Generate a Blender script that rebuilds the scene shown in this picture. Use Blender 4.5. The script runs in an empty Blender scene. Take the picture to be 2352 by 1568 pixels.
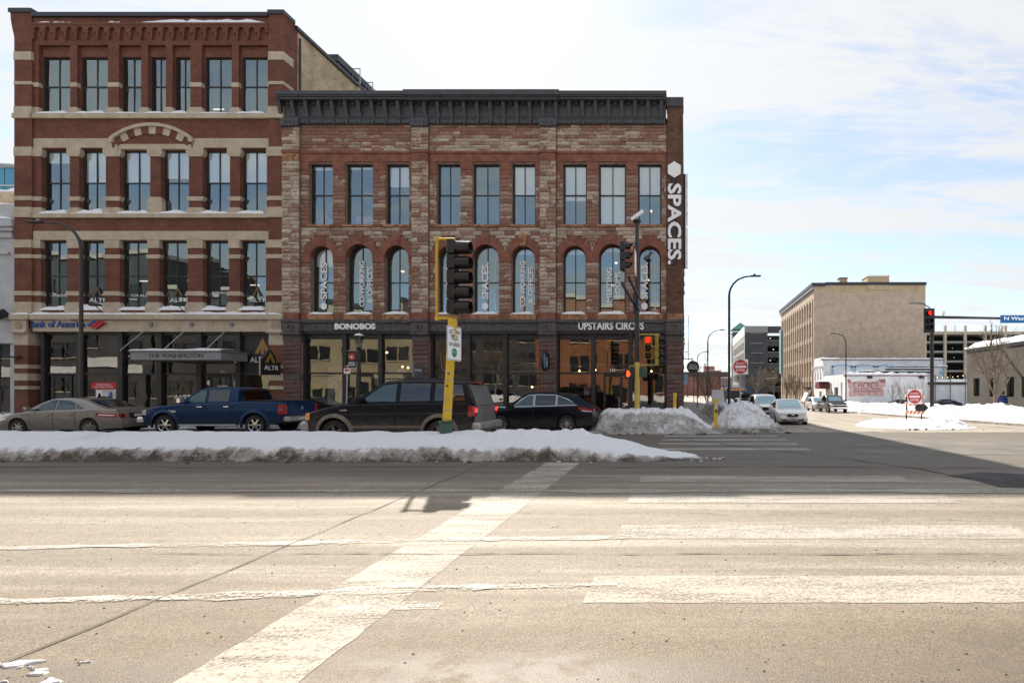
import bpy, math, random
from mathutils import Vector, Matrix, noise as mnoise
random.seed(7)
R = math.radians
SC = bpy.context.scene
COL = SC.collection

# ---------------------------------------------------------------- camera, world, sun, exposure
F, CX, CY, CAMH = 1250.0, 1575.0, 895.0, 1.84       # focal length and principal point in 2352-pixel units
cd = bpy.data.cameras.new('camera')
cam = bpy.data.objects.new('camera', cd); COL.objects.link(cam)
cam.location = (0, 0, CAMH); cam.rotation_euler = (R(90), 0, 0)
cd.sensor_width = 36; cd.lens = F / 2352 * 36
cd.shift_x = -(CX - 1176) / 2352; cd.shift_y = (CY - 784) / 2352
cd.clip_start = 0.1; cd.clip_end = 4000
SC.camera = cam

SUN = Vector((-0.385, 1.0, 0.885)).normalized()
sl = bpy.data.lights.new('sun', 'SUN'); sl.energy = 4.1; sl.angle = R(0.55); sl.color = (1.0, 0.925, 0.82)
so = bpy.data.objects.new('sun', sl); COL.objects.link(so); so.location = (-20, 40, 60)
so.rotation_euler = (-SUN).to_track_quat('-Z', 'Y').to_euler()

W = bpy.data.worlds.new('World'); SC.world = W; W.use_nodes = True
def world():
    nt = W.node_tree; N = nt.nodes; L = nt.links; N.clear()
    out = N.new('ShaderNodeOutputWorld'); bg = N.new('ShaderNodeBackground'); bg.inputs[1].default_value = 0.108
    sky = N.new('ShaderNodeTexSky'); sky.sky_type = 'NISHITA'; sky.sun_disc = False
    sky.sun_elevation = math.asin(SUN.z); sky.sun_rotation = math.atan2(SUN.x, SUN.y)
    sky.air_density = 0.8; sky.dust_density = 0.25; sky.ozone_density = 1.0
    tc = N.new('ShaderNodeTexCoord')
    # thin high cloud: noise on a plane overhead, so the wisps flatten towards the horizon
    sep = N.new('ShaderNodeSeparateXYZ'); L.new(tc.outputs['Generated'], sep.inputs[0])
    def m(op, a, b=None, c=None, clamp=False):
        n = N.new('ShaderNodeMath'); n.operation = op; n.use_clamp = clamp
        for i, q in enumerate((a, b, c)):
            if q is None: continue
            if isinstance(q, (int, float)): n.inputs[i].default_value = q
            else: L.new(q, n.inputs[i])
        return n.outputs[0]
    zc = m('ADD', m('MAXIMUM', sep.outputs[2], 0.0), 0.12)
    u = m('DIVIDE', sep.outputs[0], zc); v = m('DIVIDE', sep.outputs[1], zc)
    cmb = N.new('ShaderNodeCombineXYZ'); L.new(u, cmb.inputs[0]); L.new(v, cmb.inputs[1])
    mp = N.new('ShaderNodeMapping'); mp.inputs['Rotation'].default_value = (0, 0, R(-38)); mp.inputs['Scale'].default_value = (0.62, 1.5, 1)
    mp.inputs['Location'].default_value = (2.1, 0.25, 0)
    L.new(cmb.outputs[0], mp.inputs[0])
    n1 = N.new('ShaderNodeTexNoise'); n1.inputs['Scale'].default_value = 1.05; n1.inputs['Detail'].default_value = 9; n1.inputs['Roughness'].default_value = 0.62; n1.inputs['Distortion'].default_value = 0.5
    L.new(mp.outputs[0], n1.inputs[0])
    mp2 = N.new('ShaderNodeMapping'); mp2.inputs['Rotation'].default_value = (0, 0, R(-30)); mp2.inputs['Scale'].default_value = (0.5, 2.2, 1)
    L.new(cmb.outputs[0], mp2.inputs[0])
    n2 = N.new('ShaderNodeTexNoise'); n2.inputs['Scale'].default_value = 2.4; n2.inputs['Detail'].default_value = 10; n2.inputs['Roughness'].default_value = 0.7; n2.inputs['Distortion'].default_value = 0.8
    L.new(mp2.outputs[0], n2.inputs[0])
    s = m('ADD', m('MULTIPLY', n1.outputs[0], 0.62), m('MULTIPLY', n2.outputs[0], 0.42))
    # forward scattering: cloud is denser to the eye and brighter towards the sun
    dot = N.new('ShaderNodeVectorMath'); dot.operation = 'DOT_PRODUCT'; L.new(tc.outputs['Generated'], dot.inputs[0]); dot.inputs[1].default_value = SUN
    fw = m('POWER', m('MAXIMUM', dot.outputs['Value'], 0.0), 7.0)
    s2 = m('ADD', s, m('MULTIPLY', fw, 0.04))
    mr = N.new('ShaderNodeMapRange'); mr.interpolation_type = 'SMOOTHSTEP'; L.new(s2, mr.inputs[0])
    mr.inputs[1].default_value = 0.43; mr.inputs[2].default_value = 0.58; mr.inputs[3].default_value = 0.32; mr.inputs[4].default_value = 0.95
    hf = m('POWER', m('MULTIPLY', m('ADD', dot.outputs['Value'], 1.0), 0.5), 2.0)
    cl = m('ADD', m('ADD', 3.45, m('MULTIPLY', hf, 0.6)), m('MULTIPLY', fw, 0.3))
    cc = N.new('ShaderNodeCombineColor'); L.new(m('MULTIPLY', cl, 0.99), cc.inputs[0]); L.new(m('MULTIPLY', cl, 1.0), cc.inputs[1]); L.new(m('MULTIPLY', cl, 0.995), cc.inputs[2])
    mx = N.new('ShaderNodeMix'); mx.data_type = 'RGBA'; L.new(mr.outputs[0], mx.inputs[0]); L.new(sky.outputs[0], mx.inputs[6]); L.new(cc.outputs[0], mx.inputs[7])
    L.new(mx.outputs[2], bg.inputs[0]); L.new(bg.outputs[0], out.inputs[0])
world()
vs = SC.view_settings
vs.view_transform = 'Standard'; vs.look = 'None'; vs.exposure = 1.1; vs.gamma = 1.0; vs.use_curve_mapping = False
SC.cycles.max_bounces = 8; SC.cycles.transparent_max_bounces = 12; SC.cycles.diffuse_bounces = 4; SC.cycles.glossy_bounces = 3
SC.cycles.use_denoising = True; SC.cycles.caustics_reflective = False; SC.cycles.caustics_refractive = False

# ---------------------------------------------------------------- helpers
YF = 28.4                                            # front plane of the two main facades
SF = F / YF
def fx(d): return (d - CX) / SF                      # facade: pixel column -> metres
def fz(d): return CAMH + (CY - d) / SF
def PX(x, y, Y): return Vector(((x - CX) * Y / F, Y, CAMH - (y - CY) * Y / F))
def zroad(Y):
    if Y <= 12: return 0.0176 * max(Y, -6)
    return max(0.211 - 0.0176 * (Y - 12), -1.36)

class MB:
    def __init__(s): s.v = []; s.f = []
    def add(s, vs_, fs, mat=None):
        b = len(s.v)
        s.v += [tuple(mat @ Vector(p)) for p in vs_] if mat is not None else [tuple(p) for p in vs_]
        s.f += [tuple(i + b for i in f) for f in fs]; return s
    def box(s, x0, x1, y0, y1, z0, z1, mat=None):
        return s.add([(x0,y0,z0),(x1,y0,z0),(x1,y1,z0),(x0,y1,z0),(x0,y0,z1),(x1,y0,z1),(x1,y1,z1),(x0,y1,z1)],
              [(0,3,2,1),(4,5,6,7),(0,1,5,4),(1,2,6,5),(2,3,7,6),(3,0,4,7)], mat)
    def cbox(s, x0, x1, y0, y1, z0, z1, c=0.02, mat=None):      # box with chamfered edges
        vs_ = []; idx = {}
        for ix, (x, sx) in enumerate(((x0, 1), (x1, -1))):
            for iy, (y, sy) in enumerate(((y0, 1), (y1, -1))):
                for iz, (z, sz) in enumerate(((z0, 1), (z1, -1))):
                    for a in range(3):
                        idx[(ix, iy, iz, a)] = len(vs_)
                        vs_.append((x + (0 if a == 0 else sx*c), y + (0 if a == 1 else sy*c), z + (0 if a == 2 else sz*c)))
        fs = []
        for a in range(3):
            b, c2 = (a + 1) % 3, (a + 2) % 3
            for k in (0, 1):
                q = []
                for (i, j) in ((0, 0), (1, 0), (1, 1), (0, 1)):
                    t = [0, 0, 0]; t[a] = k; t[b] = i; t[c2] = j; q.append(idx[(*t, a)])
                fs.append(tuple(q) if k else tuple(reversed(q)))
        for a in range(3):                                        # edge strips along axis a
            b, c2 = (a + 1) % 3, (a + 2) % 3
            for i in (0, 1):
                for j in (0, 1):
                    t0 = [0, 0, 0]; t0[b] = i; t0[c2] = j; t1 = list(t0); t1[a] = 1
                    q = (idx[(*t0, b)], idx[(*t1, b)], idx[(*t1, c2)], idx[(*t0, c2)])
                    fs.append(q if (i == j) else tuple(reversed(q)))
        for ix in (0, 1):
            for iy in (0, 1):
                for iz in (0, 1):
                    q = tuple(idx[(ix, iy, iz, a)] for a in range(3))
                    fs.append(q if (ix + iy + iz) % 2 else tuple(reversed(q)))
        return s.add(vs_, fs, mat)
    def prism_xz(s, pts, y0, y1, mat=None):
        n = len(pts)
        return s.add([(x, y0, z) for x, z in pts] + [(x, y1, z) for x, z in pts],
              [tuple(range(n)), tuple(range(2*n - 1, n - 1, -1))] + [(i, i + n, (i + 1) % n + n, (i + 1) % n) for i in range(n)], mat)
    def prism_yz(s, pts, x0, x1, mat=None):
        n = len(pts)
        return s.add([(x0, y, z) for y, z in pts] + [(x1, y, z) for y, z in pts],
              [tuple(range(n - 1, -1, -1)), tuple(range(n, 2*n))] + [(i, (i + 1) % n, (i + 1) % n + n, i + n) for i in range(n)], mat)
    def prism_xy(s, pts, z0, z1, mat=None):
        n = len(pts)
        return s.add([(x, y, z0) for x, y in pts] + [(x, y, z1) for x, y in pts],
              [tuple(range(n - 1, -1, -1)), tuple(range(n, 2*n))] + [(i, (i + 1) % n, (i + 1) % n + n, i + n) for i in range(n)], mat)
    def tube(s, pts, r, n=8, cap=True, mat=None):
        pts = [Vector(p) for p in pts]; rs = r if isinstance(r, (list, tuple)) else [r] * len(pts)
        vs_ = []; fs = []; up = None
        for i, p in enumerate(pts):
            d = (pts[min(i + 1, len(pts) - 1)] - pts[max(i - 1, 0)]).normalized()
            if up is None:
                up = Vector((0, 0, 1)) if abs(d.z) < 0.9 else Vector((1, 0, 0))
            a = d.cross(up).normalized(); b = a.cross(d).normalized(); up = b
            for k in range(n):
                t = 2 * math.pi * k / n
                vs_.append(p + (a * math.cos(t) + b * math.sin(t)) * rs[i])
        for i in range(len(pts) - 1):
            for k in range(n):
                fs.append((i*n + k, i*n + (k + 1) % n, (i + 1)*n + (k + 1) % n, (i + 1)*n + k))
        if cap:
            fs.append(tuple(range(n - 1, -1, -1))); m = (len(pts) - 1)*n; fs.append(tuple(range(m, m + n)))
        return s.add(vs_, fs, mat)
    def lathe(s, prof, n=24, mat=None, cap=True):                 # profile (r, h) about local z
        vs_ = []; fs = []
        for r, h in prof:
            for k in range(n):
                t = 2 * math.pi * k / n; vs_.append((r * math.cos(t), r * math.sin(t), h))
        for i in range(len(prof) - 1):
            for k in range(n):
                fs.append((i*n + k, i*n + (k + 1) % n, (i + 1)*n + (k + 1) % n, (i + 1)*n + k))
        if cap:
            fs.append(tuple(range(n - 1, -1, -1))); m = (len(prof) - 1)*n; fs.append(tuple(range(m, m + n)))
        return s.add(vs_, fs, mat)
    def grid(s, fn, nu, nv):                                      # fn(i,j) -> point, faces of a sheet
        vs_ = [fn(i, j) for i in range(nu + 1) for j in range(nv + 1)]
        w = nv + 1
        return s.add(vs_, [(i*w + j, (i + 1)*w + j, (i + 1)*w + j + 1, i*w + j + 1) for i in range(nu) for j in range(nv)])
    def mesh(s, name, mat=None, smooth=False):
        me = bpy.data.meshes.new(name); me.from_pydata(s.v, [], s.f); me.update()
        if mat is not None: me.materials.append(M[mat] if isinstance(mat, str) else mat)
        if smooth:
            me.polygons.foreach_set('use_smooth', [True] * len(me.polygons))
            if smooth is not True: me.set_sharp_from_angle(angle=R(smooth))
        return me
    def build(s, name, mat, parent=None, smooth=False, world=True):
        return link(name, s.mesh(name, mat, smooth), parent, world)

def link(name, me, parent=None, world=True):
    o = bpy.data.objects.new(name, me); COL.objects.link(o)
    if parent is not None:
        o.parent = parent
        if world: o.matrix_parent_inverse = (PW[parent.name]).inverted() if parent.name in PW else Matrix()
    return o
PW = {}                                             # world matrices of roots and of parts under them
def tag(o, label, cat, group=None, kind=None):
    if label: o['label'] = label
    if cat: o['category'] = cat
    if group: o['group'] = group
    if kind: o['kind'] = kind
    return o
def thing(name, label, cat, loc=(0, 0, 0), rz=0, group=None):
    o = bpy.data.objects.new(name, None); COL.objects.link(o)
    o.location = loc; o.rotation_euler = (0, 0, rz); o.empty_display_size = 0.3
    PW[o.name] = Matrix.Translation(loc) @ Matrix.Rotation(rz, 4, 'Z')
    return tag(o, label, cat, group)
def structure(o): o['kind'] = 'structure'; return o
def copy_tree(o, parent=None):
    c = o.copy(); COL.objects.link(c)
    if parent is not None: c.parent = parent
    for ch in list(o.children): copy_tree(ch, c)
    return c

# ---- lettering: text turned into flat mesh pieces, fitted to a box
def text_mesh(body, w=None, h=1.0, ext=0.01, bold=0.0):
    cu = bpy.data.curves.new('lettering', 'FONT'); cu.body = body; cu.size = 1.0; cu.extrude = 0.0; cu.offset = bold; cu.resolution_u = 3
    o = bpy.data.objects.new('lettering', cu)
    me = bpy.data.meshes.new_from_object(o)
    vs_ = [v.co.copy() for v in me.vertices]; fs = [tuple(p.vertices) for p in me.polygons]
    bpy.data.objects.remove(o); bpy.data.curves.remove(cu); bpy.data.meshes.remove(me)
    if not vs_: return [], []
    x0 = min(v.x for v in vs_); x1 = max(v.x for v in vs_); y0 = min(v.y for v in vs_); y1 = max(v.y for v in vs_)
    sy = h / (y1 - y0); sx = w / (x1 - x0) if w else sy
    pts = [((v.x - x0) * sx, (v.y - y0) * sy) for v in vs_]
    # front and back sheets joined by walls along the boundary
    n = len(pts); V = [(a, b, 0.0) for a, b in pts] + [(a, b, -ext) for a, b in pts]
    edge = {}
    for f in fs:
        for i in range(len(f)):
            e = (f[i], f[(i + 1) % len(f)]); k = (min(e), max(e)); edge[k] = None if k in edge else e
    FS = [tuple(f) for f in fs] + [tuple(i + n for i in reversed(f)) for f in fs]
    FS += [(e[0], e[0] + n, e[1] + n, e[1]) for e in edge.values() if e]
    return V, FS
def text(body, origin, u, v, w=None, h=1.0, ext=0.01, bold=0.0, center=False):
    """MB with the text standing at origin, its lines along u, its height along v."""
    V, FS = text_mesh(body, w, h, ext, bold)
    o = Vector(origin); u = Vector(u).normalized(); v = Vector(v).normalized(); nrm = u.cross(v)
    if center and V: o = o - u * (max(p[0] for p in V) / 2)
    b = MB(); b.add([o + u*p[0] + v*p[1] + nrm*p[2] for p in V], FS); return b
def ring_pts(cx, cz, r, a0, a1, n): return [(cx + r*math.cos(a0 + (a1 - a0)*i/n), cz + r*math.sin(a0 + (a1 - a0)*i/n)) for i in range(n + 1)]
def arc_ring(mb, cx, cz, r0, r1, a0, a1, y0, y1, n=12):           # part of a flat ring in the facade plane
    a = ring_pts(cx, cz, r0, a0, a1, n); b = ring_pts(cx, cz, r1, a0, a1, n)
    for i in range(n):
        mb.prism_xz([a[i], b[i], b[i + 1], a[i + 1]], y0, y1)
def disc_xz(mb, cx, cz, r, y0, y1, n=20): mb.prism_xz(ring_pts(cx, cz, r, 0, 2*math.pi*(n - 1)/n, n - 1), y0, y1)
def wall_cells(x0, x1, z0, z1, holes):
    """rectangles that cover x0..x1, z0..z1 without the holes"""
    zs = sorted({z0, z1} | {min(max(q, z0), z1) for h in holes for q in h[2:]})
    out = []
    for a, b in zip(zs, zs[1:]):
        if b - a < 1e-5: continue
        cut = sorted((max(h[0], x0), min(h[1], x1)) for h in holes if h[2] < b - 1e-6 and h[3] > a + 1e-6)
        x = x0
        for c, d in cut:
            if c > x + 1e-5: out.append((x, c, a, b))
            x = max(x, d)
        if x < x1 - 1e-5: out.append((x, x1, a, b))
    return out
def fbm(x, y, z=0.0, oct=4):
    return mnoise.fractal(Vector((x, y, z)), 1.0, 2.0, oct)

# ---------------------------------------------------------------- materials
M = {}
class NT:
    def __init__(s, name):
        s.m = bpy.data.materials.new(name); s.m.use_nodes = True; s.t = s.m.node_tree; s.N = s.t.nodes; s.L = s.t.links; s.N.clear()
        s.out = s.N.new('ShaderNodeOutputMaterial'); s.b = s.N.new('ShaderNodeBsdfPrincipled'); s.L.new(s.b.outputs[0], s.out.inputs[0])
        s.tc = s.N.new('ShaderNodeTexCoord'); s.co = s.tc.outputs['Object']; M[name] = s.m
    def set(s, sock, v):
        if isinstance(v, (int, float)): sock.default_value = v
        elif isinstance(v, tuple): sock.default_value = v if len(v) == 4 or sock.type == 'VECTOR' else (*v, 1)
        else: s.L.new(v, sock)
    def bs(s, **k):
        names = dict(base='Base Color', rough='Roughness', metal='Metallic', normal='Normal', spec='Specular IOR Level', alpha='Alpha', coat='Coat Weight', coatr='Coat Roughness', emit='Emission Color', estr='Emission Strength')
        for a, v in k.items(): s.set(s.b.inputs[names[a]], v)
    def math(s, op, a, b=0.0, clamp=False):
        n = s.N.new('ShaderNodeMath'); n.operation = op; n.use_clamp = clamp; s.set(n.inputs[0], a); s.set(n.inputs[1], b); return n.outputs[0]
    def noise(s, scale, detail=4, rough=0.55, vec=None, sc=(1, 1, 1), dist=0.0):
        mp = s.N.new('ShaderNodeMapping'); s.L.new(vec or s.co, mp.inputs[0]); mp.inputs['Scale'].default_value = sc
        n = s.N.new('ShaderNodeTexNoise'); n.inputs['Scale'].default_value = scale; n.inputs['Detail'].default_value = detail; n.inputs['Roughness'].default_value = rough; n.inputs['Distortion'].default_value = dist
        s.L.new(mp.outputs[0], n.inputs[0]); return n.outputs[0]
    def ramp(s, v, a, b, lo=0.0, hi=1.0):
        n = s.N.new('ShaderNodeMapRange'); n.interpolation_type = 'SMOOTHSTEP'; s.set(n.inputs[0], v)
        for i, q in enumerate((a, b, lo, hi)): n.inputs[i + 1].default_value = q
        return n.outputs[0]
    def mix(s, f, a, b, blend='MIX'):
        n = s.N.new('ShaderNodeMix'); n.data_type = 'RGBA'; n.blend_type = blend; s.set(n.inputs[0], f); s.set(n.inputs[6], a); s.set(n.inputs[7], b); return n.outputs[2]
    def bump(s, h, strength=0.5, dist=0.01, normal=None):
        n = s.N.new('ShaderNodeBump'); n.inputs['Strength'].default_value = strength; n.inputs['Distance'].default_value = dist; s.L.new(h, n.inputs['Height'])
        if normal: s.L.new(normal, n.inputs['Normal'])
        return n.outputs[0]
    def attr(s, name):
        n = s.N.new('ShaderNodeAttribute'); n.attribute_name = name; return n
    def sep(s, v):
        n = s.N.new('ShaderNodeSeparateXYZ'); s.L.new(v, n.inputs[0]); return n.outputs
def plain(name, base, rough=0.6, metal=0.0, var=0.0, vscale=6, bump=0.0, bscale=60, bdist=0.004, spec=0.5, sc=(1, 1, 1), dirt=None, coat=0.0):
    t = NT(name); c = (*base, 1)
    if var:
        n = t.noise(vscale, 5, sc=sc); lo = tuple(q * (1 - var) for q in base); hi = tuple(min(q * (1 + var), 1) for q in base)
        c = t.mix(t.ramp(n, 0.3, 0.7), lo, hi)
    if dirt:                                          # (colour, z low, z high): splashed grime that fades out with height
        z = t.sep(t.co)[2]; d = t.math('ADD', t.ramp(z, dirt[2], dirt[1]), t.math('MULTIPLY', t.math('SUBTRACT', t.noise(5, 5, sc=(1, 1, 2)), 0.5), 0.9))
        f = t.ramp(d, 0.15, 0.95, 0.0, dirt[3] if len(dirt) > 3 else 0.85)
        c = t.mix(f, c, dirt[0]); t.bs(rough=t.math('ADD', rough, t.math('MULTIPLY', f, 0.45), True), coat=t.math('MULTIPLY', t.math('SUBTRACT', 1.0, f), coat))
        t.bs(base=c, metal=metal, spec=spec)
    else: t.bs(base=c, rough=rough, metal=metal, spec=spec, coat=coat)
    if bump: t.bs(normal=t.bump(t.noise(bscale, 4), bump, bdist))
    return t
def brick(name, c1, c2, mortar, w=0.215, h=0.0677, mort=0.007, var=0.25, dirtc=None, bump=0.5):
    t = NT(name); g = t.N.new('ShaderNodeNewGeometry'); x, y, z = t.sep(t.co); nx, ny, nz = t.sep(g.outputs['Normal'])
    side = t.math('GREATER_THAN', t.math('ABSOLUTE', nx), 0.6)
    u = t.math('ADD', t.math('MULTIPLY', x, t.math('SUBTRACT', 1.0, side)), t.math('MULTIPLY', y, side))
    cb = t.N.new('ShaderNodeCombineXYZ'); t.L.new(u, cb.inputs[0]); t.L.new(z, cb.inputs[1])
    b = t.N.new('ShaderNodeTexBrick'); t.L.new(cb.outputs[0], b.inputs['Vector']); b.inputs['Scale'].default_value = 1.0
    b.inputs['Brick Width'].default_value = w; b.inputs['Row Height'].default_value = h; b.inputs['Mortar Size'].default_value = mort; b.inputs['Mortar Smooth'].default_value = 0.3
    t.set(b.inputs['Color1'], c1); t.set(b.inputs['Color2'], c2); t.set(b.inputs['Mortar'], mortar)
    n = t.noise(1.3, 6, 0.65); c = t.mix(0.85, b.outputs[0], t.mix(t.ramp(n, 0.3, 0.72), (1 - var,) * 3, (1 + var * 0.4,) * 3), 'MULTIPLY')
    fine = t.noise(30, 3); c = t.mix(0.5, c, t.mix(fine, (0.75,) * 3, (1.2,) * 3), 'MULTIPLY')
    if dirtc: c = t.mix(t.ramp(t.noise(0.8, 6, 0.7, sc=(1, 1, 0.35)), 0.58, 0.85, 0, 0.4), c, dirtc)
    t.bs(base=c, rough=0.85, spec=0.25, normal=t.bump(t.math('ADD', t.math('MULTIPLY', b.outputs[1], -1.0), t.math('MULTIPLY', fine, 0.4)), bump, 0.008)); return t

brick('brick_red', (0.225, 0.091, 0.061), (0.172, 0.067, 0.047), (0.145, 0.078, 0.06), var=0.3)
brick('brick_tan_common', (0.72, 0.56, 0.35), (0.52, 0.40, 0.26), (0.54, 0.45, 0.34), w=0.22, h=0.075, mort=0.010, var=0.4, bump=0.7)
brick('brick_brown', (0.20, 0.092, 0.052), (0.10, 0.054, 0.04), (0.16, 0.125, 0.10), w=0.215, h=0.0677, mort=0.007, var=0.35)
brick('brick_beige_far', (0.58, 0.465, 0.36), (0.53, 0.42, 0.325), (0.55, 0.45, 0.355), w=0.4, h=0.16, mort=0.014, var=0.22, dirtc=(0.33, 0.27, 0.22))
brick('brick_opposite', (0.34, 0.14, 0.07), (0.28, 0.11, 0.055), (0.34, 0.22, 0.15), w=0.215, h=0.0677)
brick('brick_white', (0.62, 0.63, 0.66), (0.55, 0.56, 0.60), (0.45, 0.45, 0.47), w=0.215, h=0.0677, var=0.15)
plain('stone_tan', (0.45, 0.375, 0.27), 0.85, var=0.22, vscale=2.6, bump=0.35, bscale=45, spec=0.2)
def stone_tan():
    t = NT('stone_weathered'); a = t.noise(2.2, 6, 0.65); st = t.noise(3.5, 5, 0.7, sc=(3.5, 1, 0.35))
    c = t.mix(t.ramp(a, 0.3, 0.7), (0.45, 0.38, 0.28), (0.57, 0.49, 0.38)); c = t.mix(t.ramp(st, 0.58, 0.76, 0, 0.7), c, (0.17, 0.14, 0.11))
    t.bs(base=c, rough=0.88, spec=0.2, normal=t.bump(t.noise(40, 4), 0.3, 0.006))
stone_tan()
def rock():                                          # rock-faced blocks: red sandstone that has scaled pale in places
    t = NT('rock_faced_stone'); oi = t.N.new('ShaderNodeObjectInfo'); at = t.attr('tone')
    o = t.sep(oi.outputs['Color']); a = t.sep(at.outputs['Color'])
    pale = t.math('MULTIPLY', o[0], a[0]); val = t.math('MULTIPLY', o[1], a[1])
    n = t.noise(4.6, 6, 0.72, sc=(1, 1, 2.0)); n2 = t.noise(24, 5, 0.65)
    s = t.math('ADD', t.math('ADD', pale, t.math('MULTIPLY', t.math('SUBTRACT', n, 0.5), 1.5)), t.math('MULTIPLY', t.math('SUBTRACT', n2, 0.5), 1.3))
    red = t.mix(t.noise(7, 4), (0.215, 0.108, 0.080), (0.33, 0.185, 0.14)); pl = t.mix(t.ramp(t.noise(2.1, 5), 0.35, 0.68), (0.56, 0.48, 0.39), (0.42, 0.345, 0.27))
    c = t.mix(t.ramp(s, 0.42, 0.64), red, pl); hi = t.ramp(t.math('ADD', pale, t.math('MULTIPLY', t.math('SUBTRACT', n2, 0.5), 0.8)), 0.90, 1.1)
    c = t.mix(hi, c, (0.56, 0.51, 0.46)); vc = t.N.new('ShaderNodeCombineColor')
    for i in range(3): t.L.new(val, vc.inputs[i])
    c = t.mix(1.0, c, vc.outputs[0], 'MULTIPLY')
    t.bs(base=c, rough=0.9, spec=0.2, normal=t.bump(t.math('ADD', n2, t.noise(50, 4)), 0.8, 0.016))
rock()
def rock_dark():
    t = NT('rock_faced_dark'); oi = t.N.new('ShaderNodeObjectInfo'); o = t.sep(oi.outputs['Color'])
    c = t.mix(t.ramp(t.noise(6, 6, 0.7), 0.35, 0.7), (0.125, 0.08, 0.074), (0.22, 0.14, 0.125)); c = t.mix(t.ramp(t.noise(20, 4), 0.6, 0.8, 0, 0.6), c, (0.27, 0.22, 0.20))
    vc = t.N.new('ShaderNodeCombineColor')
    for i in range(3): t.L.new(o[1], vc.inputs[i])
    t.bs(base=t.mix(1.0, c, vc.outputs[0], 'MULTIPLY'), rough=0.9, spec=0.2, normal=t.bump(t.noise(28, 5), 0.7, 0.014))
rock_dark()
plain('mortar', (0.27, 0.21, 0.165), 0.95, var=0.25, vscale=5, spec=0.1)
def red_smooth():
    t = NT('red_smooth_stone'); c = t.mix(t.ramp(t.noise(2.5, 6), 0.3, 0.7), (0.195, 0.080, 0.056), (0.285, 0.128, 0.09))
    c = t.mix(t.ramp(t.noise(5, 7, 0.75), 0.60, 0.72, 0, 0.8), c, (0.40, 0.235, 0.135)); t.bs(base=c, rough=0.85, spec=0.2, normal=t.bump(t.noise(35, 4), 0.3, 0.006))
red_smooth()
plain('orange_stone', (0.34, 0.185, 0.105), 0.85, var=0.4, vscale=5, bump=0.5, bscale=30, spec=0.2)
plain('frieze_stone', (0.085, 0.083, 0.08), 0.75, var=0.35, vscale=7, bump=0.3, bscale=40)
plain('capital_stone', (0.11, 0.095, 0.09), 0.75, var=0.4, vscale=9, bump=0.4, bscale=40)
plain('cornice_metal', (0.058, 0.061, 0.066), 0.55, var=0.2, vscale=4)
plain('roof_cap', (0.03, 0.032, 0.04), 0.45)
plain('window_frame', (0.022, 0.02, 0.02), 0.45)
plain('store_frame', (0.026, 0.025, 0.025), 0.5, var=0.2)
plain('interior_wall', (0.58, 0.57, 0.55), 0.9)
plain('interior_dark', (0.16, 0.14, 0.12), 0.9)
plain('blind', (0.95, 0.95, 0.94), 0.9)
plain('decal_white', (0.93, 0.94, 0.95), 0.5)
plain('sign_white', (0.92, 0.93, 0.94), 0.5)
plain('black_paint', (0.016, 0.015, 0.015), 0.42)
plain('brown_pole', (0.035, 0.026, 0.024), 0.45, var=0.2)
def chipped(name, c, chip, lo=.66, hi=.70):
    t = NT(name); a = t.noise(14, 6, .75, sc=(1, 1, .6)); v = t.mix(t.noise(2.5, 4), tuple(q*.85 for q in c), c); v = t.mix(t.ramp(t.noise(3, 6, .7, sc=(1, 1, .3)), .5, .8, 0, .35), v, (.25, .2, .12)); v = t.mix(t.ramp(a, lo, hi), v, chip); t.bs(base=v, rough=.55, normal=t.bump(t.noise(40, 3), .15, .003))
chipped('yellow_paint', (0.76, 0.50, 0.03), (.20, .16, .10))
plain('yellow_dark', (0.34, 0.25, 0.03), 0.5, var=.2)
chipped('yellow_faded', (0.62, 0.46, 0.10), (.22, .18, .1))
plain('green_base', (0.03, 0.085, 0.06), 0.5, var=0.2)
plain('visor_black', (0.012, 0.012, 0.013), 0.28)
plain('galvanised', (0.42, 0.44, 0.45), 0.45, 0.5, var=0.15)
plain('sign_red', (0.52, 0.025, 0.03), 0.5)
plain('sign_blue', (0.0, 0.11, 0.32), 0.5)
plain('sign_green', (0.0, 0.27, 0.15), 0.5)
plain('sign_black', (0.015, 0.015, 0.016), 0.5)
plain('ink_black', (0.02, 0.02, 0.02), 0.6)
plain('bank_blue', (0.012, 0.08, 0.30), 0.4)
plain('gold', (0.34, 0.20, 0.05), 0.5); plain('gold_faint', (0.11, 0.078, 0.035), 0.6)
plain('orange_barrier', (0.75, 0.20, 0.03), 0.5)
plain('grey_metal', (0.20, 0.21, 0.22), 0.5, 0.3, var=0.15)
plain('canopy_grey', (0.26, 0.27, 0.285), 0.5, 0.2, var=0.1)
plain('poster_pink', (0.42, 0.24, 0.30), 0.8); plain('poster_teal', (0.16, 0.40, 0.45), 0.8); plain('poster_white', (0.6, 0.58, 0.56), 0.8, var=0.2, vscale=3); plain('poster_orange', (0.5, 0.16, 0.04), 0.8); plain('skin', (0.5, 0.30, 0.22), 0.6)
plain('tyre', (0.018, 0.018, 0.019), 0.85, var=0.5, vscale=8)
plain('alloy', (0.50, 0.50, 0.51), 0.35, 0.8); plain('chrome', (0.72, 0.73, 0.75), 0.16, 1.0); plain('under_black', (0.012, 0.012, 0.012), 0.8)
plain('dirty_chrome', (0.40, 0.39, 0.37), 0.4, 0.7, var=0.3)
plain('trim_tan', (0.16, 0.13, 0.10), 0.6, var=0.2)
def emissive(name, c, s, base=(0.02, 0.02, 0.02)):
    t = NT(name); t.bs(base=(*base, 1), rough=0.35, emit=(*c, 1), estr=s)
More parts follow.
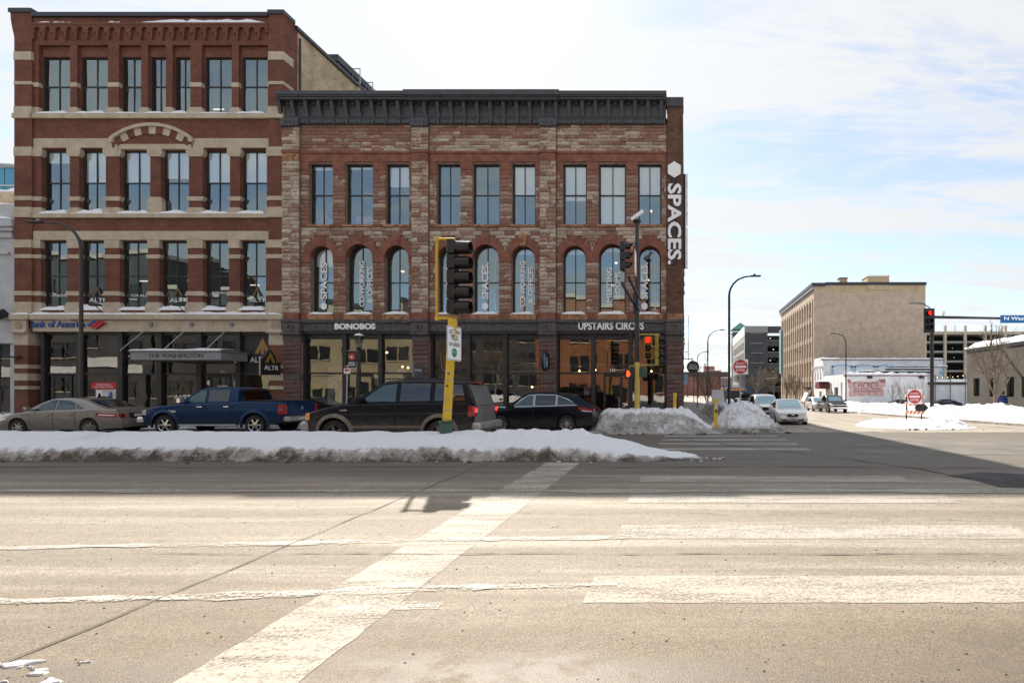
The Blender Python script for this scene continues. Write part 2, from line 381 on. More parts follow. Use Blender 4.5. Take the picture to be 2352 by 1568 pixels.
emissive('lamp_red', (1.0, 0.012, 0.006), 1.5); emissive('lamp_hand', (1.0, 0.085, 0.012), 1.1); emissive('tail_lit', (1.0, 0.03, 0.02), 1.3, (0.3, 0.01, 0.01)); emissive('bulb', (1.0, 0.62, 0.28), 4.0); emissive('led', (1.0, 0.85, 0.65), 0.6)
plain('lens_dark', (0.03, 0.014, 0.01), 0.25); plain('lens_green', (0.01, 0.035, 0.025), 0.25)
plain('tail_red', (0.30, 0.012, 0.015), 0.15); plain('amber', (0.75, 0.28, 0.03), 0.2); plain('head_lens', (0.55, 0.55, 0.55), 0.12, 0.3)
def glass(name, refl, tint=(0.75, 0.8, 0.82), gl=(0.9, 0.95, 1.0), rough=0.0, wav=0.0):
    """coated pane: part mirror, part see-through"""
    t = NT(name); t.N.remove(t.b); g = t.N.new('ShaderNodeBsdfGlossy'); t.set(g.inputs[0], gl); g.inputs['Roughness'].default_value = rough
    tr = t.N.new('ShaderNodeBsdfTransparent'); t.set(tr.inputs[0], tint); mx = t.N.new('ShaderNodeMixShader')
    lw = t.N.new('ShaderNodeLayerWeight'); lw.inputs[0].default_value = 0.25
    t.L.new(t.math('ADD', refl, t.math('MULTIPLY', lw.outputs['Fresnel'], 0.5), True), mx.inputs[0]); t.L.new(tr.outputs[0], mx.inputs[1]); t.L.new(g.outputs[0], mx.inputs[2]); t.L.new(mx.outputs[0], t.out.inputs[0])
    if wav: t.L.new(t.bump(t.noise(0.9, 2), wav, 0.05), g.inputs['Normal'])
glass('pane_upper', 0.25, (0.95, 0.97, 0.97), (0.78, 0.96, 1.0), wav=0.02)
glass('pane_store', 0.135, (0.55, 0.56, 0.55), (1.0, 0.96, 0.88), wav=0.035)
glass('pane_car', 0.16, (0.28, 0.36, 0.37)); glass('pane_car_dark', 0.08, (0.10, 0.10, 0.11))
glass('pane_far', 0.45, (0.25, 0.28, 0.3))
# ---------------------------------------------------------------- ground, roads, pavements
def road_mat():
    t = NT('road_concrete'); x, y, z = t.sep(t.co)
    big = t.noise(0.35, 6, 0.6, sc=(0.35, 1.2, 1)); st = t.noise(1.6, 7, 0.65, sc=(0.10, 1.6, 1)); med = t.noise(3.0, 6, 0.65)
    c = t.mix(t.ramp(big, 0.3, 0.7), (0.258, 0.220, 0.167), (0.35, 0.304, 0.238)); c = t.mix(t.ramp(st, 0.44, 0.66, 0, 0.85), c, (0.46, 0.41, 0.335))
    lane = t.math('SINE', t.math('MULTIPLY', y, 3.6)); c = t.mix(t.math('MULTIPLY', t.ramp(t.math('ADD', lane, t.math('MULTIPLY', t.noise(1.0, 4, sc=(0.15, 1, 1)), 1.6)), 0.9, 1.8), 0.30), c, (0.20, 0.168, 0.125))
    c = t.mix(t.ramp(med, 0.52, 0.75, 0, 0.4), c, (0.185, 0.152, 0.11))
    agg = t.ramp(t.math('ADD', y, t.math('MULTIPLY', t.noise(0.8, 5, sc=(0.4, 1.2, 1)), 2.4)), 6.6, 4.6); c = t.mix(t.math('MULTIPLY', agg, 0.88), c, (0.215, 0.162, 0.106))
    stain = t.math('MULTIPLY', t.ramp(t.math('ADD', x, t.math('MULTIPLY', big, 3.0)), 2.6, 4.6), t.ramp(t.math('ADD', y, t.math('MULTIPLY', med, 2.0)), 5.6, 4.4)); c = t.mix(t.math('MULTIPLY', stain, 0.55), c, (0.10, 0.082, 0.06))
    vo = t.N.new('ShaderNodeTexVoronoi'); vo.inputs['Scale'].default_value = 105; t.L.new(t.co, vo.inputs['Vector'])
    vo2 = t.N.new('ShaderNodeTexVoronoi'); vo2.inputs['Scale'].default_value = 130; t.L.new(t.co, vo2.inputs['Vector'])
    peb = t.sep(vo.outputs['Color'])[0]
    c = t.mix(0.75, c, t.mix(t.ramp(peb, 0.1, 0.95), (0.72, 0.70, 0.68), (1.30, 1.26, 1.20)), 'MULTIPLY')
    c = t.mix(t.ramp(t.math('ADD', vo.outputs['Distance'], t.math('MULTIPLY', t.noise(9, 4), 0.35)), 0.62, 0.9, 0, 0.65), c, (0.07, 0.06, 0.05))
    melt_shade = t.ramp(t.math('ADD', y, t.math('MULTIPLY', t.noise(1.4, 6, 0.7, sc=(0.12, 1.6, 1)), 2.6)), 10.7, 12.9); c = t.mix(t.math('MULTIPLY', melt_shade, 0.74), c, (0.085, 0.075, 0.064))   # meltwater by the median bank; also darkens the road's shaded far half by colour
    trk = t.ramp(t.noise(1.9, 7, 0.7, sc=(0.07, 1.4, 1)), 0.52, 0.66); c = t.mix(t.math('MULTIPLY', trk, 0.35), c, (0.15, 0.128, 0.10))
    # damp gutter near the viewer's kerb and a stain by the right
    wet = t.math('MULTIPLY', t.ramp(t.math('ADD', y, t.math('MULTIPLY', t.noise(1.1, 5, 0.6, sc=(0.5, 1.5, 1)), 2.2)), 5.15, 4.3), t.ramp(med, 0.3, 0.5))
    c = t.mix(t.math('MULTIPLY', wet, 0.45), c, (0.09, 0.075, 0.06))
    h = t.math('ADD', t.math('MULTIPLY', vo.outputs['Distance'], -1.2), t.math('MULTIPLY', vo2.outputs['Distance'], -0.5))
    t.bs(base=c, rough=t.math('SUBTRACT', 0.78, t.math('MULTIPLY', wet, 0.20)), spec=0.42, normal=t.bump(t.math('ADD', h, t.math('MULTIPLY', med, 0.8)), 0.26, 0.005))
road_mat()
def asphalt(name, base, var=0.3):
    t = NT(name); st = t.noise(1.2, 6, 0.65, sc=(0.6, 0.6, 1)); c = t.mix(t.ramp(st, 0.3, 0.7), tuple(q*(1 - var) for q in base), tuple(q*(1 + var) for q in base))
    c = t.mix(0.6, c, t.mix(t.noise(70, 3), (0.6,)*3, (1.35,)*3), 'MULTIPLY'); t.bs(base=c, rough=0.85, spec=0.35, normal=t.bump(t.noise(90, 3), 0.4, 0.005))
asphalt('asphalt_shade_patch', (0.055, 0.052, 0.05)); asphalt('crack_seal', (0.10, 0.086, 0.07))
def street_mat():
    t = NT('street_worn'); st = t.noise(1.3, 6, 0.6, sc=(1.4, 0.12, 1)); c = t.mix(t.ramp(st, 0.3, 0.7), (0.23, 0.20, 0.16), (0.36, 0.315, 0.255)); c = t.mix(t.ramp(t.noise(0.5, 6, sc=(0.7, 0.5, 1)), 0.5, 0.75, 0, 0.5), c, (0.18, 0.155, 0.125))
    c = t.mix(0.5, c, t.mix(t.noise(40, 3), (0.7,)*3, (1.3,)*3), 'MULTIPLY'); t.bs(base=c, rough=0.8, spec=0.35, normal=t.bump(t.noise(60, 3), 0.4, 0.006))
street_mat()
plain('pavement_concrete', (0.30, 0.28, 0.25), 0.85, var=0.3, vscale=1.2, bump=0.3, bscale=50)
plain('ground_dirt', (0.36, 0.35, 0.33), 0.9, var=0.35, vscale=0.4)
def paint_mat(name, c, lo, hi, streak=(0.25, 2.0, 1)):
    t = NT(name); n = t.math('ADD', t.math('MULTIPLY', t.noise(2.2, 7, 0.72, sc=streak), 0.5), t.math('MULTIPLY', t.noise(38, 4, 0.7), 0.5))
    a = t.ramp(n, lo, hi, 1.0, 0.0); v = t.mix(t.noise(4, 5), tuple(q*0.82 for q in c), c); t.bs(base=v, rough=0.75, spec=0.3, normal=t.bump(t.noise(70, 3), 0.3, 0.004))
    tr = t.N.new('ShaderNodeBsdfTransparent'); mx = t.N.new('ShaderNodeMixShader'); t.L.new(a, mx.inputs[0]); t.L.new(tr.outputs[0], mx.inputs[1]); t.L.new(t.b.outputs[0], mx.inputs[2]); t.L.new(mx.outputs[0], t.out.inputs[0])
paint_mat('road_paint', (0.50, 0.45, 0.37), 0.44, 0.66)
asphalt('road_shade_grey', (0.15, 0.135, 0.115), 0.25)
paint_mat('road_paint_faint', (0.46, 0.42, 0.355), 0.46, 0.64)
paint_mat('salt_line', (0.60, 0.56, 0.49), 0.43, 0.58, (0.6, 3.0, 1))

def sheet(name, xs, ys, zf, mat, parent=None, skirt=0.0):
    mb = MB(); nx, ny = len(xs), len(ys)
    mb.add([(x, y, zf(x, y)) for x in xs for y in ys], [(i*ny + j, (i + 1)*ny + j, (i + 1)*ny + j + 1, i*ny + j + 1) for i in range(nx - 1) for j in range(ny - 1)])
    if skirt:
        b = len(mb.v); loop = [(i, 0) for i in range(nx)] + [(nx - 1, j) for j in range(1, ny)] + [(i, ny - 1) for i in range(nx - 2, -1, -1)] + [(0, j) for j in range(ny - 2, 0, -1)]
        for (i, j) in loop: x, y, z = mb.v[i*ny + j]; mb.v.append((x, y, z - skirt))
        for k, (i, j) in enumerate(loop):
            i2, j2 = loop[(k + 1) % len(loop)]; mb.f.append((i*ny + j, b + k, b + (k + 1) % len(loop), i2*ny + j2))
    return mb.build(name, mat, parent)
def fr(a, b, n): return [a + (b - a)*i/n for i in range(n + 1)]
structure(sheet('ground', [-1500, -60, 0, 20, 60, 1500], [-1500, -6, 0, 12, 23, 40, 101, 1500], lambda x, y: zroad(y) - 0.10, 'ground_dirt'))
road = structure(sheet('avenue_road', fr(-140, 140, 20), [-3.2, 0, 4, 8, 12, 16, 20, 23.6], lambda x, y: zroad(y), 'road_concrete'))
street = structure(sheet('side_street', fr(3.6, 17.5, 4), [23.6, 40, 60, 80, 101, 320], lambda x, y: zroad(y), 'street_worn'))
kz = lambda x, y: zroad(y) + 0.14
def pavement(name, x0, x1, y0, y1):
    n = max(2, int((y1 - y0) / 12)); o = structure(sheet(name, [x0, x1], fr(y0, y1, n), kz, 'pavement_concrete', skirt=0.25)); return o
pv = pavement('pavement', -140, 3.45, 23.75, 29.0); pavement('pavement', -0.6, 3.45, 29.0, 320); pavement('pavement', 17.65, 60, 23.75, 33.0); pavement('pavement', 17.65, 24, 33.0, 320); pavement('pavement', -140, 140, -9.0, -3.35)
for nm, (a, b, c, d) in {'kerb': (-140, 3.6, 23.6, 23.75), 'kerb.001': (3.45, 3.6, 23.75, 320), 'kerb.002': (17.5, 17.65, 23.6, 320), 'kerb.003': (17.65, 140, 23.6, 23.75), 'kerb.004': (-140, 140, -3.35, -3.2)}.items():
    structure(sheet('kerb', [a, b], fr(c, d, max(1, int((d - c)/12))), lambda x, y: zroad(y) + 0.146, 'pavement_concrete', skirt=0.3))

# ---- painted markings, joints and patches, each a thin sheet on the road it belongs to
zm = lambda x, y: zroad(y) + 0.004
def marking(name, x0, x1, y0, y1, mat='road_paint', nx=8, skew=0.0, parent=None):
    n, k = max(2, int((x1 - x0)/.12)), max(2, int((y1 - y0)/.12)); o = sheet(name, fr(x0, x1, n), fr(y0, y1, k), lambda x, y: zm(x, y), mat, parent or road)
    for v in o.data.vertices:                          # ragged, chipped edges
        x, y, z = v.co; e = .022*fbm(x*6, y*6, 3.0, 3)
        if abs(y - y0) < .001 or abs(y - y1) < .001: v.co.y += e
        if abs(x - x0) < .001 or abs(x - x1) < .001: v.co.x += e
    return o
for i, (a, b) in enumerate(((2.66, 3.27), (4.50, 5.12), (6.32, 6.91), (8.16, 8.74), (9.87, 10.46), (15.25, 15.85), (17.05, 17.65), (18.85, 19.45), (20.7, 21.3))):
    marking('crosswalk_bar', -0.88 + 0.03*(i % 3), 4.12 if i < 5 else 3.55, a, b, 'road_paint' if i in (0, 1) else 'road_paint_faint')
marking('stop_line', -3.12, -2.36, 1.6, 12.2, 'road_paint', 3)
marking('stop_line', 6.2, 9.6, 24.6, 25.2, 'road_paint_faint', 3, parent=street)
for a, b in ((32, 35), (44, 47), (56, 59)): marking('lane_line', 10.4, 10.55, a, b, 'road_paint', 2, parent=street)
marking('lane_line', 12.0, 15.6, 24.3, 24.9, 'road_paint', 3, parent=street); marking('lane_line', -9.9, -8.6, 5.55, 5.83, 'road_paint_faint', 3); marking('lane_line', -7.4, -6.6, 4.1, 4.3, 'road_paint_faint', 3)
marking('lane_line', -2.9, -2.0, 4.37, 4.52, 'salt_line', 3)
def ribbon(name, pts, w, mat, dz=0.009, jit=0.0):
    mb = MB(); vs_ = []
    n = len(pts)
    for i, (x, y) in enumerate(pts):
        a = pts[max(i - 1, 0)]; b = pts[min(i + 1, n - 1)]; d = Vector((b[0] - a[0], b[1] - a[1])).normalized(); q = Vector((-d.y, d.x)) * w * 0.5 * (1 + jit*random.uniform(-1, 1))
        for s in (-1, 1): X = x + s*q.x; Y = y + s*q.y; vs_.append((X, Y, zroad(Y) + dz))
    mb.add(vs_, [(2*i, 2*i + 1, 2*i + 3, 2*i + 2) for i in range(n - 1)]); return mb.build(name, mat, road)
def curve(f, a, b, n): return [(x, f(x)) for x in fr(a, b, n)]
ribbon('salt_streak', curve(lambda x: 6.44 + 0.066*x + 0.02*math.sin(x*1.7), -12, -0.6, 70), 0.13, 'salt_line', jit=0.5)
ribbon('salt_streak', curve(lambda x: 4.98 + 0.085*x + 0.015*math.sin(x*2.1), -10, -0.62, 60), 0.14, 'salt_line', jit=0.5)
ribbon('tyre_streak', curve(lambda x: 9.05 + 0.02*math.sin(x), -14, 14, 60), 0.25, 'road_paint_faint', jit=0.5)
ribbon('pavement_joint', [(-4.42 + 0.012*math.sin(y*5), y) for y in fr(2, 12.2, 50)], 0.014, 'crack_seal', 0.011, 0.5)
ribbon('pavement_joint', [(x, 5.76 + 0.015*math.sin(x*3) + random.uniform(-.008, .008)) for x in fr(-6, 12, 120)], 0.014, 'crack_seal', 0.0115, 0.9)
ribbon('pavement_joint', [(x, 11.5 + 0.05*math.sin(x*0.8)) for x in fr(-20, 20, 60)], 0.03, 'crack_seal', 0.0115, 0.9)
ribbon('pavement_joint', [(4.0 + (12.6 - y)*0.6 + 0.08*math.sin(y*4), y) for y in fr(9.6, 20, 40)], 0.045, 'crack_seal', 0.0118, 0.8)
mb = MB(); outline = [(5.4, 9.35), (6.6, 9.2), (9.5, 9.25), (14, 9.3), (14, 10.6), (8.6, 10.55), (6.9, 10.6), (5.9, 10.9), (5.0, 10.5), (5.3, 10.0)]
mb.add([(x, y, zroad(y) + 0.004) for x, y in outline], [tuple(range(len(outline)))]); mb.build('asphalt_shade_patch', 'asphalt_shade_patch', road)  # newer dark asphalt
mb = MB(); outline = [(4.6, 14.4), (6, 13.9), (10, 13.8), (18, 14.0), (18, 19.8), (9, 20.2), (5.6, 19.9), (4.9, 17)]
mb.add([(x, y, zroad(y) + 0.004) for x, y in outline], [tuple(range(len(outline)))]); mb.build('asphalt_shade_patch', 'road_shade_grey', road)  # shadow band over the crossing, painted in as a grey sheet

# ---------------------------------------------------------------- snow
def snow_mat():
    t = NT('snow'); d = t.sep(t.attr('tone').outputs['Color'])[0]
    n = t.noise(4.5, 7, 0.72); n2 = t.noise(22, 5, 0.7); s = t.math('ADD', d, t.math('ADD', t.math('MULTIPLY', t.math('SUBTRACT', n, 0.5), 0.9), t.math('MULTIPLY', t.math('SUBTRACT', n2, 0.5), 0.8)))
    c = t.mix(t.ramp(s, 0.26, 0.55), (0.86, 0.87, 0.89), (0.43, 0.41, 0.385)); c = t.mix(t.ramp(s, 0.55, 0.92), c, (0.10, 0.08, 0.065))
    t.bs(base=c, rough=0.75, spec=0.3, normal=t.bump(t.math('ADD', t.noise(9, 6, 0.75), t.math('MULTIPLY', n2, 0.5)), 0.9, 0.05))
snow_mat()
plain('snow_clean', (0.86, 0.87, 0.89), 0.7, spec=0.3, bump=0.4, bscale=14, bdist=0.01)
def sm(t): t = max(0.0, min(1.0, t)); return t*t*(3 - 2*t)
def snow(name, x0, x1, y0, y1, nx, ny, hf, base=None):
    """hf(x,y) -> (height above ground, dirt); nothing is built where the height is below zero"""
    base = base or zroad; W_ = ny + 1; P = []; D = []; H = []
    for i in range(nx + 1):
        x = x0 + (x1 - x0)*i/nx
        for j in range(ny + 1):
            y = y0 + (y1 - y0)*j/ny; h, d = hf(x, y); P.append((x, y, base(y) + max(h, -0.03))); H.append(h); D.append(d)
    keep = [(i*W_ + j, (i + 1)*W_ + j, (i + 1)*W_ + j + 1, i*W_ + j + 1) for i in range(nx) for j in range(ny)]
    keep = [q for q in keep if max(H[k] for k in q) > 0]
    used = sorted({k for q in keep for k in q}); ix = {k: n for n, k in enumerate(used)}
    me = bpy.data.meshes.new(name); me.from_pydata([P[k] for k in used], [], [tuple(ix[k] for k in q) for q in keep]); me.update()
    at = me.color_attributes.new('tone', 'FLOAT_COLOR', 'POINT')
    at.data.foreach_set('color', [c for k in used for c in (D[k], D[k], D[k], 1.0)]); me.materials.append(M['snow'])
    me.polygons.foreach_set('use_smooth', [True]*len(me.polygons)); return link(name, me)
def lumps(x, y, f=2.2, a=0.12): 
    v = mnoise.voronoi(Vector((x*f*1.6, y*f*1.6, 1.7)))[0]; return a*(fbm(x*f, y*f, 3.1, 5) + 0.5*abs(fbm(x*f*2.3, y*f*2.3, 7.7, 3)) + 0.9*(0.45 - v[0]))
def h_median(x, y):
    yf = 12.32 + 0.10*fbm(x*0.8, 1.3) + 0.05*fbm(x*3, 5.0); t = y - yf
    end = sm((0.55 - x - 0.5*max(t, 0)*0.4 + 0.25*fbm(x*2.2, y*2.2, 3.3))/1.9)*0.5 + sm((-1.0 - x)/2.0)*0.5; yf += 0.18*max(x + 1.2, 0)**2; t = y - yf
    body = (0.31 + 0.05*fbm(x*1.1, 2.0))*sm(t/0.34) + 0.27*sm((t - 0.3)/1.5)
    h = body*end*sm((15.0 - y)/0.7)
    rough = sm((0.5 - t)/0.35)*0.13*(fbm(x*4.2, y*4.2, 9, 4) + 0.6*(0.4 - mnoise.voronoi(Vector((x*5, y*5, 2.0)))[0][0])) + 0.02*fbm(x*2, y*2, 4, 4)
    crest = sm((t - 0.9)/0.6)*(sm((x + 6.0)/0.8)*sm((-1.9 - x)/0.5))*0.08*max(fbm(x*3.1, y*2.6, 2.2, 4) + 0.3, 0)
    h += (rough*sm(h/0.1) + crest)*end
    if t < -0.05 or y > 15.2: h = -0.05
    dirt = sm((0.50 - t)/0.4)*(0.88 - 0.18*sm(t/0.4)) + 0.36*fbm(x*1.4, y*3.0, 6.0, 4)*sm((0.7 - t)/0.3) - 0.05 + 0.30*sm((x + 1.0)/1.2) - 0.30*sm((t - 0.5)/0.35) + 0.35*sm((0.08 - t)/0.1)
    return h, dirt
o = snow('snow_bank', -24, 0.5, 12.0, 15.3, 860, 96, h_median); tag(o, 'long ploughed snow bank on the median with a dirty near side', 'snow bank', kind='stuff')
def h_pileA(x, y):
    u = (x + 1.4)/3.1; yf = 22.0 + 0.55*max(u, 0)**2 + 0.25*max(-u, 0)**2 + 0.12*fbm(x*1.4, 4.4); t = y - yf
    e = sm((x + 4.4)/0.9)*sm((1.7 - x)/1.9); h = (0.95*sm(t/2.1))*e*sm((26.3 - y)/1.2)*(1.0 - 0.25*sm((x + 0.2)/1.6))
    h += lumps(x, y, 2.4, 0.13)*sm(h/0.25)
    if t < 0: h = -0.05
    return h, 0.55 - 0.60*sm((t - 1.35)/0.6) - 0.25*fbm(x*1.3, y*1.3) + 0.15*sm((0.5 - t)/0.4)
o = snow('snow_bank', -4.6, 1.9, 21.6, 26.4, 260, 190, h_pileA); tag(o, 'grubby snow heap at the street corner behind the dark crossover', 'snow bank', kind='stuff')
def h_pileB(x, y):
    r = math.hypot((x - 2.75)/1.85, (y - 25.9)/2.6); h = 1.22*sm((1.08 - r)/0.95)
    ridge = 1.12*sm((x - 1.55 + 0.2*fbm(y*0.6, 2.2))/0.95)*sm((4.35 - x)/0.8)*sm((y - 25.0)/1.5); h = max(h, ridge*(0.85 + 0.25*fbm(y*0.35, 8.8)))
    e = sm(h/0.2); h += (lumps(x, y, 2.8, 0.17))*e
    if h < 0.02: h = -0.05
    return h, 0.42 + 0.22*fbm(x*0.9, y*0.9, 5.5) - 0.25*sm((h - 0.75)/0.5) + 0.35*sm((0.3 - h)/0.3)
o = snow('snow_bank', 0.6, 4.9, 22.9, 60, 150, 560, h_pileB); tag(o, 'tall dirty snow heap under the red do not enter sign and along the side kerb', 'snow bank', kind='stuff')
def h_kerb(x, y):
    t = y - 23.7; b = 0.55 + 0.5*fbm(x*0.55, 6.1) + 0.35*math.exp(-((x + 14.2)/1.6)**2) + 0.25*math.exp(-((x + 21.5)/1.2)**2)
    h = max(b, 0.12)*sm(t/0.5)*sm((1.9 - t)/0.8); h += lumps(x, y, 2.6, 0.12)*sm(h/0.2)
    if t < 0 or t > 1.9: h = -0.05
    return h, 0.28 - 0.2*sm((h - 0.4)/0.4)
o = snow('snow_bank', -36, -4.2, 23.6, 25.7, 700, 50, h_kerb); tag(o, 'lumpy snow ridge along the far kerb behind the parked cars', 'snow bank', kind='stuff')
def h_right(x, y):
    t = x - 17.55 - 0.25*fbm(y*0.7, 3.0); h = (0.95 + 0.3*fbm(y*0.4, x*0.4, 2.0))*sm(t/0.9)*sm((3.1 - t)/1.0); h += lumps(x, y, 2.2, 0.10)*sm(h/0.2)
    if t < 0 or t > 3.1: h = -0.05
    return h, 0.42*sm((0.9 - t)/0.8) - 0.08
o = snow('snow_bank', 17.3, 21.2, 25, 74, 90, 620, h_right); tag(o, 'sunlit snow bank along the kerb before the grey windowed wall', 'snow bank', kind='stuff')
def h_lawn(x, y):
    h = 0.45 + 0.3*fbm(x*0.25, y*0.25, 1.0) + lumps(x, y, 1.0, 0.12); h *= sm((x - 19.5)/1.5)*sm((y - 46)/3)*sm((74.2 - y)/1.0)
    return (h if h > 0.02 else -0.05), 0.0
o = snow('snow_bank', 19.5, 46, 46, 74.5, 110, 120, h_lawn); tag(o, 'snow field in front of the white painted wall', 'snow bank', kind='stuff')
def h_island(x, y):
    r = math.hypot((x - 12.0)/2.9, (y - 29.0)/3.6); h = 0.30*sm((1.02 - r)/0.45); h = max(h, 0.46*sm((1.05 - math.hypot((x - 13.0)/1.7, (y - 27.6)/1.3))/0.8))
    h += lumps(x, y, 2.0, 0.07)*sm(h/0.12); return (h if h > 0.015 else -0.05), 0.45*sm((r - 0.55)/0.4) - 0.12
o = snow('snow_bank', 8.8, 15.2, 25.2, 32.8, 160, 180, h_island); tag(o, 'low snow island in the side street under the striped barricade', 'snow bank', kind='stuff')
# lumps of broken snow and ice lying at the foot of the banks
def clod(sc, seed):
    mb = MB(); rnd = random.Random(seed); prof = 6; vs_ = []
    for i, a in enumerate((-90, -50, -15, 25, 60, 90)):
        for k in range(8):
            r = sc*math.cos(R(a))*(1 + rnd.uniform(-.28, .28)); vs_.append((r*math.cos(k*math.pi/4), r*math.sin(k*math.pi/4)*0.8, sc*0.6*math.sin(R(a))*(1 + rnd.uniform(-.15, .15)) + sc*0.5))
    mb.add(vs_, [(i*8 + k, i*8 + (k + 1) % 8, (i + 1)*8 + (k + 1) % 8, (i + 1)*8 + k) for i in range(5) for k in range(8)]); return mb
CL = []
for s in range(4):
    me = clod(1.0, s).mesh('snow_clod', 'snow', True); at = me.color_attributes.new('tone', 'FLOAT_COLOR', 'POINT'); at.data.foreach_set('color', [c for _ in me.vertices for c in ((0.25 + 0.2*s,)*3 + (1.0,))]); CL.append(me)
rnd = random.Random(3)
spots = [(-10.5 + rnd.uniform(-5, 9.8), 12.25 - abs(rnd.gauss(0, .10)), rnd.uniform(.02, .05)) for _ in range(26)] + [(rnd.uniform(0.1, 0.9), rnd.uniform(12.3, 13.6), rnd.uniform(.02, .06)) for _ in range(14)]
spots += [(rnd.uniform(-3.6, 1.5), 22.0 - abs(rnd.gauss(0, .2)), rnd.uniform(.03, .09)) for _ in range(18)] + [(rnd.uniform(1.6, 4.6), 23.0 - abs(rnd.gauss(0, .2)), rnd.uniform(.04, .12)) for _ in range(16)] + [(rnd.uniform(10, 14.5), 25.4 - abs(rnd.gauss(0, .15)), rnd.uniform(.04, .1)) for _ in range(10)]
for x, y, s in spots:
    o = link('snow_clod', CL[rnd.randrange(4)]); o.location = (x, y, zroad(y) - s*0.1); o.scale = (s, s, s); o.rotation_euler = (0, 0, rnd.uniform(0, 6)); tag(o, 'small clod of broken snow lying on the road at the foot of a bank', 'snow clod', 'loose snow clods on the road')
def h_slush(x, y): h = 0.05*max(0, fbm(x*3, y*7, 4.4, 4) + 0.25)*sm((x + 4.9)/0.3)*sm((-3.55 - x)/0.3)*sm((3.62 - y)/0.12)*sm((y - 3.2)/0.1); return (h*.6 if h > 0.012 else -0.05), 0.36
o = snow('snow_slush', -5.0, -3.5, 3.15, 3.65, 90, 50, h_slush); tag(o, 'thin crust of old snow by the viewer side gutter', 'snow', kind='stuff')
o = link('snow_clod', CL[3]); o.location = (PX(206, 985, 13.6).x, 13.6, PX(206, 983, 13.6).z - .06); o.scale = (.14, .11, .13); tag(o, 'dirty lump of ice sitting on top of the median snow bank', 'snow clod')

# grit and wandering hairline cracks on the sunlit carriageway
rnd = random.Random(17); gm = MB()
for k in range(420):
    y = 3.0 + 6.5*rnd.random()**1.3; x = rnd.uniform(-1.3, 0.75)*y; r = rnd.uniform(.004, .014); z = zroad(y); gm.add([(x + r*math.cos(a)*rnd.uniform(.6, 1.3), y + r*math.sin(a), z + .001) for a in (0, 1.57, 3.14, 4.71)] + [(x, y, z + r*.7)], [(0, 1, 4), (1, 2, 4), (2, 3, 4), (3, 0, 4)])
o = gm.build('road_grit', 'crack_seal', road); o['kind'] = 'stuff'
for x0, y0, dx, n in ((-7.5, 7.4, .16, 60), (2.5, 7.2, .15, 50)):
    pts = [(x0, y0)]
    for k in range(n): pts.append((pts[-1][0] + dx, pts[-1][1] + rnd.gauss(0, .03)))
    ribbon('hairline_crack', pts, .005, 'crack_seal', .0035, .9)
# ---------------------------------------------------------------- shared building pieces
def split_letters(mb):
    """pieces of a lettering mesh, one per letter"""
    n = len(mb.v); p = list(range(n))
    def find(a):
        while p[a] != a: p[a] = p[p[a]]; a = p[a]
        return a
    for f in mb.f:
        for k in f[1:]: p[find(f[0])] = find(k)
    comp = {}
    for f in mb.f: comp.setdefault(find(f[0]), []).append(f)
    return [fs for fs in comp.values()]
def letters(parent, body, origin, u, v, w, h, mat, ext=0.03, bold=0.02, name='letter'):
    mb = text(body, origin, u, v, w, h, ext, bold); u = Vector(u).normalized(); out = []
    comps = []
    for fs in split_letters(mb):
        ks = {k for f in fs for k in f}; t = [Vector(mb.v[k]).dot(u) for k in ks]; comps.append([min(t), max(t), fs])
    comps.sort(key=lambda c: c[0]); merged = []
    for c in comps:
        if merged and c[0] < merged[-1][1] - 0.3*(c[1] - c[0]): merged[-1][1] = max(merged[-1][1], c[1]); merged[-1][2] += c[2]
        else: merged.append(c)
    for a, b, fs in merged:
        ks = sorted({k for f in fs for k in f}); ix = {k: i for i, k in enumerate(ks)}; q = MB(); q.add([mb.v[k] for k in ks], [tuple(ix[k] for k in f) for f in fs]); out.append(q.build(name, mat, parent))
    return out
def rect_pane(x0, x1, z0, z1, y):                     # each pane sits a hair out of true, as glazing does
    a, b = random.uniform(-.006, .006)*(x1 - x0), random.uniform(-.006, .006)*(z1 - z0); m = MB(); m.add([(x0, y - a - b, z0), (x1, y + a - b, z0), (x1, y + a + b, z1), (x0, y - a + b, z1)], [(0, 1, 2, 3)]); return m
def window(parent, x0, x1, z0, z1, y, pane='pane_upper', frame='window_frame', fw=0.065, rail=0.5, mull=True, blind=0.0, name='window', blind2=0.0):
    m = MB(); d = 0.09; zr = z0 + (z1 - z0)*(1 - rail); xm = (x0 + x1)/2
    m.box(x0, x0 + fw, y, y + d, z0, z1); m.box(x1 - fw, x1, y, y + d, z0, z1); m.box(x0 + fw, x1 - fw, y, y + d, z1 - fw, z1); m.box(x0 + fw, x1 - fw, y, y + d, z0, z0 + fw)
    rw = 0.035
    if rail: m.box(x0 + fw, x1 - fw, y + 0.012, y + d - 0.01, zr - rw, zr + rw)
    mw = 0.022
    if mull:
        m.box(xm - mw, xm + mw, y + 0.018, y + d - 0.012, z0 + fw, (zr - rw) if rail else z1 - fw)
        if rail: m.box(xm - mw, xm + mw, y + 0.018, y + d - 0.012, zr + rw, z1 - fw)
    o = m.build(name, frame, parent)
    xs = [(x0 + fw, xm - mw), (xm + mw, x1 - fw)] if mull else [(x0 + fw, x1 - fw)]
    zs = [(z0 + fw, zr - rw), (zr + rw, z1 - fw)] if rail else [(z0 + fw, z1 - fw)]
    for a, b in xs:
        for c, e in zs: rect_pane(a, b, c, e, y + 0.045).build('pane', pane, o)
    if blind: MB().box(x0 + fw*0.5, x1 - fw*0.5, y + 0.10, y + 0.11, z1 - (z1 - z0)*blind, z1).build('blind', 'blind', o)
    if blind2: MB().box(x0 + fw*0.5, x1 - fw*0.5, y + 0.13, y + 0.14, z0, z0 + (z1 - z0)*blind2).build('blind', 'blind', o)
    return o
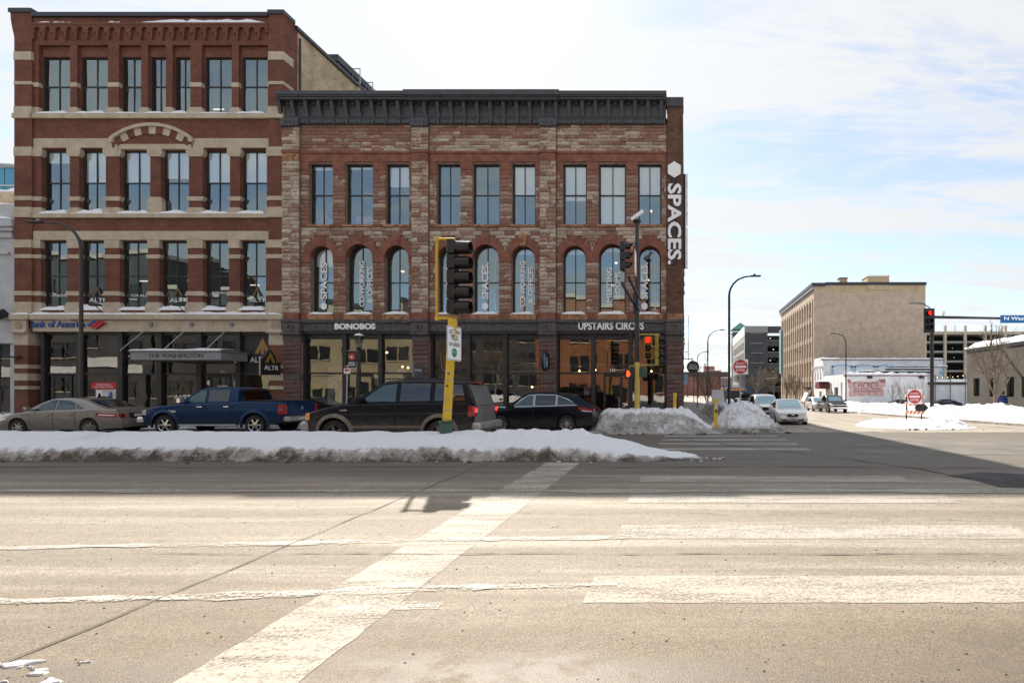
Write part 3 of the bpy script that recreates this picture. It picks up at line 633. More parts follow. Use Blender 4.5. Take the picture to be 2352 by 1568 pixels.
def arch_outline(x0, x1, z0, zs, rise, n=14, off=0.0):
    cx = (x0 + x1)/2; a = (x1 - x0)/2 - off; pts = [(x0 + off, z0 + off), (x1 - off, z0 + off)]
    for i in range(n + 1):
        t = math.pi*i/n; pts.append((cx + a*math.cos(t), zs + (rise - off)*math.sin(t)))
    return pts
def room(parent, x0, x1, y0, y1, z0, z1, mat, name='interior'):
    m = MB(); m.add([(x0,y0,z0),(x1,y0,z0),(x1,y1,z0),(x0,y1,z0),(x0,y0,z1),(x1,y0,z1),(x1,y1,z1),(x0,y1,z1)], [(0,1,2,3),(4,7,6,5),(1,5,6,2),(2,6,7,3),(3,7,4,0)]); return m.build(name, mat, parent)
def snow_cap(parent, x0, x1, y0, y1, z, h, seed=0, patchy=0.0, n=None, hump=True):
    """soft snow lying on a ledge; patchy > 0 breaks it up"""
    n = n or max(6, int((x1 - x0)/0.09)); m = MB(); prof = ((0, 0.0), (0.06, 0.55), (0.3, 0.95), (0.65, 1.0), (1.0, 0.85))
    rows = []
    for i in range(n + 1):
        x = x0 + (x1 - x0)*i/n; e = min(1, 4.5*min(i, n - i)/n + 0.02) if hump else 1.0; e = e*(2 - e)
        k = e*(0.8 + 0.45*fbm(x*1.3, seed*3.1 + 0.5))
        if patchy: k *= sm((fbm(x*1.6, seed*5.3 + 9.2, 0, 3) + patchy)/0.35)
        rows.append((x, max(k, 0.0)))
    vs_ = [(x, y0 + (y1 - y0)*a, z + h*b*k) for x, k in rows for a, b in prof]; w = len(prof)
    fs = [(i*w + j, (i + 1)*w + j, (i + 1)*w + j + 1, i*w + j + 1) for i in range(n) for j in range(w - 1) if rows[i][1] + rows[i + 1][1] > 0.04]
    m.add(vs_, fs); return m.build('snow_cap', 'snow_clean', parent, True)

# ---------------------------------------------------------------- red brick building with stone bands
WB = thing('brick_building', 'four storey red brick office building with pale stone bands', 'building', (fx(346), YF, 0))
X0, X1 = fx(38), fx(655)
BR = 'brick_red'
TOPW = [(89, 161), (177, 248), (273, 324), (339.5, 381), (396, 437), (463, 532), (548, 615)]
F3 = [(95, 160), (182, 243), (275, 345), (369, 434), (465, 528), (551, 613)]
F2 = [(94, 155), (183, 241), (275, 340), (366, 431), (466, 526), (551, 611)]
holesA = [(fx(a), fx(b), fz(262), fz(104)) for a, b in TOPW] + [(fx(a), fx(b), fz(491.5), fz(342)) for a, b in F3] + [(fx(a), fx(b), fz(712), fz(551)) for a, b in F2]
holesB = [(fx(a + (3 if b - a > 60 else 1.5)), fx(b - 1), fz(262), fz(129)) for a, b in TOPW] + [(fx(a + 1.5), fx(b - 1), fz(491.5), fz(344)) for a, b in F3] + [(fx(a + 1.5), fx(b - 1), fz(712), fz(553)) for a, b in F2]
m = MB()
for c in wall_cells(fx(70), fx(625), fz(733), fz(42), holesA): m.box(c[0], c[1], YF, YF + 0.16, c[2], c[3])
m.build('wall', BR, WB)
m = MB()
for c in wall_cells(fx(60), fx(635), fz(733), fz(42), holesB): m.box(c[0], c[1], YF + 0.161, YF + 0.62, c[2], c[3])
m.build('inner_wall', BR, WB)
for a, b in TOPW:                                     # soldier-course lintels inside the recessed panels
    k = 5 if b - a > 60 else 2
    MB().box(fx(a + k), fx(b - k), YF + 0.10, YF + 0.17, fz(129), fz(114)).build('brick_lintel', BR, WB)
# corner piers, flared outwards at the top left
YE = YF - 0.10
m = MB(); m.prism_xz([(fx(38), fz(762)), (fx(78), fz(762)), (fx(78), fz(32)), (fx(29), fz(32)), (fx(30), fz(48)), (fx(33), fz(66)), (fx(38), fz(88))], YE, YF + 0.5); m.build('pier', BR, WB)
m = MB(); m.box(fx(620), fx(655), YE, YF + 0.9, fz(762), fz(36)); m.build('pier', BR, WB)
for a, b, t in ((26.5, 79, 23), (619, 656.5, 27)): MB().box(fx(a), fx(b), YE - 0.06, YF + 0.7, fz(t + 9.2), fz(t)).build('parapet_cap', 'roof_cap', WB)
MB().box(fx(79.2), fx(618.8), YF - 0.16, YF + 0.6, fz(41.5), fz(32.5)).build('parapet_cap', 'roof_cap', WB)
MB().box(fx(78.2), fx(619.8), YF - 0.03, YF - 0.001, fz(56), fz(41.7)).build('parapet', BR, WB)
MB().box(fx(78.2), fx(619.8), YF - 0.15, YF - 0.001, fz(62), fz(56.2)).build('corbel_shelf', BR, WB)
n = 22; w = (fx(619.5) - fx(78.5))/n
for i in range(n):                                    # row of little round-arched corbels
    a = fx(78.5) + i*w + 0.004; b = a + w - 0.008; zt = fz(62.2); r = w*0.27; cx = (a + b)/2; zc = fz(72.5)
    pts = [(a, zt), (a, fz(80)), (a + 0.03, fz(93)), (a + 0.09, fz(93)), (cx - r, fz(80))] + [(cx + r*math.cos(t), zc + r*math.sin(t)) for t in [math.pi - math.pi*k/8 for k in range(9)]] + [(cx + r, fz(80)), (b - 0.03, fz(80)), (b, fz(76)), (b, zt)]
    MB().prism_xz(pts, YF - 0.13, YF + 0.01).build('corbel_arch', BR, WB)
snow_cap(WB, fx(80), fx(330), YF - 0.15, YF - 0.02, fz(56.2), 0.11, 1, 0.15); snow_cap(WB, fx(330), fx(617), YF - 0.15, YF - 0.02, fz(56.2), 0.21, 2, 0.75)
ST = 'stone_weathered'
def sblock(a, b, t, bt, proud=0.035, depth=0.36, mat=ST, kind='plain', ye=None, name='stone_block', jit=True):
    y0 = (ye if ye is not None else YF) - proud; e = 0.012; m = MB(); A, B, T, Bo = fx(a) - e, fx(b) + e, fz(t), fz(bt); c = min(0.11, (T - Bo)*0.45, (B - A)*0.2)
    if kind == 'base': pts = [(A - c, Bo), (B + c*0.7, Bo), (B + c*0.7, T - 2*c), (B, T), (A, T), (A - c, T - 2*c)]
    elif kind == 'cap': pts = [(A, Bo), (B, Bo), (B + c*0.7, Bo + 1.6*c), (B + c*0.7, T), (A - c, T), (A - c, Bo + 1.6*c)]
    else: pts = [(A, Bo), (B, Bo), (B, T), (A, T)]
    m.prism_xz(pts, y0 + (random.uniform(-.006, .006) if jit else 0), YF + depth); return m.build(name, mat, WB)
def piers(ws): return [(a[1], b[0]) for a, b in zip(ws, ws[1:])]
# stone bands on the end piers
for t, b in ((122, 141), (190, 197), (247, 262.5), (339.5, 360.5), (452, 461.5), (477, 491.5), (552, 570), (585, 594), (669, 679), (694, 719), (792.5, 792.6)):
    if b - t < 1: continue
    sblock(38.3, 77.7, t, b, 0.03, 0.3, ye=YE); sblock(620.3, 654.7, t, b, 0.03, 0.6, ye=YE)
# top floor: thin belt, splayed bases, sill ledge
for (a, b) in [(78.5, 89)] + piers(TOPW) + [(615, 619.5)]:
    narrow = b - a < 16.5 and a > 300 and b < 400
    if not narrow: sblock(a, b, 190, 200, 0.02)
    sblock(a, b, 247, 262.5, 0.03, kind='base' if b - a > 9 and a > 80 and b < 619 else 'plain')
def ledge(t, b, proud, cuts, d=0.45, mat=ST, name='sill_course'):
    for p, q in zip(cuts, cuts[1:]): MB().cbox(fx(p) + 0.003, fx(q) - 0.003, YF - proud, YF + d, fz(b), fz(t), 0.012).build(name, mat, WB)
ledge(263, 274, 0.13, [78.5, 150, 230, 300, 372, 448, 530, 619.5]); ledge(264, 275, 0.20, [36.5, 78.3]); ledge(264, 275, 0.20, [619.7, 656])
ledge(492, 501.5, 0.13, [78.5, 166, 270, 355, 440, 540, 619.5]); ledge(492, 501.5, 0.20, [36.5, 78.3]); ledge(492, 501.5, 0.20, [619.7, 656])
for ws, zt, hgt in ((TOPW, 263, 0.22), (F3, 492, 0.30), (F2, 712.5, 0.33)):
    for i, (a, b) in enumerate(ws): snow_cap(WB, fx(a - 3), fx(b - 3), YF - 0.13 if zt < 600 else YF - 0.06, YF + 0.36, fz(zt), hgt*random.uniform(0.8, 1.1), i)
snow_cap(WB, fx(79), fx(619), YF - 0.13, YF - 0.01, fz(263), 0.05, 31, 0.5); snow_cap(WB, fx(79), fx(619), YF - 0.13, YF - 0.01, fz(492), 0.05, 37, 0.4)
# third floor: lintels, capitals, bands, bases
for p, q in ((78.5, 120), (120, 175), (175, 258)): sblock(p, q - 0.3, 318.5, 340, 0.035)
for p, q in ((445, 505), (505, 556), (556, 619.5)): sblock(p, q - 0.3, 318.5, 340, 0.035)
sblock(265, 440, 331.5, 343, 0.03)
for (a, b) in [(78.5, 95)] + piers(F3) + [(613, 619.5)]:
    mid = 340 < a < 350
    sblock(a, b, 340.3, 360, 0.045, kind='cap' if b - a > 9 else 'plain')
    if mid: sblock(a, b, 453, 491.5, 0.04, kind='base')
    else: sblock(a, b, 452, 461.5, 0.04, kind='cap' if b - a > 9 else 'plain'); sblock(a, b, 477, 491.5, 0.05, kind='base' if b - a > 9 else 'plain')
# segmental arch with alternating voussoirs
cx, cz = fx(351.5), fz(284.6) - 3.47; ha = math.asin((fx(446) - cx)/3.47); nv = 11
for i in range(nv):
    a0 = math.pi/2 + ha - 2*ha*i/nv; a1 = math.pi/2 + ha - 2*ha*(i + 1)/nv; m = MB(); arc_ring(m, cx, cz, 2.93, 3.30, a1 + 0.002, a0 - 0.002, YF - 0.05, YF + 0.1, 3); m.build('voussoir', ST if i % 2 else BR, WB)
m = MB(); arc_ring(m, cx, cz, 3.302, 3.47, math.pi/2 - ha, math.pi/2 + ha, YF - 0.15, YF + 0.1, 22); m.build('arch_hood', ST, WB)
for s in (-1, 1): m = MB(); disc_xz(m, cx + s*3.36*math.sin(ha), cz + 3.36*math.cos(ha) - 0.06, 0.13, YF - 0.16, YF + 0.05, 14); m.build('scroll_stop', ST, WB)
# second floor
for p, q in ((78.5, 160), (160, 250), (250, 330), (330, 398), (398, 465), (465, 540), (540, 619.5)): sblock(p, q - 0.3, 531, 551.3, 0.035)
for (a, b) in [(78.5, 94)] + piers(F2) + [(611, 619.5)]:
    for t, bt, k in ((551.8, 570, 'plain'), (585, 594, 'cap'), (669, 679, 'base'), (694, 717, 'base')): sblock(a, b, t, bt, 0.04, kind=k if b - a > 9 else 'plain')
ledge(717.3, 722, 0.06, [78.5, 619.5], name='sill_course')
ledge(723.5, 734.5, 0.24, [78.5, 190, 300, 410, 520, 619.5], name='cornice_block'); ledge(723, 735, 0.30, [35.5, 78.3], name='cornice_block'); ledge(723, 735, 0.30, [619.7, 657], name='cornice_block')
snow_cap(WB, fx(79), fx(340), YF - 0.24, YF - 0.01, fz(723.5), 0.13, 5, 0.6, hump=False); snow_cap(WB, fx(340), fx(619), YF - 0.24, YF - 0.01, fz(723.5), 0.15, 9, 0.8, hump=False); snow_cap(WB, fx(36), fx(78), YE - 0.18, YE - 0.01, fz(723), 0.10, 7); snow_cap(WB, fx(620), fx(656), YE - 0.18, YE - 0.01, fz(723), 0.10, 8)
# frieze over the shopfront, end blocks with rosettes, striped shop piers
for p, q in zip([70.5, 180, 300, 420, 540, 621.5], [180, 300, 420, 540, 621.5]): MB().box(fx(p) + .003, fx(q) - .003, YF - 0.06, YF + 0.5, fz(761.5), fz(734.7)).build('frieze_block', ST, WB)
for a, b in ((37.5, 70.3), (621.7, 655.3)):
    MB().box(fx(a), fx(b), YE - 0.10, YF + 0.5, fz(760), fz(735.2)).build('frieze_block', ST, WB); c = fx((a + b)/2)
    m = MB(); arc_ring(m, c, fz(748), 0.17, 0.205, 0, 2*math.pi, YE - 0.135, YE - 0.09, 20); m.build('rosette', 'stone_tan', WB)
    for k in range(6): m = MB(); disc_xz(m, c + 0.085*math.cos(k*math.pi/3), fz(748) + 0.085*math.sin(k*math.pi/3), 0.04, YE - 0.13, YE - 0.09, 8); m.build('rosette_petal', 'stone_tan', WB)
    MB().box(fx(a - 1.5), fx(b + 1.5), YE - 0.2, YF + 0.5, fz(765.5), fz(760.2)).build('pier_ledge', ST, WB); snow_cap(WB, fx(a), fx(b), YE - 0.19, YE - 0.02, fz(760.2), 0.03, a)
    for t, bt, mt in ((765.7, 792.5, ST), (792.6, 837, BR), (837, 846, ST), (846, 857.4, BR), (857.4, 873.8, ST), (873.8, 886, BR), (886, 894, ST), (894, 951, BR), (951, 966, ST)):
        MB().box(fx(a + 0.4) - (0.012 if mt == ST else 0), fx(b - 0.4) + (0.012 if mt == ST else 0), YE - (0.03 if mt == ST else 0), YF + 0.5, fz(bt), fz(t)).build('pier_band', mt, WB)
# shopfront
Y_S = YF + 0.30
cols = [88, 171, 267, 357, 449, 539, 618]
for c in cols:
    wd = 5.5 if 100 < c < 600 else 4; m = MB(); m.box(fx(c - wd), fx(c + wd), Y_S - 0.12, Y_S + 0.12, 0.02, fz(761.5)); m.box(fx(c - wd - 1.5), fx(c + wd + 1.5), Y_S - 0.16, Y_S + 0.1, fz(775), fz(764)); m.build('shop_column', 'store_frame', WB)
MB().box(fx(88), fx(618), Y_S - 0.05, Y_S + 0.1, fz(768), fz(761.6)).build('shop_head', 'store_frame', WB)
for (a, b) in zip(cols, cols[1:]):
    x0, x1 = fx(a + 5.6), fx(b - 5.6)
    fr_ = MB().box(x0, x1, Y_S, Y_S + 0.07, 0.06, 0.45).box(x0, x1, Y_S, Y_S + 0.07, fz(860.5), fz(856)).build('shop_window', 'store_frame', WB)
    rect_pane(x0, x1, fz(856), fz(768.1), Y_S + 0.04).build('pane', 'pane_store', fr_)
    if a == 88 or a == 449:
        xm0, xm1 = (fx(105), fx(150)) if a == 88 else (fx(470), fx(518))
        d = MB().box(xm0, xm0 + .09, Y_S, Y_S + .06, .07, fz(862)).box(xm1 - .09, xm1, Y_S, Y_S + .06, .07, fz(862)).box(xm0 + .09, xm1 - .09, Y_S, Y_S + .06, fz(867), fz(862)).box(xm0 + .09, xm1 - .09, Y_S, Y_S + .06, .07, .33).build('shop_door', 'window_frame', WB)
        rect_pane(xm0 + .09, xm1 - .09, .33, fz(867), Y_S + .03).build('pane', 'pane_store', d); MB().box(xm1 - .2, xm1 - .15, Y_S - .06, Y_S - .02, .95, 1.35).build('door_handle', 'galvanised', d)
        rect_pane(x0, xm0, .45, fz(860.5), Y_S + .04).build('pane', 'pane_store', fr_); rect_pane(xm1, x1, .45, fz(860.5), Y_S + .04).build('pane', 'pane_store', fr_)
    else: rect_pane(x0, x1, .45, fz(860.5), Y_S + .04).build('pane', 'pane_store', fr_)
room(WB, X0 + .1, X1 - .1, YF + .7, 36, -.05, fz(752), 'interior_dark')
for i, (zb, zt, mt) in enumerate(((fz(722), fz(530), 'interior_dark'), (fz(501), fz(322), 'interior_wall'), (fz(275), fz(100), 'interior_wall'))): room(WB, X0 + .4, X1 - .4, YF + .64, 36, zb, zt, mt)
Yw = YF + 0.19
for i, (a, b) in enumerate(TOPW): window(WB, holesB[i][0] + .004, holesB[i][1] - .004, fz(262) + .004, fz(129) - .004, Yw, blind=0.03)
for i, (a, b) in enumerate(F3): h = holesB[7 + i]; window(WB, h[0] + .004, h[1] - .004, h[2] + .004, h[3] - .004, Yw, blind=(0.18, 0.5, 0.5, 0.42, 0.5, 0.5)[i])
DEC = {1: ('ALTR', 1), 3: ('ALTR', 1), 5: ('ALTR', 1), 0: ('AWAKENED', 0), 2: ('FOR ALL', 0), 4: ('EXPERIENCES\nTHAT', 0)}
for i, (a, b) in enumerate(F2):
    h = holesB[13 + i]; o = window(WB, h[0] + .004, h[1] - .004, h[2] + .004, h[3] - .004, Yw)
    body, big = DEC[i]; w = h[1] - h[0]; cx = (h[0] + h[1])/2 + .05
    if big:
        text(body, (cx - .42, Yw - .004, fz(692)), (1, 0, 0), (0, 0, 1), .95, .20, .002).build('window_lettering', 'decal_white', o)
        m = MB(); zb = fz(679); m.prism_xz([(cx - .28, zb), (cx - .12, zb), (cx, zb + .30), (cx + .12, zb), (cx + .28, zb), (cx, zb + .52)], Yw - .004, Yw - .002); m.build('window_emblem', 'gold_faint', o)
    else: text(body, (cx - .40, Yw - .004, fz(680)), (1, 0, 0), (0, 0, 1), .85, .13 if '\n' not in body else .26, .002).build('window_lettering', 'decal_white', o)
for d in (250, 437):                                  # two little floodlights on stalks over the frieze
    x = fx(d); lm = thing('wall_lamp', 'small dark floodlight on the stone ledge above the ' + ('striped flag emblem' if d < 300 else 'entrance canopy'), 'lamp', (x, YF - .2, fz(723)))
    MB().tube([(x - .1, YF - .1, fz(722)), (x - .1, YF - .55, fz(706))], .02, 6).build('arm', 'black_paint', lm); MB().cbox(x - .28, x + .22, YF - .75, YF - .5, fz(707), fz(702), .03).build('lamp_head', 'black_paint', lm)
# roof, side and back walls, penthouse behind
MB().box(X0 + .2, X1 - .35, YF + .63, 57.7, fz(60), fz(58)).build('roof', 'roof_cap', WB)
MB().box(X1 - .35, X1 - .02, YF + .92, 58, -.2, fz(46)).build('side_wall', 'brick_tan_common', WB)
for y in (34.6, 41, 48): MB().box(X1 - .019, X1 + .06, y, y + .55, 12, fz(46)).build('buttress', 'brick_tan_common', WB)
MB().box(X1 - .4, X1 + .12, YF + .72, 58, fz(46) + .002, fz(38)).build('parapet_cap', 'roof_cap', WB)
MB().box(X0 + .02, X0 + .35, YF + .52, 58, -.2, fz(46)).build('side_wall', 'brick_red', WB); MB().box(X0 + .36, X1 - .36, 57.75, 58, -.2, fz(50)).build('back_wall', 'brick_tan_common', WB)
MB().tube([(X1 + .04, YF + 1.05, fz(60)), (X1 + .04, YF + 1.05, 3)], .05, 8).build('downpipe', 'brown_pole', WB)
PH = thing('roof_penthouse', 'grey louvred plant room set back on the brick roof', 'plant room', (-28, 45, 20.7))
x1 = -24.3; zt = CAMH + (CY - 133)*38.2/F - .45
MB().box(x1 - 5, x1, 38.0, 52, fz(60), zt).build('wall', 'grey_metal', PH); MB().box(x1 - 5.2, x1 + .15, 37.8, 52.2, zt + .002, zt + .45).build('roof', 'roof_cap', PH)
for i in range(5): MB().box(x1 + .002, x1 + .05, 39.2, 51, fz(58) + .5 + i*.38, fz(58) + .68 + i*.38).build('louvre', 'canopy_grey', PH)
RL = thing('roof_ladder', 'pale steel ladder rails standing over the roof edge', 'ladder', (-24.0, 40.5, 20.8))
for k in (0, 1):
    y = 39.6 + k*1.6; x = -24.25
    for s in (0, .55): MB().tube([(x + s, y, 20.5), (x + s, y, 25.2 - k*.1)], .035, 6).build('rail', 'galvanised', RL)
    MB().tube([(x, y, 25.18 - k*.1), (x + .55, y, 25.18 - k*.1)], .035, 6).build('rung', 'galvanised', RL); MB().tube([(x, y, 24.2), (x + .55, y, 24.2)], .03, 6).build('rung', 'galvanised', RL)

for k, (d, y, fl) in enumerate(((382, 31.5, 270), (600, 31, 266), (565, 31, 598), (600, 30.4, 620), (585, 31.8, 640), (300, 32, 640), (220, 31, 650), (490, 31, 660))): MB().box(fx(d) - .35, fx(d) + .35, y, y + .05, fz(fl) + (2.0 if fl < 480 else .6), fz(fl) + (2.06 if fl < 480 else .65)).build('ceiling_light', 'led', WB)
# signs on the brick building
SG = thing('bank_sign', 'blue raised bank lettering with a red and blue striped flag emblem', 'shop sign', (fx(130), YF - .1, fz(752)))
letters(SG, 'Bank of America', (fx(72), YF - .10, fz(752.5)), (1, 0, 0), (0, 0, 1), fx(200) - fx(72), .36, 'bank_blue', .10, .012)
def flag(a, b, c, d, mat):
    x0, x1, z0, z1 = fx(207), fx(250), fz(757), fz(735)
    f = lambda u, v: (x0 + (x1 - x0)*u, z0 + (z1 - z0)*v)
    MB().prism_xz([f(*a), f(*b), f(*c), f(*d)], YF - .20, YF - .06).build('emblem_stripe', mat, SG)
flag((.0, .42), (.14, .30), (.48, .78), (.32, .86), 'bank_blue'); flag((.34, .87), (.50, .80), (.66, .92), (.5, 1), 'bank_blue')
flag((.18, .27), (.32, .18), (.66, .66), (.50, .75), 'sign_red'); flag((.35, .15), (.5, .03), (.84, .54), (.70, .63), 'sign_red'); flag((.53, .78), (.88, .56), (1, .62), (.68, .9), 'sign_red')
for i, (a, b) in enumerate(((74, 118), (124, 170), (172, 198), (220, 244))): snow_cap(SG, fx(a), fx(b), YF - .12, YF - .02, fz(737.2) if i < 3 else fz(735.5), .07, i + 40, .7)
CN = thing('entrance_canopy', 'flat grey entrance canopy with dark capital lettering and snow on top', 'canopy', (fx(400), 27.7, 3.5))
cx0, cx1, cz0, cz1 = -27.46, -22.98, 3.31, 3.73
MB().cbox(cx0, cx1, 26.9, Y_S - .14, cz0, cz1, .02).build('canopy_box', 'canopy_grey', CN); MB().box(cx0 - .06, cx1 + .06, 26.84, Y_S - .15, cz1 + .002, cz1 + .06).build('canopy_lip', 'canopy_grey', CN)
snow_cap(CN, cx0, cx1, 26.84, 28.2, cz1 + .06, .13, 3, hump=False)
k = 26.9/F
letters(CN, 'THE WASHINGTON', ((341 - CX)*k, 26.893, CAMH + (CY - 821.2)*k), (1, 0, 0), (0, 0, 1), 126*k, 9.4*k, 'sign_black', .012, .01)
for zx in (1075, 1358, 1642):
    a = fx(zx*.3259); m = MB(); m.tube([(a, YF - .06, fz(746)), (a - .25, 27.0, cz1 + .05)], .018, 6); m.build('stay_rod', 'galvanised', CN); m = MB(); disc_xz(m, a, fz(746), .11, YF - .12, YF - .06, 12); m.build('rod_plate', 'grey_metal', CN)
AL = thing('blade_sign', 'black projecting sign with a gold arrow emblem and white letters', 'shop sign', (-21.05, 27.6, 2.6))
MB().box(-21.11, -20.99, 26.95, 28.2, 2.60, 3.25).build('sign_box', 'sign_black', AL); MB().box(-21.11, -20.99, 26.95, 27.9, 3.252, 3.42).build('sign_box', 'sign_black', AL); m = MB(); m.prism_yz([(27.05, 3.42), (27.95, 3.42), (27.5, 3.9)], -21.11, -20.99); m.build('sign_peak', 'sign_black', AL)
text('ALTR', (-20.985, 27.1, 2.84), (0, 1, 0), (0, 0, 1), .95, .23, .003, .01).build('lettering', 'decal_white', AL)
m = MB(); m.prism_yz([(27.14, 3.2), (27.36, 3.2), (27.5, 3.48), (27.64, 3.2), (27.86, 3.2), (27.5, 3.78)], -20.988, -20.984); m.build('emblem', 'gold', AL)
for z in (2.75, 3.15): MB().tube([(-21.05, 28.2, z), (-21.05, YF, z)], .025, 6).build('bracket', 'galvanised', AL)
MB().tube([(-21.05, 26.9, 2.55), (-21.05, 26.9, 3.5)], .03, 6).build('sign_edge', 'galvanised', AL)
# window graphics and small notices behind the shop glass
def notice(name, label, x0, x1, y0, y1, mat, dy=0.004, body=None, bm='decal_white'):
    o = thing(name, label, 'notice', (fx((x0 + x1)/2), Y_S, fz(y1))); MB().box(fx(x0), fx(x1), Y_S + .04 - dy - .004, Y_S + .04 - dy, fz(y1), fz(y0)).build('panel', mat, o)
    if body:
        for t, a, b, c, d in body: text(t, (fx(a), Y_S + .03 - dy, fz(d)), (1, 0, 0), (0, 0, 1), fx(b) - fx(a), fz(c) - fz(d), .002).build('lettering', bm, o)
    return o
o = notice('poster', 'red window poster with two lines of white lettering', 194, 251, 877.5, 893, 'sign_red', .004, [('Come in for a', 206, 240, 880, 885.2), ('new way to bank', 201, 245, 886, 891)])
o = notice('poster', 'pale window poster of a man in a blue shirt under the red poster', 204, 251, 894, 921, 'poster_white')
for a, b, c, d, mt in ((207, 219, 897, 915, 'sign_white'), (210, 216, 903, 913, 'sign_red'), (236, 243, 901, 914, 'sign_blue'), (237.5, 241, 896, 900.5, 'skin'), (208, 238, 910, 921, 'sign_black')): MB().box(fx(a), fx(b), Y_S + .026, Y_S + .031, fz(d), fz(c)).build('printed_figure', mt, o)
m = MB(); disc_xz(m, fx(230.5), fz(914.8), .085, Y_S + .02, Y_S + .025, 14); m.build('printed_figure', 'sign_green', o)
text('121', (fx(124), Y_S + .03, fz(856)), (1, 0, 0), (0, 0, 1), fx(138) - fx(124), .17, .002, .02).build('door_number', 'decal_white', WB); text('121', (fx(494), Y_S + .03, fz(855)), (1, 0, 0), (0, 0, 1), fx(504) - fx(494), .11, .002, .02).build('door_number', 'decal_white', WB)
o = notice('window_graphic', 'dark window panel with a gold arrow and white letters', 549, 611, 768.5, 856, 'sign_black', .006, [('ALTR', 563, 603, 819, 831)])
m = MB(); c = fx(592); zb = fz(811); m.prism_xz([(c - .42, zb), (c - .2, zb), (c, zb + .45), (c + .2, zb), (c + .42, zb), (c, zb + .85)], Y_S + .018, Y_S + .022); m.build('emblem', 'gold', o); m = MB(); m.prism_xz([(c - .09, zb - .04), (c + .09, zb - .04), (c + .09, zb + .22), (c + .15, zb + .22), (c, zb + .4), (c - .15, zb + .22), (c - .09, zb + .22)], Y_S + .018, Y_S + .022); m.build('emblem', 'gold', o)
text('ALTR', (fx(386), Y_S + .03, fz(916)), (1, 0, 0), (0, 0, 1), fx(428) - fx(386), .22, .002).build('window_lettering', 'decal_white', WB)
m = MB(); c = fx(408); m.prism_xz([(c - .35, fz(903)), (c - .15, fz(903)), (c, fz(903) + .4), (c + .15, fz(903)), (c + .35, fz(903)), (c, fz(903) + .75)], Y_S + .028, Y_S + .031); m.build('window_emblem', 'gold_faint', WB)
def hexagon(cx, cz, r, y0, y1): m = MB(); m.prism_xz([(cx + r*.92*math.sin(k*math.pi/3), cz + r*math.cos(k*math.pi/3)) for k in range(6)], y0, y1); return m
hexagon(fx(467.5), fz(878.5), .14, Y_S + .026, Y_S + .03).build('window_emblem', 'decal_white', WB)
text('SPACES', (fx(472), Y_S + .03, fz(940)), (0, 0, 1), (-1, 0, 0), 1.05, .20, .002, .02).build('window_lettering', 'decal_white', WB)
text('SPACES.', (fx(535), Y_S + .03, fz(930)), (0, 0, 1), (-1, 0, 0), 1.3, .22, .002, .02).build('window_lettering', 'decal_white', WB)
text('CO-WORKING\n& OFFICES', (fx(487), Y_S + .02, fz(895)), (1, 0, 0), (0, 0, 1), fx(511) - fx(487), .24, .002, .02).build('window_lettering', 'decal_white', WB)
for i, (d, y, z) in enumerate(((478, 30.2, 3.4), (515, 30.2, 3.4), (498, 31, 3.2), (590, 33, 3.6))): m = MB(); m.lathe([(.01, .09), (.06, .07), (.09, 0), (.06, -.07), (.01, -.09)], 10, Matrix.Translation((fx(d), y, z))); m.build('ceiling_bulb', 'bulb', WB)

# ---------------------------------------------------------------- white painted building and the glass tower at the far left
WH = thing('painted_building', 'white painted brick building with a moulded cornice', 'building', (-40, 29, 0))
xr = fx(37.6); YWH = YF + .2
m = MB()
for c in wall_cells(xr - 14, xr, -.1, fz(466), [(fx(-30), fx(12.5), .3, fz(789)), (fx(-120), fx(-60), .3, fz(789))]): m.box(c[0], c[1], YWH, YWH + .4, c[2], c[3])
m.build('wall', 'brick_white', WH)
for a, b, t, bt, p in ((xr - 14.1, xr - .02, 505, 522, .42), (xr - 14, xr - .12, 522.4, 531, .30), (xr - 14, xr - .3, 531.4, 545, .15), (xr - 14, xr - .55, 577, 583, .12), (xr - 14, xr - .02, 726, 732, .18), (xr - 14, xr - .02, 783, 788, .12)): MB().cbox(a, b, YWH - p, YWH - .001, fz(bt), fz(t), .02).build('cornice_moulding', 'brick_white', WH)
snow_cap(WH, xr - 6, xr - .05, YWH - .42, YWH - .02, fz(505), .35, 4); snow_cap(WH, xr - 6, xr - .02, YWH, YWH + .4, fz(466), .12, 6)
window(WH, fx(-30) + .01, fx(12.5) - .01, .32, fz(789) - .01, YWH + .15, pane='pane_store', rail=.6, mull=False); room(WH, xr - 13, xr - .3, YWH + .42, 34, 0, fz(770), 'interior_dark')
MB().box(xr - 14, xr - .02, YWH + .41, 60, fz(470), fz(468)).build('roof', 'snow_clean', WH); MB().box(xr - 14, xr - .1, 36, 36.4, fz(466), 1.84 + (CY - 440)*36/F).build('chimney_wall', 'brick_tan_common', WH); snow_cap(WH, xr - 14, xr - .1, 36, 36.4, 1.84 + (CY - 440)*36/F, .3, 2)
FL = thing('wall_lamp', 'dark square floodlight hung on the white painted wall', 'lamp', (fx(15), YWH - .2, fz(724)))
MB().cbox(-.28, .28, -.14, .14, -.2, .2, .04, Matrix.Translation((fx(15), YWH - .45, fz(724))) @ Matrix.Rotation(R(-25), 4, 'Y') @ Matrix.Rotation(R(30), 4, 'X')).build('lamp_head', 'black_paint', FL); MB().tube([(fx(22), YWH - .35, fz(727)), (fx(25), YWH, fz(733))], .03, 6).build('bracket', 'grey_metal', FL)
MB().tube([(fx(25), YWH - .03, fz(733)), (fx(26), YWH - .03, fz(752)), (fx(28), YWH - .03, fz(783))], .014, 5).build('cable', 'grey_metal', FL)
SL = thing('shelf_lamp', 'thin dark strip lamp on the striped shop pier', 'lamp', (fx(42), YE - .2, fz(820))); MB().cbox(fx(33), fx(58), YE - .28, YE - .02, fz(821.8), fz(818.5), .02).build('lamp_head', 'black_paint', SL)
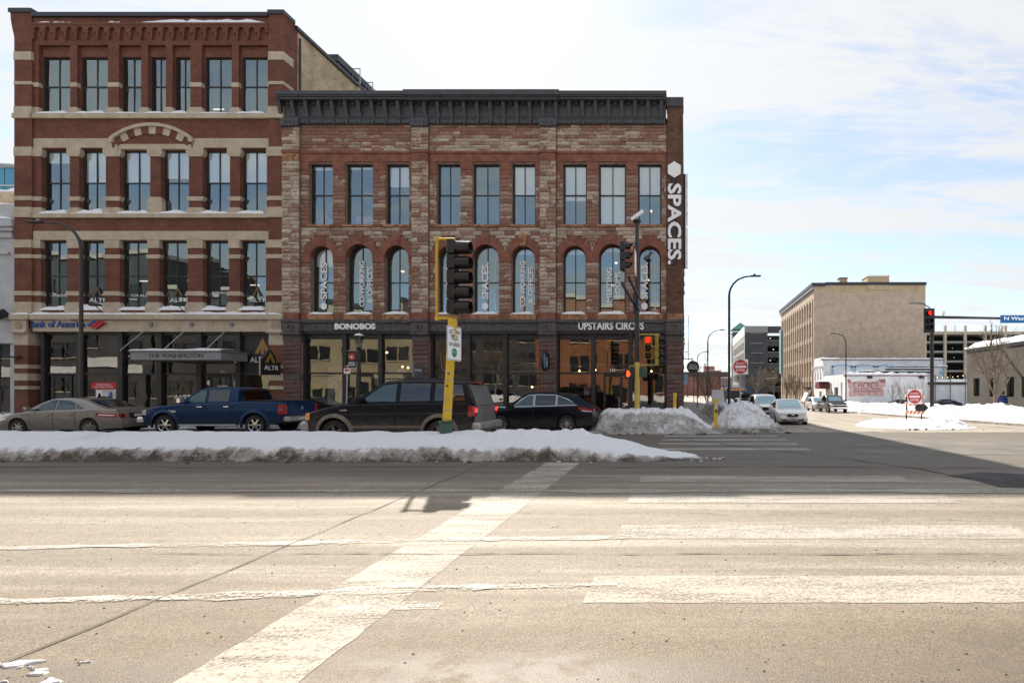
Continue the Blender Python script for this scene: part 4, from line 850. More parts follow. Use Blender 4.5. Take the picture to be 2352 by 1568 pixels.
GT = thing('office_tower', 'blue glass office tower beyond the white painted building', 'building', (-115, 95, 0))
gx, gy = (39 - CX)*90/F, 90
MB().box(gx - 40, gx, gy, gy + 30, -1, CAMH + (CY - 384)*90/F).build('core', 'interior_dark', GT)
plain('tower_glass', (0.10, 0.30, 0.40), 0.08, 0.6); plain('tower_glass_dark', (0.05, 0.15, 0.21), 0.08, 0.6); plain('tower_fin', (0.5, 0.55, 0.6), 0.5)
for i in range(10):
    for j in range(4): MB().box(gx - 1.9*(i + 1) + .06, gx - 1.9*i - .06, gy - .12, gy - .001, 26.2 + j*3.1, 29.1 + j*3.1).build('glass_panel', 'tower_glass' if (i*7 + j*3) % 5 else 'tower_glass_dark', GT)
for j in range(5): MB().box(gx - 19.2, gx + .1, gy - .3, gy - .13, 29.15 + j*3.1 - 3.1, 29.4 + j*3.1 - 3.1).build('floor_band', 'tower_fin', GT)
m = MB(); m.prism_xz([(gx - 20, CAMH + (CY - 362)*90/F), (gx + .6, CAMH + (CY - 382)*90/F), (gx + .6, CAMH + (CY - 385)*90/F), (gx - 20, CAMH + (CY - 372)*90/F)], gy - 1, gy + 28); m.build('sloping_roof', 'tower_fin', GT)
# ---------------------------------------------------------------- red sandstone building with black cornice
plain('glass_side', (0.025, 0.032, 0.04), 0.06, 0.0, spec=0.9)
SB = thing('stone_building', 'three storey rough red sandstone building with a black bracketed cornice', 'building', (fx(1110), YF, 0))
BAYS = [(691, 948), (986, 1241), (1278, 1531)]; PIERS = [(652, 691), (948, 986), (1241, 1278)]
W3 = [(710, 763.6), (793, 856), (885.6, 939), (1003, 1057.3), (1085.7, 1147.2), (1176, 1229.4), (1293, 1347.4), (1375, 1437.4), (1465, 1519.2)]
W2 = [(713, 765), (795, 855.6), (883.5, 938), (1005, 1057), (1085.8, 1145.3), (1174.8, 1228), (1292.5, 1346), (1375, 1436.5), (1465.5, 1518)]
ZSP = fz(591.5)
YM = YF + 0.05
holes3 = [(fx(a), fx(b), fz(515.6), fz(376)) for a, b in W3]
holes2 = [(fx(a), fx(b), fz(718.5), ZSP + (fx(b) - fx(a))/2) for a, b in W2]
m = MB()
for c in wall_cells(fx(652), fx(1531.5), fz(735), fz(284), holes3 + holes2): m.box(c[0], c[1], YM, YF + 0.6, c[2], c[3])
m.build('wall', 'mortar', SB)
for a, b in PIERS: MB().box(fx(a + .6), fx(b - .6), YF - 0.10, YM - .001, fz(734.5), fz(284.5)).build('pier', 'mortar', SB)
# --- rock-faced blocks
STV = []
for s in range(10):
    rnd = random.Random(100 + s); nx, nz = 4, 3; vs_ = []
    for i in range(nx):
        for j in range(nz):
            edge = (i in (0, nx - 1)) or (j in (0, nz - 1)); x = i/(nx - 1); z = j/(nz - 1)
            if not edge: x += rnd.uniform(-.08, .08); z += rnd.uniform(-.12, .12)
            vs_.append((x, (-0.012 if edge else -rnd.uniform(0.03, 0.06)) + rnd.uniform(-.006, .006), z))
    fs = [(i*nz + j, (i + 1)*nz + j, (i + 1)*nz + j + 1, i*nz + j + 1) for i in range(nx - 1) for j in range(nz - 1)]
    loop = [(i, 0) for i in range(nx)] + [(nx - 1, j) for j in range(1, nz)] + [(i, nz - 1) for i in range(nx - 2, -1, -1)] + [(0, j) for j in range(nz - 2, 0, -1)]
    b = len(vs_)
    for (i, j) in loop: q = vs_[i*nz + j]; vs_.append((q[0], 0.05, q[2]))
    for k, (i, j) in enumerate(loop): i2, j2 = loop[(k + 1) % len(loop)]; fs.append((i*nz + j, b + k, b + (k + 1) % len(loop), i2*nz + j2))
    STV.append((vs_, fs))
STONES = []
rs = random.Random(11)
def course(xa, xb, z0, z1, y, pale, lo=0.35, hi=0.95, whole=0.0, val=1.0):
    x = xa; w = xb - xa
    if w < 0.05: return
    lens = []
    if w < whole: lens = [w] if rs.random() < .62 else [w*rs.uniform(.35, .65)]
    else:
        t = 0
        while t < w:
            l = rs.uniform(lo, hi)
            if w - t - l < lo*.8: l = w - t
            lens.append(l); t += l
    t = xa
    for i, l in enumerate(lens):
        e = t + l if i < len(lens) - 1 else xb
        if whole and len(lens) == 1 and l < w - .01:
            STONES.append((t, t + l, z0, z1, y, pale + rs.uniform(-.26, .26), val*rs.uniform(.90, 1.18))); t = t + l; e = xb
        STONES.append((t, e, z0, z1, y, pale + rs.uniform(-.26, .26), val*rs.uniform(.90, 1.18))); t = e
def rows(t, b, h):
    n = max(1, round((fz(t) - fz(b))/h)); e = [fz(t)]; ws = [rs.uniform(.82, 1.18) for _ in range(n)]; s = sum(ws)
    for k in ws: e.append(e[-1] - (fz(t) - fz(b))*k/s)
    return list(zip(e[1:], e))
def gaps(bay, ws): 
    q = [w for w in ws if w[0] > bay[0] and w[1] < bay[1]]; x = [bay[0]] + [v for w in q for v in w] + [bay[1]]; return [(x[i], x[i + 1]) for i in range(0, len(x), 2)]
rA = rows(287, 348.2, .178)
for k, (z0, z1) in enumerate(rA):
    for bi, (a, b) in enumerate(BAYS): course(fx(a + .4), fx(b - .4), z0, z1, YF, (0.14 + .05*k, .18 + .07*k, .32 + .04*k)[bi], .34, .85)
    for bi, (a, b) in enumerate(PIERS): course(fx(a), fx(b), z0, z1, YF - .14, .55, .3, .6)
for z0, z1 in rows(403, 515.4, .21):
    for bay in BAYS:
        for a, b in gaps(bay, W3): course(fx(a + .3), fx(b - .3), z0, z1, YF, .40, whole=.9)
for z0, z1 in rows(372.4, 719, .205):
    for i, (a, b) in enumerate(PIERS): course(fx(a), fx(b), z0, z1, YF - .14, .66 if i == 0 else .55, .3, .6)
def hood(a, b): h = (fx(b) - fx(a))/2; return (fx(a) + fx(b))/2, h + .34, h + .50          # centre, half width, rise
for z0, z1 in rows(521.8, 591.2, .19):
    for bay in BAYS:
        cut = []
        for a, b in W2:
            if a > bay[0] and b < bay[1]:
                c, ha, hb = hood(a, b); q = (z0 - ZSP)/hb
                if q < 1: hw = ha*math.sqrt(max(0, 1 - max(q, 0)**2)) - .03; cut.append((c - hw, c + hw))
        x = fx(bay[0] + .4)
        for c, d in sorted(cut) + [(fx(bay[1] - .4), 1e9)]:
            if c - x > .06: course(x, c, z0, z1, YF, .55, .35, .9)
            x = max(x, d)
for z0, z1 in rows(603.5, 719, .20):
    for bay in BAYS:
        for a, b in gaps(bay, W2): course(fx(a + .3), fx(b - .3), z0, z1, YF, .38, whole=.9)
STONES.sort(key=lambda s: -(s[1] - s[0])*(s[3] - s[2]))
stone_me = []
for vs_, fs in STV:
    me = bpy.data.meshes.new('stone'); me.from_pydata(vs_, [], fs); me.update(); at = me.color_attributes.new('tone', 'FLOAT_COLOR', 'POINT'); at.data.foreach_set('color', [1.0]*4*len(vs_)); me.materials.append(M['rock_faced_stone']); stone_me.append(me)
J = .009
for i, (a, b, z0, z1, y, pale, val) in enumerate(STONES[:300]):
    o = link('stone', stone_me[i % 10], SB); o.location = (a + J, y + rs.uniform(-.012, .012), z0 + J); o.scale = (b - a - 2*J, 1.0, z1 - z0 - 2*J); o.color = (max(pale, 0), val, 1, 1)
V, FS, CO = [], [], []
for i, (a, b, z0, z1, y, pale, val) in enumerate(STONES[300:]):
    vs_, fs = STV[(i*7) % 10]; k = len(V); dy = rs.uniform(-.012, .012); V += [(a + J + (b - a - 2*J)*p[0], y + dy + p[1], z0 + J + (z1 - z0 - 2*J)*p[2]) for p in vs_]; FS += [tuple(q + k for q in f) for f in fs]; CO += [c for _ in vs_ for c in (max(pale, 0), val, 1, 1)]
me = bpy.data.meshes.new('stone_courses'); me.from_pydata(V, [], FS); me.update(); at = me.color_attributes.new('tone', 'FLOAT_COLOR', 'POINT'); at.data.foreach_set('color', CO); me.materials.append(M['rock_faced_stone'])
o = link('stone_courses', me, SB); o['kind'] = 'stuff'; o.color = (1, 1, 1, 1)
# --- smooth red bands, lintels, capitals
RS = 'red_smooth_stone'
def sb(a, b, t, bt, y0, mat=RS, name='smooth_block', y1=None, c=.008): return MB().cbox(fx(a) + .003, fx(b) - .003, y0, y1 or YM + .02, fz(bt), fz(t), c).build(name, mat, SB)
for (a, b) in BAYS:
    sb(a + .3, b - .3, 348.8, 353.5, YF - .07, name='string_course')
    q = [w for w in W3 if a < w[0] < b]; cuts = [a + .3] + [(q[i][1] + q[i + 1][0])/2 for i in range(2)] + [b - .3]
    for p, r in zip(cuts, cuts[1:]): sb(p, r, 353.8, 372.3, YF - .03, name='lintel', y1=YF + .30)
    for c in cuts[1:-1]: m = MB(); disc_xz(m, fx(c), fz(364), .10, YF - .06, YF - .02, 16); m.build('roundel', RS, SB)
    for g in gaps((a, b), W3):
        sb(g[0] + .3, g[1] - .3, 372.6, 390, YF - .025, name='capital_block', y1=YF + .30); sb(g[0] + .5, g[1] - .5, 390.3, 402.8, YF - .01, name='capital_block', y1=YF + .30)
    for w in q: sb(w[0] - 3.5, w[1] + 3.5, 515.8, 521.6, YF - .09, 'orange_stone', 'window_sill', y1=YF + .4)
    for g in gaps((a, b), W3): sb(g[0] + 3.7 if g[0] > a + 1 else g[0] + .3, g[1] - 3.7 if g[1] < b - 1 else g[1] - .3, 515.8, 521.6, YF - .05, RS, 'sill_block')
    for g in gaps((a, b), W2):
        sb(g[0] + .3, g[1] - .3, 591.5, 603.3, YF - .045, name='springer_block', y1=YF + .33); sb(g[0] + 1.5, g[1] - 1.5, 719.3, 733.8, YF - .04, RS, 'plinth_block', y1=YF + .33)
for (a, b) in PIERS:
    sb(a - 1, b + 1, 347.5, 353.5, YF - .20, name='string_course'); sb(a + .3, b - .3, 353.8, 372.2, YF - .16, 'orange_stone' if a < 700 else RS, 'pier_panel')
    m = MB(); arc_ring(m, fx((a + b)/2), fz(363), .06, .13, 0, 2*math.pi, YF - .185, YF - .155, 16); m.build('roundel', 'orange_stone' if a < 700 else RS, SB); sb(a + .3, b - .3, 719.3, 733.8, YF - .17, RS, 'plinth_block')
# --- arched hoods with keystones
for i, (a, b) in enumerate(W2):
    c, ha, hb = hood(a, b); r = (fx(b) - fx(a))/2; n = 9
    def rp(t, k, off=0.0): return (c + (r*(1 - k) + ha*k)*math.cos(t), ZSP + (r*(1 - k) + (hb + off*k)*k)*math.sin(t))
    for side, (t0, t1, nm, yy, mt) in enumerate(((0.0, math.pi/2 - .24, 'arch_stone', -.05, RS), (math.pi/2 - .235, math.pi/2 + .235, 'keystone', -.085, 'orange_stone' if i == 5 else RS), (math.pi/2 + .24, math.pi, 'arch_stone', -.05, RS))):
        m = MB(); nn = 3 if nm == 'keystone' else n; off = (.10 if i in (4, 5) else .03) if nm == 'keystone' else 0
        for k in range(nn):
            u0 = t0 + (t1 - t0)*k/nn; u1 = t0 + (t1 - t0)*(k + 1)/nn; m.prism_xz([rp(u0, 0), rp(u0, 1, off), rp(u1, 1, off), rp(u1, 0)], YF + yy, YF + .33)
        m.build(nm, mt, SB)
    m = MB(); disc_xz(m, c, ZSP + (r + hb)/2 + .03, .085, YF - .11, YF - .08, 14); m.build('roundel', RS, SB)
    sb(a - 4, b + 4 if b + 4 < 1530 else b + 3, 721.5, 733.9, YF - .10, 'orange_stone', 'window_sill', y1=YF + .45)
    snow_cap(SB, fx(a - 3), fx(b - .5), YF - .09, YF + .30, fz(721.5), .18, i + 60)
# --- arched windows
Y2 = YF + .30
def arched(a, b, blind=0.0):
    x0, x1, z0 = fx(a) + .002, fx(b) - .002, fz(721.3); r = (x1 - x0)/2; cx = (x0 + x1)/2; fw = .075; m = MB(); y0, y1 = Y2, Y2 + .10
    m.box(x0, x0 + fw, y0, y1, z0, ZSP); m.box(x1 - fw, x1, y0, y1, z0, ZSP); m.box(x0 + fw, x1 - fw, y0, y1, z0, z0 + fw); arc_ring(m, cx, ZSP, r - fw, r, 0, math.pi, y0, y1, 18)
    zr = fz(647); mw = .022; m.box(x0 + fw, x1 - fw, y0 + .015, y1 - .01, zr - .03, zr + .03); zt = ZSP + math.sqrt((r - fw)**2 - mw**2)
    m.box(cx - mw, cx + mw, y0 + .02, y1 - .012, z0 + fw, zr - .03); m.box(cx - mw, cx + mw, y0 + .02, y1 - .012, zr + .03, zt); o = m.build('arched_window', 'window_frame', SB)
    for s in (-1, 1):
        xa, xb = (x0 + fw, cx - mw) if s < 0 else (cx + mw, x1 - fw)
        rect_pane(xa, xb, z0 + fw, zr - .03, y0 + .05).build('pane', 'pane_upper', o)
        pts = [(xa, zr + .03), (xb, zr + .03)]; ar = ring_pts(cx, ZSP, r - fw, 0, math.pi, 24); ar = [p for p in ar if (p[0] > cx + mw if s > 0 else p[0] < cx - mw)]
        pts += ar + ([(xa, zt)] if s > 0 else []) if s > 0 else [(xb, zt)] + ar
        q = MB(); q.add([(p[0], y0 + .05, p[1]) for p in pts], [tuple(range(len(pts)))]); q.build('pane', 'pane_upper', o)
    if blind: MB().box(x0 + .03, x1 - .03, y0 + .13, y0 + .14, ZSP + r - blind*(ZSP + r - z0), ZSP + r - .01).build('blind', 'blind', o)
    return o
AW = [arched(a, b, (.28, 0, 0, 0, 0, .10, .10, .08, 0)[i]) for i, (a, b) in enumerate(W2)]
yd = Y2 - .004
def vtext(i, body, xr, yb, yt, wpx, bold=.012):           # window lettering that climbs the pane
    text(body, (fx(xr), yd, fz(yb)), (0, 0, 1), (-1, 0, 0), fz(yt) - fz(yb), wpx/SF, .002, bold).build('window_lettering', 'decal_white', AW[i])
for i, x in ((0, 743), (4, 1117.4), (8, 1487)):
    vtext(i, 'SPACES.' if i else 'SPACES', x, 685, 600, 15.5, .03); hexagon(fx(x - 8), fz(701), .20, yd - .001, yd + .001).build('window_emblem', 'decal_white', AW[i]); vtext(i, 'spacesworks.com', x + 20, 644, 594, 5, 0); vtext(i, '844.6.SPACES', x + 19.5, 710, 657, 6, 0)
for i, x in ((1, 830), (5, 1203)): vtext(i, 'CO-WORKING', x, 702, 597, 12.5, .02); vtext(i, '& OFFICES', x + 18.5, 694, 610, 12.5, .02)
for i, x in ((3, 1031.5), (7, 1403.8)): vtext(i, 'MEETING', x, 692, 611, 12.5, .02); vtext(i, 'ROOMS', x + 19.5, 682, 622, 12.5, .02)
for i, (a, b) in enumerate(W3): window(SB, holes3[i][0] + .003, holes3[i][1] - .003, fz(515.8) + .004, fz(376) - .004, YF + .22, fw=.075, blind=(.07, .06, .35, .02, .02, .5, .58, 1.0, .5)[i], name='window')
MB().box(fx(652) + .3, fx(1531) - .1, YF + .602, YF + .63, fz(372.5), fz(348)).build('inner_lintel', 'interior_wall', SB)
for d, y, z in ((1400, 31, fz(600) + .5), (1485, 30.2, fz(628)), (1395, 30.3, fz(640)), (1215, 30, fz(668)), (1489, 30.5, fz(455)), (1492, 31.5, fz(480)), (1218, 31, fz(505)), (840, 32, fz(590)), (1110, 32, fz(585))): MB().box(fx(d) - .07, fx(d) + .07, y, y + .2, z, z + .08).build('ceiling_light', 'led', SB)
# things standing in the office windows
for body, a, lb in (('fa', 717, 'pink standing letters inside the first upper office window'), ('me', 802, 'pink standing letters inside the second upper office window')):
    o = thing('letter_display', lb, 'letters', (fx(a + 20), YF + .6, fz(516))); letters(o, body, (fx(a), YF + .55, fz(516) + .02), (1, 0, 0), (0, 0, 1), fx(a + 42) - fx(a), .62, 'poster_pink', .12, .06)
for a, b, mt, t, lb in ((1010, 1024, 'sign_blue', 498, 'blue box standing inside the upper window of the middle bay'), (1034, 1050, 'poster_orange', 503, 'orange box standing inside the upper window of the middle bay')):
    o = thing('shelf_box', lb, 'box', (fx((a + b)/2), YF + 1, fz(520))); MB().cbox(fx(a), fx(b), YF + .75, YF + 1.0, fz(520), fz(t), .06).build('box_body', mt, o)
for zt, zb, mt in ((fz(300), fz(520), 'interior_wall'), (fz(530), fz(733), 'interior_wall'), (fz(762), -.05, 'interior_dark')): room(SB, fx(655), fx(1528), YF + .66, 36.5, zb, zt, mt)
# --- roof, back and side walls, right-hand brick pier
XR = fx(1568)
MB().box(fx(656), XR - .4, YF + .62, 52, fz(262), fz(259)).build('roof', 'roof_cap', SB); MB().box(XR - .34, XR - .02, YF + .64, 52.3, -.2, fz(240)).build('side_wall', 'brick_brown', SB); MB().box(fx(654), XR - .35, 52.01, 52.3, -.2, fz(250)).build('back_wall', 'brick_brown', SB)
MB().box(XR - .38, XR + .02, YF + .7, 52.3, fz(240) + .002, fz(236)).build('parapet_cap', 'roof_cap', SB)
MB().box(fx(1532.3), XR, YF - .05, YF + .62, fz(734), fz(247)).build('brick_pier', 'brick_brown', SB); MB().box(fx(1530.5), fx(1570), YF - .12, YF + .7, fz(246.8), fz(226)).build('parapet_cap', 'cornice_metal', SB); MB().box(fx(1531.8), fx(1568.5), YF - .10, YF + .65, fz(734.2), fz(720)).build('plinth_block', 'orange_stone', SB)
# --- black sheet-metal cornice
CM = 'cornice_metal'
def cpx(d, p): return (d - CX)*(YF - p)/F
xl, xr2 = cpx(631, .62), cpx(1530.5, .62); zc = lambda d, p: CAMH + (CY - d)*(YF - p)/F
def cor(x0, x1, p, t, b, name='cornice_moulding', back=YF + .6): return MB().cbox(x0, x1, YF - p, back, zc(b, p), zc(t, p), .012).build(name, CM, SB)
CN_ = SB
cor(xl, xr2, .60, 207.8, 217, 'cornice_fascia'); cor(xl + .05, xr2 - .02, .55, 217.3, 221.5); cor(xl + .1, xr2 - .03, .49, 221.8, 228)
mc0, mc1 = cpx(924, .7), cpx(1283, .7); cor(mc0, mc1, .68, 204.8, 217.5, 'cornice_fascia'); cor(mc0 + .05, mc1 - .05, .61, 217.8, 222.5); cor(mc0 + .08, mc1 - .08, .55, 222.8, 228.6)
cor(xl + .12, xr2 - .05, .10, 228.3, 268, 'cornice_panel'); cor(xl + .13, xr2 - .06, .17, 268.2, 271.5); cor(xl + .16, xr2 - .06, .13, 271.8, 284.5, 'cornice_frieze')
zt, zb = zc(228.8, .3), zc(267.5, .2)
bm = MB().prism_yz([(YF - .42, zt), (YF - .42, zt - .08), (YF - .38, zt - .10), (YF - .35, zt - .26), (YF - .27, zt - .52), (YF - .20, zb + .12), (YF - .19, zb), (YF - .09, zb), (YF - .09, zt)], -.085, .085).box(-.11, .11, YF - .48, YF - .12, zt + .001, zt + .035).mesh('cornice_bracket', CM)
xs = []; d = 651.0
while d < 1526: xs.append((d - CX)/SF); d += 29.95
for k, x in enumerate(xs):
    o = link('cornice_bracket', bm, SB); o.location.x = x
    if k < len(xs) - 1:
        xm = (x + xs[k + 1])/2; MB().cbox(xm - .11, xm + .11, YF - .22, YF - .105, zt - .22, zt - .06, .03).build('soffit_block', CM, SB)
    mid = mc0 < x < mc1
    if mid: MB().prism_xz([(x - .07, zc(270, .2)), (x + .07, zc(270, .2)), (x + .06, zc(282, .2)), (x, zc(286.5, .2)), (x - .06, zc(282, .2))], YF - .24, YF - .135).build('frieze_drop', CM, SB)
    else: MB().cbox(x - .06, x + .06, YF - .20, YF - .135, zc(284.5, .2), zc(273, .2), .015).build('frieze_drop', CM, SB)
    if k < len(xs) - 1: MB().box(x + .13, xs[k + 1] - .13, YF - .165, YF - .132, zc(282.5, .15), zc(277.5, .15)).build('frieze_panel', CM, SB)
for a, b in PIERS:
    x0, x1 = fx(a - 1), fx(b + 2); MB().cbox(x0, x1, YF - .27, YF - .10, zc(288.5, .25), zc(271, .25), .02).build('cornice_console', CM, SB)
    for s in (-.25, 0, .25): m = MB(); disc_xz(m, (x0 + x1)/2 + s*.85, zc(279, .25), .055, YF - .30, YF - .265, 10); m.build('console_boss', CM, SB)
    for k in range(5): MB().box(x0 + .02 + k*(x1 - x0)/5, x0 + .12 + k*(x1 - x0)/5, YF - .25, YF - .12, zc(291, .25), zc(288.6, .25)).build('console_drop', CM, SB)
# --- dark shop frieze and capitals
FZ = 'frieze_stone'
for (a, b) in ((691, 948), (986, 1241), (1278, 1531)):
    for p, r in zip(fr(a - 2, b + 2, 3), fr(a - 2, b + 2, 3)[1:]): MB().cbox(fx(p) + .003, fx(r) - .003, YF - .20, YF + .5, fz(742), fz(734.2), .015).build('frieze_moulding', FZ, SB); MB().box(fx(p) + .003, fx(r) - .003, YF - .10, YF + .5, fz(760.5), fz(742.2)).build('frieze_block', FZ, SB)
    MB().box(fx(a), fx(b), YF - .04, YF + .5, fz(766.5), fz(760.7)).build('shop_beam', 'store_frame', SB)
GP = [(655, 694), (950, 987), (1241, 1278), (1531.5, 1568)]
rs2 = random.Random(5)
dm = []
for vs_, fs in STV[:6]:
    me = bpy.data.meshes.new('pier_stone'); me.from_pydata(vs_, [], fs); me.materials.append(M['rock_faced_dark']); dm.append(me)
for gi, (a, b) in enumerate(GP):
    MB().cbox(fx(a - 2.5), fx(b + 2.5 if gi < 3 else b + 4), YF - .34, YF + .6, fz(741), fz(734.3), .02).build('capital_moulding', 'capital_stone', SB); MB().cbox(fx(a - 1.5), fx(b + 1.5 if gi < 3 else b + 3.5), YF - .28, YF + .6, fz(764), fz(741.3), .02).build('capital_block', 'capital_stone', SB); MB().cbox(fx(a - 2.5), fx(b + 2.5 if gi < 3 else b + 4), YF - .33, YF + .6, fz(770.5), fz(764.3), .03).build('capital_moulding', FZ, SB)
    m = MB(); arc_ring(m, fx((a + b)/2), fz(752.5), .10, .175, 0, 2*math.pi, YF - .33, YF - .27, 18); m.build('roundel', 'capital_stone', SB)
    MB().box(fx(a + .6), fx(b - .6), YF - .08, YF + .6, -.1, fz(771)).build('shop_pier', 'mortar', SB); MB().cbox(fx(a) - .01, fx(b) + .01, YF - .17, YF + .55, fz(785), fz(770.8), .01).build('smooth_block', 'capital_stone', SB); MB().cbox(fx(a) - .005, fx(b) + .005, YF - .15, YF + .55, fz(872), fz(858.5), .01).build('smooth_block', 'capital_stone', SB)
    for t, bt in ((785.3, 858.2), (872.3, 964)):
        n = round((fz(t) - fz(bt))/.225)
        for k in range(n):
            z1 = fz(t) - (fz(t) - fz(bt))*k/n; z0 = fz(t) - (fz(t) - fz(bt))*(k + 1)/n; cuts = [fx(a), fx(b)] if (k + gi) % 3 else [fx(a), fx(a) + (fx(b) - fx(a))*rs2.uniform(.35, .65), fx(b)]
            for p, q in zip(cuts, cuts[1:]): o = link('pier_stone', dm[rs2.randrange(6)], SB); o.location = (p + J, YF - .13 + rs2.uniform(-.015, .01), z0 + J); o.scale = (q - p - 2*J, 1.15, z1 - z0 - 2*J); o.color = (1, rs2.uniform(.75, 1.15), 1, 1)
    if gi == 3:                                       # rough quoins on the side return
        for k in range(16): z0 = .05 + k*.26; MB().cbox(fx(b) - .02, fx(b) + .05 + .03*(k % 2), YF - .05, YF + .6, z0, z0 + .245, .03).build('quoin', 'rock_faced_dark', SB)
# --- shop glazing
YG = YF + .22
SHOP = [[696, 787.5, 870, 949], [989, 1073.7, 1158.7, 1240], [1279.5, 1361, 1447, 1530]]
for bi, cs in enumerate(SHOP):
    MB().box(fx(cs[0]), fx(cs[-1]), YG - .04, YG + .12, fz(778), fz(766.7)).build('shop_head', 'store_frame', SB)
    for c in cs:
        w = .10 if c in cs[1:3] else .06; m = MB(); m.box(fx(c) - w, fx(c) + w, YG - .12, YG + .10, .05, fz(766.7)); m.box(fx(c) - w - .05, fx(c) + w + .05, YG - .17, YG + .08, fz(773), fz(767)); m.build('shop_column', 'store_frame', SB)
    for a, b in zip(cs, cs[1:]):
        x0, x1 = fx(a) + .10, fx(b) - .10; f = MB().box(x0, x1, YG, YG + .07, .08, .34).box(x0, x1, YG, YG + .07, fz(858.5), fz(854.5)).build('shop_window', 'store_frame', SB)
        rect_pane(x0, x1, fz(854.5), fz(778), YG + .04).build('pane', 'pane_store', f)
        door = {0: (787.5, 812, 851), 2: (1361, 1385, 1428)}.get(bi)
        if door and abs(door[0] - a) < 1:
            p, q = fx(door[1]), fx(door[2]); d = MB().box(p, p + .10, YG, YG + .06, .1, fz(860)).box(q - .10, q, YG, YG + .06, .1, fz(860)).box(p + .1, q - .1, YG, YG + .06, fz(865), fz(860)).box(p + .1, q - .1, YG, YG + .06, .1, .38).build('shop_door', 'window_frame', SB)
            rect_pane(p + .1, q - .1, .38, fz(865), YG + .03).build('pane', 'pane_store', d); MB().tube([(q - .16, YG - .06, .95), (q - .16, YG - .06, 1.45)], .018, 6).build('door_handle', 'galvanised', d)
            rect_pane(x0, p, .34, fz(858.5), YG + .04).build('pane', 'pane_store', f); rect_pane(q, x1, .34, fz(858.5), YG + .04).build('pane', 'pane_store', f)
        else: rect_pane(x0, x1, .34, fz(858.5), YG + .04).build('pane', 'pane_store', f)
# shop interiors: ducts, lamps, posters
for x0, x1, z in ((fx(1040), fx(1500), 3.3), (fx(1000), fx(1235), 2.9)): MB().tube([(x0, 32, z), (x1, 32, z)], .12, 10).build('ceiling_duct', 'galvanised', SB)
MB().tube([(fx(1100), 31.5, 2.2), (fx(1100), 31.5, 3.4), (fx(1106), 31.5, 3.55), (fx(1240), 31.5, 3.55)], .16, 10).build('ceiling_duct', 'galvanised', SB)
for d, y, z in ((850, 30, 3.9), (879, 31, 3.1), (905, 31, 3.1), (842, 32, 3.2), (1352, 30.5, 2.95), (1440, 31, 2.95), (1489, 31, 2.9), (1300, 32, 2.95), (1120, 31, 2.0), (1190, 31, 2.0), (880, 33, 3.0)): m = MB(); m.lathe([(.008, .06), (.045, .04), (.06, 0), (.045, -.04), (.008, -.06)], 8, Matrix.Translation((fx(d), y, z))); m.build('pendant_bulb', 'bulb', SB); MB().tube([(fx(d), y, z + .06), (fx(d), y, fz(762))], .006, 4).build('pendant_cord', 'black_paint', SB)
def poster(name, label, x0, x1, t, b, mat, y=YG + .10): o = thing(name, label, 'poster', (fx((x0 + x1)/2), y, fz(b))); MB().box(fx(x0), fx(x1), y, y + .02, fz(b), fz(t)).build('panel', mat, o); return o
o = poster('shop_poster', 'pink banner hung inside the first shop window', 744, 779, 841, 855, 'poster_pink')
o = poster('shop_poster', 'pale shop poster of a leaping runner with a teal square', 743, 779, 861.5, 930, 'poster_white'); MB().box(fx(757), fx(770), YG + .085, YG + .098, fz(876), fz(863)).build('printed_square', 'poster_teal', o)
for pts in ([(762, 876), (776, 870), (779, 885), (770, 892)], [(764, 890), (772, 886), (764, 905), (757, 910)], [(757, 905), (762, 908), (758, 918), (753, 916)], [(770, 888), (777, 886), (768, 912), (763, 915)]): MB().prism_xz([(fx(a), fz(b)) for a, b in pts], YG + .085, YG + .097).build('printed_figure', 'poster_pink', o)
o = poster('shop_poster', 'round white shop display with pink backing by the column', 876, 905, 857, 880, 'poster_pink'); m = MB(); disc_xz(m, fx(916), fz(857), .30, YG + .12, YG + .15, 20); m.build('display_disc', 'poster_white', o)
o = poster('shop_poster', 'small framed notice in the corner shop window', 1339, 1352, 888, 907, 'poster_white', YG + .06); m = MB(); m.box(fx(1341), fx(1350), YG + .05, YG + .055, fz(893), fz(890)); m.build('printed_line', 'sign_red', o)
o = poster('shop_poster', 'pale yellow paper notice inside the middle shop door', 851.5, 864, 862, 884, 'poster_white'); o = poster('shop_poster', 'orange card low in the first shop window', 710, 724, 878, 884, 'poster_orange')
text('135', (fx(1400), YG - .005, fz(852.5)), (1, 0, 0), (0, 0, 1), fx(1412) - fx(1400), .15, .003, .02).build('door_number', 'decal_white', SB)
# --- shop lettering
o = thing('shop_sign', 'white raised capital letters on the dark frieze over the first shop bay', 'shop sign', (fx(820), YF - .15, fz(757))); letters(o, 'BONOBOS', (fx(773), YF - .17, fz(757.2)), (1, 0, 0), (0, 0, 1), fx(866) - fx(773), fz(743) - fz(757.2), 'sign_white', .06, .045)
o = thing('shop_sign', 'narrow white capital letters on the dark frieze of the corner shop bay', 'shop sign', (fx(1404), YF - .15, fz(758))); letters(o, 'UPSTAIRS CIRCUS', (fx(1329.5), YF - .17, fz(758)), (1, 0, 0), (0, 0, 1), fx(1479.5) - fx(1329.5), fz(740) - fz(758), 'sign_white', .05, .03)
o = thing('carved_lettering', 'worn carved lettering on the dark frieze of the middle shop bay', 'shop sign', (fx(1080), YF - .1, fz(757)))
letters(o, 'STORAGE & CO.', (fx(995), YF - .108, fz(757)), (1, 0, 0), (0, 0, 1), fx(1117) - fx(995), fz(745) - fz(757), 'capital_stone', .02, .03)
